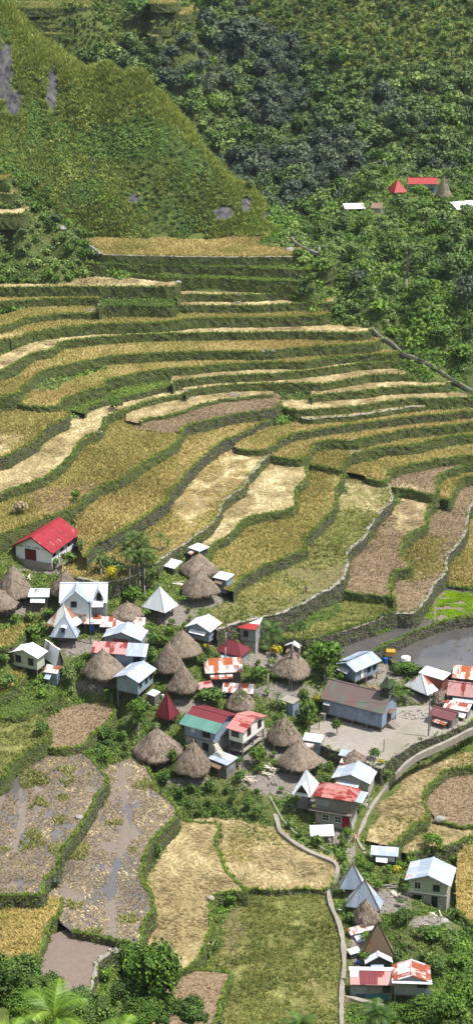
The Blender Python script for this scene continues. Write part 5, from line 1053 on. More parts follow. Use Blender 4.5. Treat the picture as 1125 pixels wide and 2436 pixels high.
PXY = np.concatenate(PXY)
def near_path(X, Y, d=.9):
    m = np.zeros(len(X), bool)
    for a in PXY: m |= np.hypot(X-a[0], Y-a[1]) < d
    return m
FA = np.array(FOOT)
def near_foot(X, Y, k=1.0):
    m = np.zeros(len(X), bool)
    for x, y, r in FA: m |= np.hypot(X-x, Y-y) < r*k+.2
    return m
def sample(n, x0, x1, y0, y1, margin=160):
    X = rng.uniform(x0, x1, n); Y = rng.uniform(y0, y1, n); Z = ground(X, Y); px, py = proj(X, Y, Z); m = (px > -margin) & (px < 1125+margin)
    return X[m], Y[m], Z[m], px[m], py[m]
def stuff(name, label, mats, protos, grp, X, Y, Z, scl, dt, mi=None):
    """protos grp lists; mi: material per proto"""
    which = grp; V, T = merge(protos, which, np.stack([X, Y, Z], -1), rng.uniform(0, 6.28, len(X)), scl, dt)
    sizes = [len(p[0]) for p in protos]; md = None
    if mi is not None: md = np.concatenate([np.full((which == k).sum()*sizes[k], mi[k]) for k in range(len(protos)) if (which == k).any()])
    o = quads_mesh(name, V, T, mats, midx=md); o['kind'] = 'stuff'; return o
def spurbox(px, py): return (px > 800) & (px < 930) & (py > 478) & (py < 535) | (px > 905) & (px < 1075) & (py > 425) & (py < 492) | (px > 1060) & (px < 1140) & (py > 480) & (py < 528)
# 1 village and lower-slope undergrowth
SH = [shrubs(26, .30, 200+k) for k in range(6)]
X, Y, Z, px, py = sample(36000, -62, 62, 224, 345)
nz = fbm(X*.12, Y*.12, 3, 70)
m = (dirtmask(px, py) + nz*.5 < .45) & ~in_slabs(X, Y, Z) & ~near_foot(X, Y, 1.0) & ~near_path(X, Y); X, Y, Z, px, py, nz = (a[m] for a in (X, Y, Z, px, py, nz))
k = rng.integers(0, 6, len(X)); sc_ = rng.uniform(.3, .85, len(X))*(1+np.clip(nz, 0, 1)*1.1)
k2 = k.copy(); mats = np.where(nz+rng.normal(0, .15, len(X)) > .05, 0, 1)
stuff('village_undergrowth', None, ['leaf_mid', 'weed', 'leaf_bright'], SH*3, k + 6*np.where(fbm(X*.2, Y*.2, 2, 71) > .22, 2, mats), X, Y, Z, sc_, rng.uniform(-.25, .25, len(X)), [0]*6+[1]*6+[2]*6)
# sparse weeds on the bare ground
X, Y, Z, px, py = sample(5000, -50, 50, 215, 335); m = (dirtmask(px, py) > .4) & ~in_slabs(X, Y, Z) & (fbm(X*.4, Y*.4, 2, 72) > .12); X, Y, Z = X[m], Y[m], Z[m]
stuff('yard_weeds', None, 'weed', SH, rng.integers(0, 6, len(X)), X, Y, Z, rng.uniform(.12, .28, len(X)), rng.uniform(-.1, .4, len(X)))
# 2 banks beside and above the terraces
X, Y, Z, px, py = sample(26000, -75, 75, 345, 500)
m = ~in_slabs(X, Y, Z) & ~near_path(X, Y, .7) & ~near_foot(X, Y) & ((px < 300) | (px > 600)); X, Y, Z, px, py = (a[m] for a in (X, Y, Z, px, py))
sp = px > 640; nz = fbm(X*.09, Y*.09, 3, 73); sc_ = rng.uniform(.5, 1.3, len(X))*(1+np.clip(nz, 0, 1)*1.3)*np.where(sp, 1.2, 1.0)
stuff('bank_undergrowth', None, ['leaf_mid', 'leaf_forest', 'leaf_bright'], SH*3, rng.integers(0, 6, len(X)) + 6*np.where(nz > .15, 2, np.where(nz < -.12, 1, 0)), X, Y, Z, sc_, rng.uniform(-.25, .25, len(X)), [0]*6+[1]*6+[2]*6)
for s in SL:
    if s['crop'] != 'weed': continue
    p = s['poly']; lo, hi = p.min(0), p.max(0); n = int((hi-lo).prod()*.9); q = lo+rng.random((n, 2))*(hi-lo); q = q[inpoly(q[:, 0], q[:, 1], p)]
    q = q[~in_slabs(q[:, 0], q[:, 1], np.full(len(q), s['z']+.01))]; X, Y = q[:, 0], q[:, 1]
    if len(X) > 5: stuff('bench_weeds', None, ['leaf_mid', 'leaf_bright'], SH*2, rng.integers(0, 6, len(X)) + 6*(fbm(X*.1, Y*.1, 2, 78) > .05), X, Y, np.full(len(X), s['z']), rng.uniform(.3, .8, len(X))*(1.0 if s['z'] < 30 else 1.25), rng.uniform(-.2, .2, len(X)), [0]*6+[1]*6)
# 3 the spur
X, Y, Z, px, py = sample(16000, 10, 110, 455, 600); m = ~near_foot(X, Y) & ~in_slabs(X, Y, Z) & (px > 680) & (~spurbox(px, py) | (rng.random(len(px)) < .25)); X, Y, Z, px, py = (a[m] for a in (X, Y, Z, px, py))
nz = fbm(X*.07, Y*.07, 3, 74); stuff('spur_undergrowth', None, ['leaf_mid', 'leaf_forest', 'leaf_bright'], SH*3, rng.integers(0, 6, len(X)) + 6*np.where(nz+(py < 560)*.25 > .3, 2, np.where(nz < -.05, 1, 0)), X, Y, Z, rng.uniform(.7, 1.9, len(X)), rng.uniform(-.25, .25, len(X)), [0]*6+[1]*6+[2]*6)
# 4 cliff
def cliffzone(px, py, Y): 
    rx = np.interp(px, [-300,0,100,200,300,400,470,540,600,640,668], [-260,15,100,170,215,260,330,400,470,520,555]); return (px < 672) & (Y > 478) & (Y < 592)
X, Y, Z, px, py = sample(80000, -110, 40, 478, 590); rkv = np.zeros(len(X))
for x, y, a, b in rockp: rkv = np.maximum(rkv, np.clip(1.2-.7*np.hypot((px-x)/a, (py-y)/b), 0, 1))
m = cliffzone(px, py, Y) & (rkv + fbm(X*.3, Z*.3, 3, 75)*.5 < .55) & ~in_slabs(X, Y, Z); X, Y, Z, px, py = (a[m] for a in (X, Y, Z, px, py))
nz = fbm(X*.06, Z*.06+Y*.02, 4, 76) + .25*np.clip((240-py)/400, -1, 1)*0; GT = [tuft(14, 1.0, .16, 230+k, .5) for k in range(4)]
rdg = np.clip(1-(py-np.interp(px, [0,100,200,300,400,470,540,600,640,668], [15,100,170,215,260,330,400,470,520,555]))/60, 0, 1)
kind = np.where(nz + rdg*.5 + rng.normal(0, .22, len(X)) > -.10, 2, np.where(nz < -.2, 1, 0)); grp = np.where(kind == 2, 12+rng.integers(0, 4, len(X)), rng.integers(0, 6, len(X)) + 6*(kind == 1))
stuff('cliff_vegetation', None, ['leaf_cliff', 'leaf_mid'], SH*2+GT, grp, X, Y, Z, np.where(kind == 2, rng.uniform(.8, 1.5, len(X)), rng.uniform(.4, .95, len(X))*(1+np.clip(fbm(X*.15, Z*.15, 2, 77)*2, -.3, 1))), rng.uniform(-.2, .2, len(X))+rdg*.15, [0]*6+[1]*6+[0]*4)
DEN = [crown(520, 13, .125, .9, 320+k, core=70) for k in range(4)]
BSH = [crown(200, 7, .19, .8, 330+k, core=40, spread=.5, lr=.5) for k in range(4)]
def poisson(X, Y, r):
    cell = {}; keep = []; S_ = 4.0; X, Y, r = X.tolist(), Y.tolist(), r.tolist()
    for i in range(len(X)):
        a, b = int(X[i]//S_), int(Y[i]//S_); ok = True
        for da in (-1, 0, 1):
            for db in (-1, 0, 1):
                for j in cell.get((a+da, b+db), ()):
                    if (X[i]-X[j])**2+(Y[i]-Y[j])**2 < ((r[i]+r[j])*.5)**2: ok = False; break
                if not ok: break
            if not ok: break
        if ok: cell.setdefault((a, b), []).append(i); keep.append(i)
    return np.array(keep)
i = np.nonzero(fbm(X*.05, Z*.08, 3, 81) - rdg*.3 + rng.normal(0, .15, len(X)) > .2)[0]; rad = rng.uniform(.45, 1.25, len(X)); i = i[poisson(X[i], Y[i], rad[i]*.9)]
LB = [crown(80, 5, .28, .8, 360+k, core=12, spread=.5, lr=.5) for k in range(4)]
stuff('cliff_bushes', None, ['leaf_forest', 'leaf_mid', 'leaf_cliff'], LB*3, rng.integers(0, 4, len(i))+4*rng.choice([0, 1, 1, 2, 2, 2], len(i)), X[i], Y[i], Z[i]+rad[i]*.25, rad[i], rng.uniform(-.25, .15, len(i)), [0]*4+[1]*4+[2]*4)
X, Y, Z, px, py = sample(16000, -75, 100, 440, 560); m = ~in_slabs(X, Y, Z) & ~near_path(X, Y, 1.6) & ~near_foot(X, Y, 1.1) & ((px < 240) & (Y < 482) | (px > 690) & (Y < 570)) & ~spurbox(px, py); X, Y, Z = X[m], Y[m], Z[m]
rad = rng.uniform(.9, 2.4, len(X)); i = poisson(X, Y, rad*1.05)
stuff('bank_bushes', None, ['leaf_mid', 'leaf_forest', 'leaf_bright'], BSH*3, rng.integers(0, 4, len(i))+4*rng.choice([0, 0, 1, 1, 2], len(i)), X[i], Y[i], Z[i]+rad[i]*.3, rad[i], rng.uniform(-.25, .25, len(i)), [0]*4+[1]*4+[2]*4)
# 5 forest
CRp = [crown(340, 9, .15, .95, 300+k, core=60, spread=.5, lr=.52) for k in range(6)]
X, Y, Z, px, py = sample(60000, -150, 150, 570, 780, 200)
open_ = (px > 590) & (py < 190 - (px-590)*.02) & (py < 60 + (px-590)*.45); terr = (px < 480) & (py < 120)
m = ~in_slabs(X, Y, Z) & (Y > 580) | (px > 660) & (Y > 600); m &= ~in_slabs(X, Y, Z); X, Y, Z, px, py, open_, terr = (a[m] for a in (X, Y, Z, px, py, open_, terr))
rad = 2.1+3.3*rng.random(len(X))**1.7; rad = np.where(open_, rad*rng.uniform(.25, .6, len(X)), np.where(terr, rad*.3, rad))
i = poisson(X, Y, rad*np.where(open_ | terr, .9, .70)); X, Y, Z, px, py, rad, open_, terr = (a[i] for a in (X, Y, Z, px, py, rad, open_, terr))
nz = fbm(X*.03, Y*.03, 3, 80)
dark = ((px > 380) & (px < 720) & (py > 20) & (py < 230) & (nz > -.12)) | (nz < -.2)
kind = np.where(open_ | terr, np.where(rng.random(len(X)) < .5, 3, 2), np.where(dark, 1, np.where(rng.random(len(X)) < .22, 2, 0)))
mt_ = ['leaf_forest', 'leaf_dark', 'leaf_mid', 'leaf_cliff']
big = np.nonzero((rad > 3.2) & (px > 0) & (px < 1125) & (py > 10) & (py < 520))[0]; rng.shuffle(big); big = big[:110]
rest = np.ones(len(X), bool); rest[big] = False
w_ = rng.integers(0, 6, len(X)); dz = np.stack([rad, rad, rad*rng.uniform(.8, 1.3, len(X))], -1)
ux, uy, uz, upx, upy = sample(9000, -130, 130, 575, 770, 120); um = ~in_slabs(ux, uy, uz); ux, uy, uz = ux[um], uy[um], uz[um]
stuff('forest_undergrowth', None, ['leaf_mid', 'leaf_forest', 'leaf_cliff'], SH*3, rng.integers(0, 18, len(ux)), ux, uy, uz, rng.uniform(.8, 1.9, len(ux)), rng.uniform(-.25, .2, len(ux)), [0]*6+[1]*6+[2]*6)
SMC = [crown(90, 5, .26, .9, 350+k, core=14, spread=.5, lr=.5) for k in range(6)]
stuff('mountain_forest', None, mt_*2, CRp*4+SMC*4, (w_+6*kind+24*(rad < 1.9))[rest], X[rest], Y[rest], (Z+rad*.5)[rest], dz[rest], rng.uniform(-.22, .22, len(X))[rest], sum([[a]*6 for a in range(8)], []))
FM = {}
SMALLC = None
def crown_mesh(mat, k, kind='crown'):
    key = (mat, k, kind)
    if key not in FM:
        V, T = {'crown': CRp, 'dense': DEN, 'bush': BSH, 'fine': FINE}[kind][k]; FM[key] = quads_mesh('crown', V, np.clip(T, 0, 1), mat, me_only=True)
    return FM[key]
FINE = [crown(3200, 26, .055, .95, 340+k, core=160, spread=.68, lr=.34) for k in range(3)]
tn = MB(); tn.path([(0,0,-1.0), (0,0,.3), (.02,.01,1.0)], [.04, .03, .022], 7)
for a in range(4): tn.path([(.01,0,.78+.05*a), (.12*math.cos(a*1.9), .12*math.sin(a*1.9), .92+.05*a)], [.02, .01], 5)
TRM = tn.mesh('trunk', 'bark', True)
FLAB = {0: 'broad-crowned forest tree among many on the mountainside', 1: 'dark rounded forest tree among many on the mountainside', 2: 'lighter green forest tree among many on the mountainside', 3: 'yellowish bushy tree among many on the mountainside'}
def mk_tree(name, label, cat, base, h, cr, mesh, group=None, squash=1.0, lean=0.0, trunk=True, th=None):
    r = empty(name, label, cat, base, rnd.uniform(0, 6.28), group)
    c = bpy.data.objects.new('crown', mesh); COL.objects.link(c); c.parent = r; c.location = (lean, 0, h-cr*squash*.85); c.scale = (cr, cr, cr*squash)
    if trunk:
        t = bpy.data.objects.new('trunk', TRM); COL.objects.link(t); t.parent = r; hh = h-cr*.5*squash; t.scale = (hh if th is None else th, hh if th is None else th, hh)
    return r
for i in big:
    mk_tree('forest_tree', FLAB[int(kind[i])], 'tree', (X[i], Y[i], Z[i]), rad[i]*1.5+1, rad[i], crown_mesh(mt_[kind[i]], int(w_[i])), FLAB[int(kind[i])].replace(' tree', ' trees'), rnd.uniform(.85, 1.2), th=4)
# single trees and shrubs: crown centre in the photograph, crown radius in pixels, what it stands on is the terrain below
def tree_at(name, label, cat, px, py, rpx, mat, kind='crown', k=0, squash=1.0, lift=.9, D=None, group=None, hgt=None):
    """lift: how far the foot lies under the crown centre, in crown radii"""
    if D is None:
        q = gp(px, py + rpx*lift); b = np.array([q.x, q.y, max(q.z, surf(q.x, q.y))]); s = sc(b[0], b[1], b[2]); cr = rpx/s*1.12; h = cr*min(lift, 1.15 if name != 'tall_tree' else 4)/1.0 + cr*squash*.85
    else:
        c = PD(px, py, D); cr = rpx/sc(*c)*1.15; g_ = surf(c[0], c[1]); b = np.array([c[0], c[1], g_]); cr *= 1.25; h = c[2]-g_+cr*squash*.85
    return mk_tree(name, label, cat, b, h, cr, crown_mesh(mat, k, kind), group, squash, trunk=h > cr*1.2)
SG = 'shrubs around the village houses'
for a in [
 ('leafy_tree','big bright green leafy tree beside the blue house with twin roofs','tree',772,1552,46,'leaf_bright','dense',0,1.2,1.6),('leafy_tree','leafy light green tree in front of the small white shed at the churchyard','tree',800,1755,17,'leaf_mid','dense',1,1.3,1.3),
 ('leafy_tree','light green tree beside the muddy field, close to the dark red pyramid roof','tree',332,1690,32,'leaf_bright','dense',2,1.2,1.4),('leafy_tree','tall dark green tree between the concrete box and the old church','tree',730,1690,27,'leaf_mid','dense',3,1.5,1.5),
 ('shrub','wide dark bush behind the big two-storey house','shrub',500,1660,38,'leaf_mid','dense',0,.6,.6),('shrub','dark bush beside the palms under the chapel','shrub',243,1362,24,'leaf_forest','bush',1,1,.8),
 ('shrub','low leafy bush at the corner of the white chapel','shrub',130,1340,17,'leaf_mid','bush',2,.8,.7),('shrub','leafy bush below the chapel windows','shrub',165,1338,22,'leaf_mid','bush',3,.8,.7),('shrub','bushy plant behind the chapel wall','shrub',195,1335,16,'leaf_forest','bush',0,.8,.7),
 ('shrub','bright bush beside the smooth white pyramid roof','shrub',318,1418,27,'leaf_bright','dense',1,.9,.7),('shrub','yellow-flecked bush next to the cross-gabled house','shrub',268,1398,20,'leaf_yellow','bush',2,1,.8),('shrub','bush behind the cross-gabled house near the tall palms','shrub',285,1380,22,'leaf_forest','bush',3,1,.8),
 ('dark_tree','dark narrow tree at the end of the row of tall palms','tree',362,1375,24,'leaf_forest','dense',0,1.8,1.2),('shrub','bush between the dormered roof and the palms, near the picture edge','shrub',115,1462,20,'leaf_mid','bush',1,.8,.7),('shrub','large bush under the dormered pyramid roof','shrub',80,1505,26,'leaf_mid','bush',0,.8,.7),
 ('dark_tree','dark leafy mass under the row of betel palms','tree',335,1370,22,'leaf_forest','dense',2,1.3,.9),('dark_tree','dark leafy tree between the drooping palm and the terrace path','tree',262,1368,20,'leaf_forest','dense',3,1.1,.9),('shrub','round dark bush beside the small blue shed','shrub',165,1605,27,'leaf_forest','dense',1,.9,.7),('shrub','tangled bush beside the half rusty house','shrub',372,1525,24,'leaf_mid','bush',2,1.1,.8),('shrub','big-leaved bush beside the round-topped hut','shrub',365,1560,18,'leaf_mid','bush',3,1,.8),
 ('shrub','bright yellow-green shrub in front of the balcony house','shrub',489,1541,12,'leaf_yellow','bush',0,1,.8),('shrub','yellow-green shrub under the coconut palm','shrub',655,1552,17,'leaf_yellow','bush',1,1.2,.9),('shrub','bushy green clump below the orange-roofed house','shrub',617,1605,26,'leaf_bright','bush',2,.8,.7),
 ('shrub','yellow-green clump against the end wall of the old church','shrub',757,1665,16,'leaf_yellow','bush',3,.8,.7),('shrub','small dark bush on the collapsed red roof side','shrub',556,1548,13,'leaf_forest','bush',1,1,.8),('shrub','round green hedge by the flooded paddy','shrub',968,1592,28,'leaf_bright','dense',2,.6,.5),
 ('shrub','bush hiding the foot of the hut above the muddy field','shrub',405,1800,21,'leaf_mid','dense',3,1,.8),('shrub','green bush sprouting below the cream-panelled room','shrub',612,1800,24,'leaf_bright','dense',0,1.2,.8),('shrub','bush at the side of the wide front thatched hut','shrub',752,1830,18,'leaf_mid','bush',1,1.2,.8),
 ('shrub','yellow-flowered bush under the churchyard wall','shrub',905,1845,11,'leaf_yellow','bush',2,.8,.7),('shrub','dark bush under the corner of the churchyard wall','shrub',890,1825,20,'leaf_mid','bush',3,.8,.7),('small_tree','small dark conical tree by the crossing of the paths','tree',812,2002,13,'leaf_forest','dense',1,1.6,1.1),
 ('shrub','round bush standing in the straw field above the silver gabled roof','shrub',1026,2030,27,'leaf_bright','dense',2,.8,.6),('shrub','small lime-green bush beside the open shed with curtains','shrub',943,2068,15,'leaf_yellow','bush',3,.8,.7),('shrub','bush beside the house with the silver roof','shrub',960,2185,24,'leaf_mid','dense',0,1,.7),
 ('shrub','broad mound of climbing bean plants below the silver-roofed house','shrub',1035,2225,38,'leaf_bright','dense',1,.5,.4),('shrub','dense bush beside the rusty gabled shack','shrub',1040,2300,30,'leaf_mid','dense',2,.8,.6),('shrub','bright bush below the bean plants at the picture edge','shrub',1090,2285,30,'leaf_bright','dense',3,.6,.5),
 ('shrub','trees-like bush behind the blue stilt house','shrub',375,1598,14,'leaf_mid','bush',0,1,.8),('shrub','bush in front of the green house','shrub',20,1650,30,'leaf_mid','dense',0,.7,.5),('shrub','bright bush beside the brown stubble field','shrub',105,1668,20,'leaf_bright','bush',1,.7,.5),
 ('shrub','leafy bush on the corner of the pale wall beside two muddy fields','shrub',100,1778,22,'leaf_mid','dense',2,.9,.6),('shrub','row-end bush between brown stubble and palm tree','shrub',250,1745,26,'leaf_mid','dense',3,.8,.6),('shrub','light bush below the hut above the muddy field','shrub',388,1850,22,'leaf_bright','bush',0,.9,.7),
 ('shrub','dark-leaved climbing plant on the dyke between the muddy fields','shrub',130,2105,22,'leaf_dark','bush',1,.7,.5),('shrub','big round green bush at the curl of the wavy wall','shrub',276,988,20,'leaf_mid','dense',2,.8,.5),('shrub','round pale green bush at the end of the straw strips','shrub',800,742,25,'leaf_mid','dense',3,.8,.5),
 ('shrub','banana-like plant on the wall above the chapel','shrub',182,1205,15,'leaf_bright','bush',3,1,.8),('shrub','rusty-brown dried corn plants beside the chapel field','shrub',52,1240,26,'brown','bush',0,.8,.5),
 ('leafy_tree','bright green round tree between the far red roofs','tree',1010,468,17,'leaf_bright','dense',1,1,.9),('leafy_tree','olive tree beside the far red pyramid roof','tree',882,428,22,'leaf_forest','dense',2,1,.9),('leafy_tree','broad olive tree below the far white roof','tree',1062,530,34,'leaf_forest','dense',3,.9,.9),
 ('tall_tree','tall slender tree with a bare pale trunk on the spur slope','tree',965,610,26,'leaf_forest','dense',0,1.1,3.2),('leafy_tree','pale big-leaved tree at the foot of the spur','tree',905,735,30,'leaf_bright','bush',1,.7,.6),('leafy_tree','bluish green tree in the middle of the spur slope','tree',850,670,30,'leaf_dark','dense',1,.9,.9),
 ('leafy_tree','rounded green tree on the spur slope behind the slender one','tree',1075,640,36,'leaf_forest','dense',2,1,.9),('leafy_tree','leafy tree overhanging the ends of the straw strips','tree',765,655,30,'leaf_mid','dense',3,.9,.8),('leafy_tree','light green tree on the spur above the stairway','tree',1000,690,28,'leaf_mid','dense',0,.9,.9),
 ('leafy_tree','dark tree at the picture edge of the spur slope','tree',1110,700,40,'leaf_dark','dense',1,1.1,.9),('leafy_tree','bright leafy tree low on the bank above the stairway','tree',1045,800,30,'leaf_mid','dense',2,.8,.7),('leafy_tree','leafy bush-like tree above the stairway near the picture edge','tree',1095,840,34,'leaf_bright','dense',3,.7,.6),
 ('leafy_tree','vivid yellow-green flat-topped tree standing out in the dark forest','tree',438,195,34,'leaf_bright','dense',0,.45,.9),('leafy_tree','largest dark domed tree in the upper forest','tree',560,95,52,'leaf_dark','dense',1,.9,.9),('leafy_tree','pale green crowned tree just beyond the cliff ridge','tree',516,335,28,'leaf_mid','dense',2,.8,.9),
 ('leafy_tree','feathery tree at the low end of the cliff ridge','tree',596,445,14,'leaf_forest','dense',3,1.3,.9),('shrub','dense green bush at the edge of the far terraces','tree',330,30,40,'leaf_mid','dense',0,.8,.8)]:
    tree_at(*a)
X, Y, Z, px, py = sample(900, 16, 100, 455, 560, 120); m = ~near_foot(X, Y, 1.3) & ~in_slabs(X, Y, Z) & (px > 700) & (py > 400) & (py < 860) & ~spurbox(px, py) & ~near_path(X, Y, 2.2); X, Y, Z, px, py = (a[m] for a in (X, Y, Z, px, py))
rad = rng.uniform(1.6, 3.6, len(X)); i = poisson(X, Y, rad*1.7); 
for j in i[:75]:
    kk = rnd.randrange(3); mk_tree('leafy_tree', ['mid green bushy tree among others on the spur slope', 'dark green bushy tree among others on the spur slope', 'bright green bushy tree among others on the spur slope'][kk], 'tree', (X[j], Y[j], Z[j]), rad[j]*1.9, rad[j], crown_mesh(['leaf_mid', 'leaf_forest', 'leaf_bright'][kk], rnd.randrange(4), 'dense'), ['mid green', 'dark green', 'bright green'][kk]+' trees on the spur slope', rnd.uniform(.8, 1.2))
X, Y, Z, px, py = sample(3000, -45, 45, 226, 325, 40); m = ~near_foot(X, Y, 1.08) & ~in_slabs(X, Y, Z) & ~near_path(X, Y, 1.4) & (dirtmask(px, py) < .75) & ~((px > 735) & (px < 1125) & (py > 1650) & (py < 1800)); X, Y, Z = X[m], Y[m], Z[m]
rad = rng.uniform(.7, 1.5, len(X)); i = poisson(X, Y, rad*2.0)
for j in i[:170]:
    kk = rnd.randrange(3); mk_tree('shrub', ['mid green garden shrub among the village houses', 'dark green garden shrub among the village houses', 'bright green garden shrub among the village houses'][kk], 'shrub', (X[j], Y[j], Z[j]), rad[j]*1.7, rad[j], crown_mesh(['leaf_mid', 'leaf_forest', 'leaf_bright'][kk], rnd.randrange(4), 'bush'), ['mid green', 'dark green', 'bright green'][kk]+' shrubs of the village', rnd.uniform(.8, 1.3), trunk=False)
# foreground trees on the slope under the viewpoint
for a in [('leafy_tree','big glossy tree at the bottom, in front of the curved line of boulders','tree',352,2345,72,'leaf_bright','dense',0,1.3,0,215),('leafy_tree','lower leafy tree hiding the trunk of the big glossy one','tree',372,2415,46,'leaf_mid','dense',1,1.0,0,213),('leafy_tree','bushy tree in the bottom edge under the big glossy one','tree',330,2425,44,'leaf_bright','dense',2,1.0,0,212),('leafy_tree','smaller tree beside the big glossy one at the bottom','tree',300,2380,40,'leaf_mid','dense',1,1.1,0,214),
 ('leafy_tree','light shrub-like tree at the bottom in front of the brown field','tree',455,2412,42,'leaf_mid','dense',2,.9,0,216),('leafy_tree','dark green tree in the bottom corner above the palm fronds','tree',25,2335,62,'leaf_mid','dense',3,.9,0,212),
 ('leafy_tree','leafy tree beside the corner palm, touching the mud plot','tree',110,2362,42,'leaf_mid','dense',0,.9,0,208),('leafy_tree','thin light tree in front of the square mud plot','tree',190,2385,34,'leaf_forest','dense',1,.9,0,206),
 ('leafy_tree','green treetop filling the bottom edge beside the corner palm','tree',215,2420,50,'leaf_mid','dense',1,.9,0,200),('leafy_tree','low treetop between the corner palm and the mud plot','tree',60,2395,46,'leaf_bright','dense',2,.9,0,203),('leafy_tree','bright bushy treetop at the bottom below the open-posted shack','tree',1010,2420,56,'leaf_bright','bush',2,.8,0,205),('leafy_tree','bright bushy treetop in the bottom corner, past the last shack','tree',1095,2405,60,'leaf_bright','bush',3,.9,0,200),('leafy_tree','small treetop at the bottom beside the stubby palm','tree',935,2425,32,'leaf_bright','bush',0,.9,0,206)]:
    n_, l_, c_, x_, y_, r_, m_, kd, k_, sq_, _, D_ = a; tree_at(n_, l_, c_, x_, y_, r_, m_, 'fine', k_ % 3, sq_, D=D_)
X, Y, Z, px, py = sample(5200, -75, 75, 176, 214, 120); m = ((px < 430) & (py > 2365) | (px < 250) & (py > 2345) | (px > 850) & (py > 2400)) & ~in_slabs(X, Y, Z); X, Y, Z = X[m], Y[m], Z[m]
rad = rng.uniform(.8, 2.2, len(X)); i = poisson(X, Y, rad*.9)
stuff('slope_bushes', None, ['leaf_mid', 'leaf_bright', 'leaf_forest'], DEN[:2]*3, rng.integers(0, 6, len(i)), X[i], Y[i], Z[i]+.6, rad[i], rng.uniform(-.2, .2, len(i)), [0, 0, 1, 1, 2, 2])
# ---------------------------------------------------------------- palms
def fronds(n, e0, e1, droop, m, lw, ll, seed):
    r = np.random.default_rng(seed); Q_, T_ = [], []
    for i in range(n):
        az = 2*math.pi*i*.382*1.0 + r.uniform(-.2, .2); e = e0 + (e1-e0)*i/max(1, n-1) + r.uniform(-.1, .1); L = r.uniform(.85, 1.05); d = np.array([math.cos(az), math.sin(az)]); p = np.zeros(3); pts = [p.copy()]; ang = e
        S_ = 12
        for k in range(S_):
            p = p + np.array([d[0]*math.cos(ang), d[1]*math.cos(ang), math.sin(ang)])*L/S_; pts.append(p.copy()); ang -= droop/S_*(1+.6*k/S_)
        pts = np.array(pts); side = np.array([-d[1], d[0], 0]); tn_ = r.uniform(-.15, .15)
        for k in range(S_):
            a, b = pts[k], pts[k+1]; w = .012*(1-k/S_)+.004; Q_.append([a-side*w, a+side*w, b+side*w, b-side*w]); T_.append(.75)
        for k in range(m):
            t = (k+.5)/m*.93+.07; i0 = min(S_-1, int(t*S_)); f = t*S_-i0; c = pts[i0]*(1-f)+pts[i0+1]*f; tg = pts[i0+1]-pts[i0]; tg /= np.linalg.norm(tg); ln = ll*math.sin(math.pi*min(1, .18+t*.80))**.7*r.uniform(.85, 1.1)
            for s in (-1, 1):
                dr = side*s*.8 + tg*.65 + np.array([0, 0, .12-.35*t]) + r.normal(size=3)*.06; dr /= np.linalg.norm(dr); v = tg*lw*.5
                tip = c + dr*ln + np.array([0, 0, -ln*.18]); Q_.append([c-v, c+v, tip+v*.25, tip-v*.25]); T_.append(np.clip(.48+tn_+r.uniform(-.15, .2)+.1*t, 0, 1))
    return np.array(Q_), np.array(T_)
PALM = {'coconut': fronds(17, 1.15, -.5, 1.3, 22, .035, .34, 1), 'areca': fronds(9, 1.35, .35, 1.5, 11, .06, .36, 2), 'near': fronds(12, 1.35, .15, 1.25, 44, .026, .36, 3), 'tiny': fronds(8, 1.2, .2, 1.4, 10, .07, .4, 4)}
PMB = quads_mesh('palm_fronds', *PALM['near'], 'leaf_palm_bright', me_only=True)
PM = {k: quads_mesh('palm_fronds', V, T, 'leaf_palm', me_only=True) for k, (V, T) in PALM.items()}
def palm(label, kind, bx, by, tx, ty, rpx, group=None, D=None, tr=.12, name='palm_tree', mt='palebark'):
    if D is None: b = gp(bx, by); b = np.array([b.x, b.y, max(b.z, surf(b.x, b.y))]); zz = np.linspace(b[2]+.5, b[2]+30, 400); h = float(zz[np.argmin(np.abs(proj(b[0], b[1], zz)[1]-ty))]-b[2]); lean = (tx-bx)/sc(*b)
    else: c = PD(tx, ty, D); g_ = surf(c[0], c[1]); b = np.array([c[0], c[1], g_]); h = c[2]-g_; lean = 0
    s = sc(b[0], b[1], b[2]+h); r = empty(name, label, 'palm', b, 0, group)
    mb = MB(); mb.path([(0, 0, -.8), (lean*.15, 0, h*.35), (lean*.5, 0, h*.7), (lean, 0, h)], [tr*1.25, tr, tr*.85, tr*.7], 8); mb.build('trunk', mt, r, True)
    c = bpy.data.objects.new('palm_fronds', PMB if kind == 'near' and tx < 500 else PM[kind]); COL.objects.link(c); c.parent = r; c.location = (lean, 0, h); L = rpx/s; c.scale = (L, L, L); c.rotation_euler = (0, 0, rnd.uniform(0, 6.28))
    if kind in ('areca',): m2 = MB(); m2.tube((lean, 0, h-.75), (lean, 0, h+.1), tr*1.15, tr*.8, 7); m2.build('crownshaft', 'leaf_palm_solid', r)
    return r
flat('leaf_palm_solid', (.12, .22, .04))
AG = 'slender betel palms between the chapel and the twin huts'
for i, (bx, by, tx, ty) in enumerate([(312,1392,306,1303),(320,1405,318,1290),(329,1400,330,1312),(338,1398,337,1296),(350,1402,351,1304),(345,1432,346,1318),(310,1430,312,1318),(300,1385,299,1312),(324,1395,323,1283),(343,1392,344,1288),(357,1398,358,1318),(306,1398,304,1322),(316,1388,314,1278),(334,1408,334,1330),(341,1404,340,1276),(362,1400,364,1334),(327,1396,327,1326)]):
    palm('slender betel palm in the tight row beside the smooth white pyramid roof', 'areca', bx, by, tx, ty, 28, AG, tr=.10)
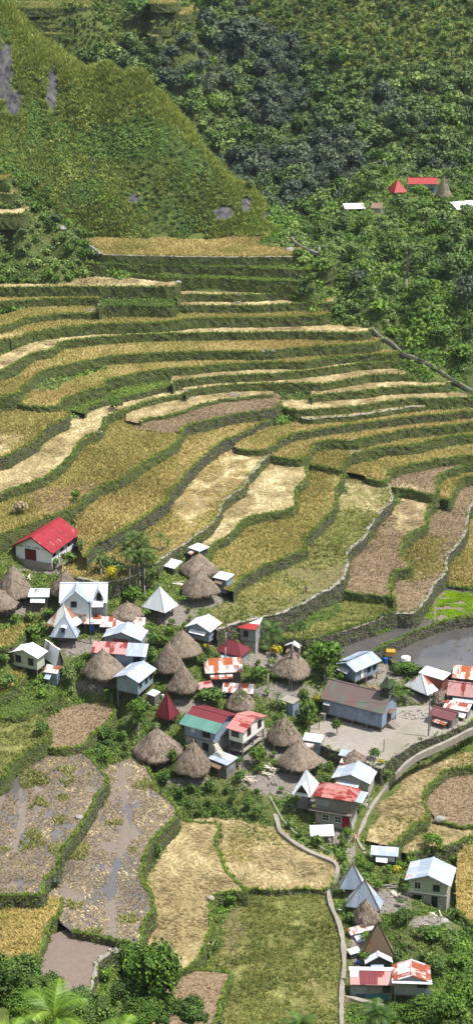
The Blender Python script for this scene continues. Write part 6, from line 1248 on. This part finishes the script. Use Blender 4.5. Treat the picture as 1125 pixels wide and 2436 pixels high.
for l, k, bx, by, tx, ty, r_ in [('slim palm of a pair by the terrace path, the bushier one','areca',382,1335,383,1276,19),('slim palm of a pair by the terrace path, nearer the twin huts','areca',397,1338,401,1288,17),
 ('palm with drooping fronds behind the cross-gabled house','areca',243,1400,240,1318,21),('small palm leaning at the side of the drooping one','areca',253,1390,252,1332,15),('low fluffy palm at the foot of the drooping one','tiny',232,1385,232,1362,17),
 ('tall coconut palm with wide fronds rising over the village centre','coconut',636,1655,645,1500,44),('slim betel palm in front of the collapsed red roof','areca',536,1575,539,1472,16),('small palm in front of the little shed by the twin huts','tiny',527,1385,526,1357,14),
 ('slim palm beside the coconut palm, seen against the green stubble field','areca',690,1620,701,1486,15),('shorter slim palm with dark fronds behind the leafy tree','areca',706,1622,720,1497,15),('short coconut palm in front of the blue stilt house','coconut',268,1672,266,1648,30),
 ('small palm in front of the biggest hut\'s white-roofed shed','tiny',90,1432,90,1405,14),('palm growing out of the light green tree by the muddy field','areca',330,1755,328,1715,22),('young palm between the leafy tree and the concrete box','areca',660,1690,660,1655,18),
 ('palm standing in the yard beside the silver-roofed house','tiny',968,2142,968,2112,19),('coconut palm below the far red roofs','coconut',972,530,972,487,30),('banana clump on the wall above the chapel','tiny',180,1222,180,1200,15),
 ('bushy palm-like plant behind the bell tower','tiny',966,1672,968,1650,22),('thin palm at the picture edge of the stairway bank','tiny',1112,800,1112,780,16)]:
    palm(l, k, bx, by, tx, ty, r_)
for l, tx, ty, r_, D in [('large palm with bright arching fronds in the bottom corner',130,2425,112,150),('palm crown cut by the bottom edge beside the corner palm',285,2475,85,150),('palm fronds in the very corner of the picture',25,2480,80,145),
 ('dark green palm top at the bottom under the wide green field',712,2440,52,175),('dark palm tip left of the bigger one at the bottom',628,2452,28,178),('stubby palm at the bottom under the patchwork shack',893,2412,52,190)]:
    palm(l, 'near', 0, 0, tx, ty, r_, D=D)
# ---------------------------------------------------------------- people
def person(label, px, py, pose='stand', shirt='shirt_dark', legs='trousers', hat=None, face=0.0, hgt=1.62):
    b = gp(px, py); zb = max(b.z, surf(b.x, b.y)); z_ = np.linspace(zb-.1, zb+.1, 2)
    q = P(px, py, zb) if abs(b.z-zb) > .05 else np.array([b.x, b.y])
    s = hgt/1.62
    if pose == 'stand': J = dict(pel=(0,0,.86), ch=(0,.02,1.18), nk=(0,.0,1.38), hd=(0,-.02,1.52), lh=(-.1,0,.82), lk=(-.11,-.03,.46), lf=(-.12,0,.06), lt=(-.12,-.12,.04), rh=(.1,0,.82), rk=(.12,-.02,.46), rf=(.14,.03,.06), rt=(.15,-.1,.04),
        ls=(-.19,0,1.32), le=(-.26,-.02,1.06), lw=(-.22,-.18,.88), rs=(.19,0,1.32), re=(.27,.03,1.05), rw=(.27,-.1,.82))
    elif pose == 'bend': J = dict(pel=(0,.1,.78), ch=(0,-.16,.98), nk=(0,-.36,1.02), hd=(0,-.52,.98), lh=(-.1,.08,.74), lk=(-.13,-.04,.44), lf=(-.14,.08,.06), lt=(-.14,-.06,.04), rh=(.1,.08,.74), rk=(.15,-.06,.42), rf=(.17,.0,.06), rt=(.18,-.14,.04),
        ls=(-.18,-.28,.98), le=(-.2,-.42,.72), lw=(-.12,-.5,.46), rs=(.18,-.28,.98), re=(.2,-.44,.7), rw=(.1,-.56,.44))
    else: J = dict(pel=(0,.0,.28), ch=(0,-.08,.58), nk=(0,-.12,.78), hd=(0,-.2,.92), lh=(-.12,-.02,.27), lk=(-.18,-.38,.46), lf=(-.16,-.3,.06), lt=(-.16,-.42,.04), rh=(.12,-.02,.27), rk=(.2,-.36,.46), rf=(.18,-.28,.06), rt=(.18,-.4,.04),
        ls=(-.18,-.1,.72), le=(-.28,-.3,.56), lw=(-.16,-.46,.44), rs=(.18,-.1,.72), re=(.28,-.3,.54), rw=(.14,-.5,.38))
    rad = dict(pel=.13, ch=.135, nk=.05, hd=.10, lh=.085, lk=.06, lf=.04, lt=.035, rh=.085, rk=.06, rf=.04, rt=.035, ls=.06, le=.042, lw=.03, rs=.06, re=.042, rw=.03)
    names = list(J); E = [('pel','ch'),('ch','nk'),('nk','hd'),('pel','lh'),('lh','lk'),('lk','lf'),('lf','lt'),('pel','rh'),('rh','rk'),('rk','rf'),('rf','rt'),('ch','ls'),('ls','le'),('le','lw'),('ch','rs'),('rs','re'),('re','rw')]
    vs = [tuple(c*s for c in J[n_]) for n_ in names]; rr = [rad[n_]*s for n_ in names]; es = [(names.index(a), names.index(c)) for a, c in E]
    for w, sg in (('lw', -1), ('rw', 1)):        # palm, thumb and four fingers
        p = Vector(J[w]); el = Vector(J[w[0]+'e']); d_ = (p-el).normalized(); sd = d_.cross(Vector((0, 1, .3))).normalized()
        i = names.index(w); pm = p+d_*.07; vs.append(tuple(pm*s)); rr.append(.028*s); es.append((i, len(vs)-1)); ip = len(vs)-1
        for k in range(5):
            o_ = sd*(k-1.6)*.018 if k < 4 else sd*-.045-d_*.02; ln = (.06, .068, .064, .052, .04)[k]; tip = pm+o_+d_*ln+Vector((0, -.015, 0)); vs.append(tuple(tip*s)); rr.append(.008*s); es.append((ip, len(vs)-1))
    me = bpy.data.meshes.new('b'); me.from_pydata(vs, es, []); o = bpy.data.objects.new('b', me); COL.objects.link(o)
    md = o.modifiers.new('s', 'SKIN'); 
    if not me.skin_vertices: me.attributes
    bpy.context.view_layer.update()
    sk = me.skin_vertices[0].data if me.skin_vertices else None
    if sk is None:
        bpy.context.view_layer.objects.active = o; o.select_set(True); bpy.ops.mesh.customdata_skin_add(); sk = me.skin_vertices[0].data
    for i, v in enumerate(sk): v.radius = (rr[i], rr[i]*(.8 if names[i:i+1] and names[i] in ('pel', 'ch') else 1)); v.use_root = (i == 0)
    sb = o.modifiers.new('u', 'SUBSURF'); sb.levels = sb.render_levels = 1
    dg = bpy.context.evaluated_depsgraph_get(); nm = bpy.data.meshes.new_from_object(o.evaluated_get(dg)); bpy.data.objects.remove(o)
    nm.name = 'person'; nm.materials.clear()
    for m_ in ('skin', shirt, legs): nm.materials.append(M(m_))
    hd = Vector(J['hd'])*s; pl = Vector(J['pel'])*s; w1, w2 = Vector(J['lw'])*s, Vector(J['rw'])*s; e1, e2 = Vector(J['le'])*s, Vector(J['re'])*s; f1, f2 = Vector(J['lf'])*s, Vector(J['rf'])*s; kk = [Vector(J[a])*s for a in ('lk', 'rk', 'lh', 'rh')]
    for f in nm.polygons:
        c = f.center; f.use_smooth = True
        if (c-hd).length < .17*s or min((c-w1).length, (c-w2).length) < .13*s or min((c-f1).length, (c-f2).length) < .1*s or (pose != 'crouch' and c.z < .1): f.material_index = 0
        elif min((c-k).length for k in kk) < .24*s or (c-pl).length < .12*s or (pose == 'stand' and c.z < .9*s): f.material_index = 2
        else: f.material_index = 1
    p = bpy.data.objects.new('person', nm); COL.objects.link(p); p.location = (q[0], q[1], zb); p.rotation_euler.z = face; tagset(p, label, 'person', None)
    hz = hd+Vector((0, .01, .03*s)); mb = MB(); A3 = []
    for i in range(6):
        t = i/5*math.pi*.55; A3.append([(hz.x+.115*s*math.sin(t)*math.cos(a*math.pi/6), hz.y+.01+.12*s*math.sin(t)*math.sin(a*math.pi/6), hz.z+.115*s*math.cos(t)) for a in range(12)])
    mb.grid(A3, 0, True); mb.build('hair', 'trim_dark', p, True)
    fm = MB(); fy = hd.y-.105*s
    for sx in (-1, 1): fm.box(sx*.035*s-.012, fy-.004, hd.z+.005, sx*.035*s+.012, fy+.012, hd.z+.02)
    fm.box(-.022*s, fy-.002, hd.z-.055*s, .022*s, fy+.012, hd.z-.045*s); fm.build('face', 'trim_dark', p)
    ns = MB(); ns.box(-.011, fy-.02, hd.z-.03*s, .011, fy+.01, hd.z+.005*s); ns.build('nose', 'skin', p)
    if hat:
        mb = MB(); A3 = [[(hz.x+r_*s*math.cos(a*math.pi/8), hz.y+r_*s*math.sin(a*math.pi/8), hz.z+z__*s) for a in range(16)] for r_, z__ in ((.01, .16), (.09, .15), (.13, .06), (.27, .03), (.27, .015), (.13, .04))]; mb.grid(A3, 0, True); mb.build('hat', hat, p)
    return p
person('farmer in dark clothes standing alone in the green stubble field', 727, 1412, 'stand', 'shirt_dark', 'trousers', None, .4, 1.68)
person('farmer with an orange hat bending at the wall of a straw field', 332, 1011, 'bend', 'shirt_dark', 'trousers', 'hat_straw', 1.2)
person('person in white crouching beside the silver pyramid roofs', 805, 2172, 'crouch', 'shirt_white', 'trousers', None, 2.0)
person('person in pink standing at the side of the silver-roofed house', 1056, 2160, 'stand', 'shirt_pink', 'trousers', None, -.3, 1.5)
person('child in white beside the person in pink', 1049, 2166, 'stand', 'shirt_white', 'cloth_purple', None, .5, 1.1)
person('person in white standing past the yard of the silver-roofed house', 1073, 2176, 'stand', 'shirt_white', 'shirt_dark', None, .2, 1.4)
person('small figure in white on the stairway below the far spur', 759, 600, 'stand', 'shirt_white', 'shirt_white', None, 0)
# ---------------------------------------------------------------- street furniture and clutter
def top_at(b, py):
    zz = np.linspace(b[2]+.3, b[2]+25, 500); return float(zz[np.argmin(np.abs(proj(b[0], b[1], zz)[1]-py))])
def base(px, py):
    z = march(px, py, 0); q = P(px, py, z); return np.array([q[0], q[1], surf(*q)])
def pole(label, px, py, ty, r=.09, mat='post_grey', name='utility_pole', cat='pole', arm=True):
    b = base(px, py); t = top_at(b, ty); h = t-b[2]; mb = MB(); mb.tube((0, 0, -.8), (0, 0, h), r, r*.8, 8); o = mb.build(name, mat); o.location = b; tagset(o, label, cat)
    if arm: m2 = MB(); m2.box(-.5, -.05, h-.45, .5, .05, h-.35); m2.build('crossarm', mat, o)
    return np.array([b[0], b[1], t])
p1 = pole('tall grey utility pole on the churchyard edge by the maroon-roofed shed', 1018, 1752, 1650, .13)
pole('second thinner pole beside the tall one on the churchyard edge', 1022, 1738, 1690, .07, arm=False)
p5 = pole('short dark post standing alone in the churchyard', 912, 1788, 1758, .08, 'w_oldwood', 'post', 'post', False)
p2 = pole('dark pole hung with a blue tarpaulin beside the dormered roof', 216, 1532, 1430, .10, 'trim_dark')
p3 = pole('pale bare pole in front of the thatched hut by the leafy tree', 688, 1642, 1578, .07, 'palebark', arm=False)
pole('second pale bare pole leaning by the same hut', 694, 1645, 1590, .06, 'palebark', 'post', 'pole', False)
p4 = pole('thin pole at the shaggy thatched hut', 651, 1800, 1742, .07, 'w_oldwood', arm=False)
p6 = pole('thin light pole in the bean patch', 966, 2246, 2168, .05, 'palebark', 'post', 'pole', False)
pole('dark leaning stick at the picture edge by the bean mound', 1108, 2235, 2192, .05, 'w_oldwood', 'post', 'pole', False)
pole('thin white stake in the big golden field', 620, 1340, 1318, .05, 'w_oldwood', 'stake', 'stake', False)
pole('leaning stick marker in the field above the flooded paddy', 812, 1484, 1465, .05, 'w_oldwood', 'stake', 'stake', False)
pole('short post with a crossbar at the back of the churchyard', 758, 1735, 1700, .09, 'w_oldwood', 'post', 'post', True)
def wire(label, a, b, sag=1.0, r=.025, mat='cable', name='power_line'):
    a, b = Vector(a), Vector(b); pts = [a.lerp(b, t/14)+Vector((0, 0, -sag*4*(t/14)*(1-t/14))) for t in range(15)]; mb = MB(); mb.path(pts, [r]*15, 5); o = mb.build(name, mat); tagset(o, label, 'cable' if name != 'water_pipe' else 'pipe')
wire('power line from the bare pole by the thatched hut to the churchyard', p3, p1, 1.6)
wire('power line from the tarpaulin pole to the village centre', p2, p3, 2.2)
q1, q2, q3 = base(648, 1903), base(700, 1975), base(790, 2030)
pts = [base(x, y)+np.array([0, 0, .5]) for x, y in ((642,1900),(655,1925),(672,1955),(700,1985),(735,2008),(770,2024),(795,2038),(800,2052))]; mb = MB(); mb.path(pts, [.05]*8, 6); o = mb.build('water_pipe', 'pipe'); tagset(o, 'pale water pipe running through the bushes above the curved footpath', 'pipe')
b = base(220, 1512); o = MB(); A3 = [[(x*.9/4-.45, .12*math.sin(x*2+zz), 2.6-zz*.45) for x in range(5)] for zz in range(5)]; o.grid(A3); o = o.build('tarpaulin', 'blue_tarp'); o.location = b; tagset(o, 'bright blue tarpaulin hanging from the dark pole', 'tarpaulin')
b = base(928, 1572); mb = MB(); mb.slab([(-.85, -.3, 1.35), (.85, -.3, 1.3), (.85, .5, 1.65), (-.85, .5, 1.7)], .05); mb.box(-.8, -.28, .55, .8, -.22, 1.33); r = mb.build('tarpaulin', 'yellow'); r.location = b; tagset(r, 'orange-yellow sheet hung by the flooded paddy', 'tarpaulin')
m2 = MB(); [m2.tube((x, .1, -.4), (x, .1, 1.4), .05, .05, 6) for x in (-.75, .75)]; m2.build('post', 'w_oldwood', r)
def drum(label, px, py, r_, h, mat, cat='drum', name='drum'):
    b = base(px, py); mb = MB(); A3 = [[(rr*math.cos(a*math.pi/8), rr*math.sin(a*math.pi/8), zz) for a in range(16)] for rr, zz in ((r_*.97, -.2), (r_*.97, h*.33), (r_*1.03, h*.34), (r_, h*.36), (r_, h*.66), (r_*1.03, h*.67), (r_, h*.69), (r_, h), (r_*.9, h+.02), (.01, h+.02))]; mb.grid(A3, 0, True)
    o = mb.build(name, mat); o.location = b; tagset(o, label, cat)
drum('dark blue drum beside the orange-yellow sheet', 916, 1575, .45, .95, 'blue_tarp'); drum('white water tank on the hedge by the flooded paddy', 964, 1578, .85, 1.1, 'tank', 'tank', 'water_tank')
drum('small blue drum by the corner of the patchwork shack', 851, 2298, .28, .8, 'blue_tarp'); drum('grey drum beside the blue stilt house', 388, 1662, .3, .8, 'awning'); drum('white bucket-like drum by the silver-roofed house', 1078, 2182, .25, .6, 'tank')
def heap(label, px, py, n, L, W, mat, h=.5, name='plank_pile', cat='plank pile', rz=None):
    b = base(px, py); r = empty(name, label, cat, b, rnd.uniform(0, 3) if rz is None else rz); 
    for i in range(n):
        o = MB(); l = L*rnd.uniform(.6, 1); o.box(-l/2, -.07, -.03, l/2, .07, .03); o = o.build('plank', mat, r); o.location = (rnd.uniform(-.2, .2), rnd.uniform(-W, W)/2, .05+h*i/n*.9); o.rotation_euler = (rnd.uniform(-.1, .1), rnd.uniform(-.12, .12), rnd.uniform(-.5, .5))
for a in [('scattered pale planks between the twin thatched huts and the white pyramid roof',425,1392,12,2.6,1.8,'plank',.5),('loose pale timber frame in the yard below the wide thatched hut',640,1838,16,3.2,2.2,'plank',1.0),('stack of old timbers in front of the wooden stairs house',590,1860,12,2.6,1.2,'plank',.9),
 ('split firewood piled in the yard behind the silver pyramid roofs',938,2132,16,1.3,1.4,'plank',.6,'firewood_pile','firewood'),('dark planks stacked above the firewood',925,2112,8,2.4,1.2,'w_wood',.5),('boards leaning at the edge of the village near the blue long house',905,1598,9,2.2,1.2,'w_wood',.4),
 ('pale boards on the ground beside the wide hut with the black finial',228,1636,9,1.8,2.4,'plank',.3),('scrap timber beside the biggest thatched hut',65,1375,9,2.0,1.6,'plank',.5),('broken sheets and sticks by the two small wall sheds',650,1862,9,2.0,1.6,'w_wood',.4),('scrap boards in the yard of the silver-roofed house',1035,2178,8,1.7,1.6,'plank',.4)]: heap(*a)
# collapsed thatch behind the church
b = base(887, 1650); r = empty('collapsed_thatch_roof', 'collapsed thatch roof with rusty sheets lying behind the old church', 'roof heap', b, -.3); rr_ = np.random.default_rng(5); A3 = []
for i in range(7):
    t = i/6; a = np.arange(28)*2*math.pi/28; A3.append(np.stack([2.5*t*np.cos(a)*(1+.15*np.sin(3*a)), 1.5*t*np.sin(a), 1.5*(1-t)**1.2+fbm(a*3, a*0+t*4, 3, 9)*.5*(t < .95)], -1))
mb = MB(); mb.grid(np.array(A3), 0, True); th_ = mb.build('thatch', 'thatch', r, True); c = np.stack([rr_.uniform(-2, 2, 260), rr_.uniform(-1.2, 1.2, 260), np.zeros(260)], -1); c[:, 2] = 1.4*(1-np.hypot(c[:, 0]/2.6, c[:, 1]/1.6)).clip(0)+.1
d_ = rr_.normal(size=(260, 3))*np.array([.5, .3, .12]); V = np.stack([c-[.05, 0, 0], c+[.05, 0, 0], c+d_+[.02, 0, 0], c+d_-[.02, 0, 0]], 1); quads_mesh('loose_straw', V, rr_.uniform(.2, .9, 260), 'thatchstraw', parent=th_)
for i in range(4): m2 = MB(); m2.slab([(-.5, -.4, .03), (.5, -.4, 0), (.5, .4, .02), (-.5, .4, .05)], .03); s_ = m2.build('rusty_sheet', 'brown_rust', r); s_.location = (rnd.uniform(-1, 1), rnd.uniform(-.6, .6), 1.3+i*.08); s_.rotation_euler = (.3, rnd.uniform(-.3, .3), rnd.uniform(0, 3))
# laundry
def line(label, a, b, cols, h=1.5, n_=None):
    A, B = base(*a), base(*b); A[2] += h; B[2] += h; r = empty('clothesline', label, 'clothesline', A-np.array([0, 0, h]))
    A_, B_ = Vector((0, 0, h)), Vector(B-A)+Vector((0, 0, h)); m = MB(); m.path([A_.lerp(B_, t/6)-Vector((0, 0, .15*math.sin(math.pi*t/6))) for t in range(7)], [.012]*7, 4); m.build('rope', 'cable', r)
    for v in (A_, B_): m = MB(); m.tube((v.x, v.y, -1.0 if v == A_ else v.z-h-.5), tuple(v+Vector((0, 0, .1))), .05, .04, 6); m.build('post', 'w_oldwood', r)
    for i, c_ in enumerate(cols):
        t = (i+.5)/len(cols); p = A_.lerp(B_, t)-Vector((0, 0, .15*math.sin(math.pi*t))); d = (B_-A_).normalized(); w = (B_-A_).length/len(cols)*.8; hh = rnd.uniform(.6, 1.0)
        m = MB(); m.grid([[tuple(p+d*(w*(k/4-.5))+Vector((.05*math.sin(k*2+j), .06*math.cos(k*1.7+j*1.3), -hh*j/3))) for k in range(5)] for j in range(4)]); m.build('hanging_cloth', c_, r)
line('line of dark and bright laundry beside the mossy brown pyramid roof', (948, 2243), (978, 2274), ['cloth_purple', 'cloth_yellow', 'cloth_white', 'cloth_purple', 'cloth_purple', 'shirt_dark'])
line('short line of clothes at the side of the silver-roofed house', (1048, 2140), (1066, 2152), ['cloth_purple', 'shirt_pink', 'cloth_white'])
line('bright cloths hung by the hut above the muddy field', (384, 1812), (404, 1818), ['blue_tarp', 'cloth_white', 'blue_tarp'])
line('red, white and yellow cloths at the bend of the yard footpath', (840, 2004), (850, 1992), ['cloth_red', 'cloth_white', 'cloth_yellow', 'cloth_red'], 1.2)
# stones
def rockmesh(seed, sub=2):
    import bmesh
    bm = bmesh.new(); bmesh.ops.create_icosphere(bm, subdivisions=sub, radius=1); r = random.Random(seed); o_ = [Vector((r.uniform(-1, 1), r.uniform(-1, 1), r.uniform(-1, 1))).normalized() for _ in range(7)]
    for v in bm.verts:
        f = 1-.22*max(0, max(v.co.dot(k)-.75 for k in o_))*4; v.co *= f; v.co.z *= .62
    me = bpy.data.meshes.new('boulder'); bm.to_mesh(me); bm.free(); me.materials.append(M('g_rock')); return me
groundmat('g_rock', (.26,.24,.22), (.42,.39,.35), (.34,.31,.28), 2.0)
RK = [rockmesh(i) for i in range(5)]
def boulder(label, px, py, r_, group=None, z=None):
    b = base(px, py); o = bpy.data.objects.new('boulder', RK[rnd.randrange(5)]); COL.objects.link(o); o.location = (b[0], b[1], (b[2] if z is None else z)+r_*.25); o.scale = (r_*rnd.uniform(.8, 1.2), r_*rnd.uniform(.8, 1.1), r_); o.rotation_euler.z = rnd.uniform(0, 6); tagset(o, label, 'boulder', group)
for x, y in smooth([(318,2255),(290,2262),(262,2268),(240,2280),(228,2295),(227,2318),(236,2335),(228,2352)], 13): boulder('pale boulder in the curved row edging the bare mud plot', x, y-3, .42, 'boulders edging the mud plot')
for l, x, y, r_ in [('grey boulder at the far end of the straight straw strip',424,674,.8),('flat grey stone on the rim between the muddy fields',190,1947,.7),('large grey boulder in the corner of the round brown field',1046,1954,1.1),('pinkish boulder where three lower fields meet',502,2140,.7),
 ('dark boulder on the ledge beside the far spur stairway',690,598,1.3),('pale stone at the foot of the yard path steps',866,2030,.45),('rounded stone below the silver-roofed house',1055,2195,.7),('pale block among weeds on the cliff shoulder',150,548,1.2)]: boulder(l, x, y, r_)
# rubble spills and dry-stone scatter
def rubble(px, py, rx, ry, n, sz=.3, name='rubble'):
    V, T = [], []; b0 = base(px, py); k_ = sc(*b0)
    for _ in range(n):
        a = rnd.uniform(0, 6.28); r_ = math.sqrt(rnd.random()); x, y = b0[0]+rx/k_*r_*math.cos(a), b0[1]+ry/k_/.45*r_*math.sin(a); b = (x, y, surf(x, y)); s_ = sz*rnd.uniform(.5, 1.4)
        c = np.array([b[0], b[1], b[2]+s_*.2]); ax = np.array([rnd.uniform(.6, 1), rnd.uniform(.6, 1), rnd.uniform(.4, .7)])*s_*.5; g_ = [c+ax*np.array(k) for k in ((-1,-1,-1),(1,-1,-1),(1,1,-1),(-1,1,-1),(-.7,-.8,1),(.8,-.7,1),(.7,.8,1),(-.8,.7,1))]
        for f in ((4,5,6,7),(0,1,5,4),(1,2,6,5),(2,3,7,6),(3,0,4,7)): V.append([g_[i] for i in f]); T.append(rnd.uniform(.2, .9))
    o = quads_mesh(name, np.array(V), np.array(T), 'stone_rubble'); o['kind'] = 'stuff'
for a in [(222,742,20,8,60,.5),(640,852,16,6,40,.5),(845,1060,14,8,45,.5),(565,714,10,7,30,.5),(450,935,12,6,24,.5),(560,940,14,6,30,.5),(640,1650,60,18,120,.3),(560,1835,90,20,90,.3),(900,2140,70,30,120,.3),(200,1540,50,20,80,.3),(1040,2215,50,20,90,.35),(40,1445,50,18,60,.3),(340,1672,40,10,50,.3),
 (700,1905,50,20,60,.35),(985,1700,40,12,60,.4),(430,1865,50,8,60,.35),(870,1890,14,30,50,.4)]: rubble(*a)
# ---------------------------------------------------------------- light
w = bpy.data.worlds.new('World'); scene.world = w; w.use_nodes = True; nt = w.node_tree; nt.nodes.clear()
SUN_EL, SUN_AZ = R(64), math.atan2(-.22, 1.0)      # azimuth as a direction in x, y: high on the right
sv = Vector((math.cos(SUN_AZ)*math.cos(SUN_EL), math.sin(SUN_AZ)*math.cos(SUN_EL), math.sin(SUN_EL)))
sky = nt.nodes.new('ShaderNodeTexSky'); sky.sky_type = 'NISHITA'; sky.sun_disc = False; sky.sun_elevation = SUN_EL
sky.sun_rotation = math.atan2(sv.x, sv.y); sky.air_density = 1.0; sky.dust_density = 1.5
bg = nt.nodes.new('ShaderNodeBackground'); bg.inputs[1].default_value = .09; wo = nt.nodes.new('ShaderNodeOutputWorld')

tc = nt.nodes.new('ShaderNodeTexCoord'); mp = nt.nodes.new('ShaderNodeMapping'); mp.inputs['Scale'].default_value = (1, 1, 2.6); nz_ = nt.nodes.new('ShaderNodeTexNoise'); nz_.inputs['Scale'].default_value = 2.3; nz_.inputs['Detail'].default_value = 6
mr = nt.nodes.new('ShaderNodeMapRange'); mr.inputs[1].default_value = .47; mr.inputs[2].default_value = .60; mxs = nt.nodes.new('ShaderNodeMix'); mxs.data_type = 'RGBA'; mxs.inputs[7].default_value = (10, 10.3, 10.8, 1)
nt.links.new(tc.outputs['Generated'], mp.inputs[0]); nt.links.new(mp.outputs[0], nz_.inputs[0]); nt.links.new(nz_.outputs[0], mr.inputs[0]); nt.links.new(mr.outputs[0], mxs.inputs[0]); nt.links.new(sky.outputs[0], mxs.inputs[6])
nt.links.new(mxs.outputs[2], bg.inputs[0]); nt.links.new(bg.outputs[0], wo.inputs[0])
ld = bpy.data.lights.new('sun', 'SUN'); lo = bpy.data.objects.new('sun', ld); COL.objects.link(lo)
ld.energy = 4.6; ld.angle = R(.5); ld.color = (1, .96, .90); lo.rotation_euler = sv.to_track_quat('Z', 'Y').to_euler(); lo.location = (0, 200, 400)
scene.view_settings.view_transform = 'Standard'; scene.view_settings.look = 'None'; scene.view_settings.exposure = .68; scene.view_settings.gamma = 1
scene.cycles.max_bounces = 5; scene.cycles.diffuse_bounces = 3; scene.cycles.transmission_bounces = 3; scene.cycles.transparent_max_bounces = 4

hz = MB().box(-450, -80, -12, 450, 1150, 330).build('haze', 'skin'); hz['kind'] = 'stuff'
m = bpy.data.materials.new('haze'); nt = nodes(m); pv = nt.nodes.new('ShaderNodeVolumePrincipled'); pv.inputs['Color'].default_value = (.72, .82, 1, 1); pv.inputs['Density'].default_value = .00004; pv.inputs['Anisotropy'].default_value = .2
oo = nt.nodes.new('ShaderNodeOutputMaterial'); nt.links.new(pv.outputs[0], oo.inputs['Volume']); hz.data.materials.clear(); hz.data.materials.append(m); hz.display_type = 'WIRE'
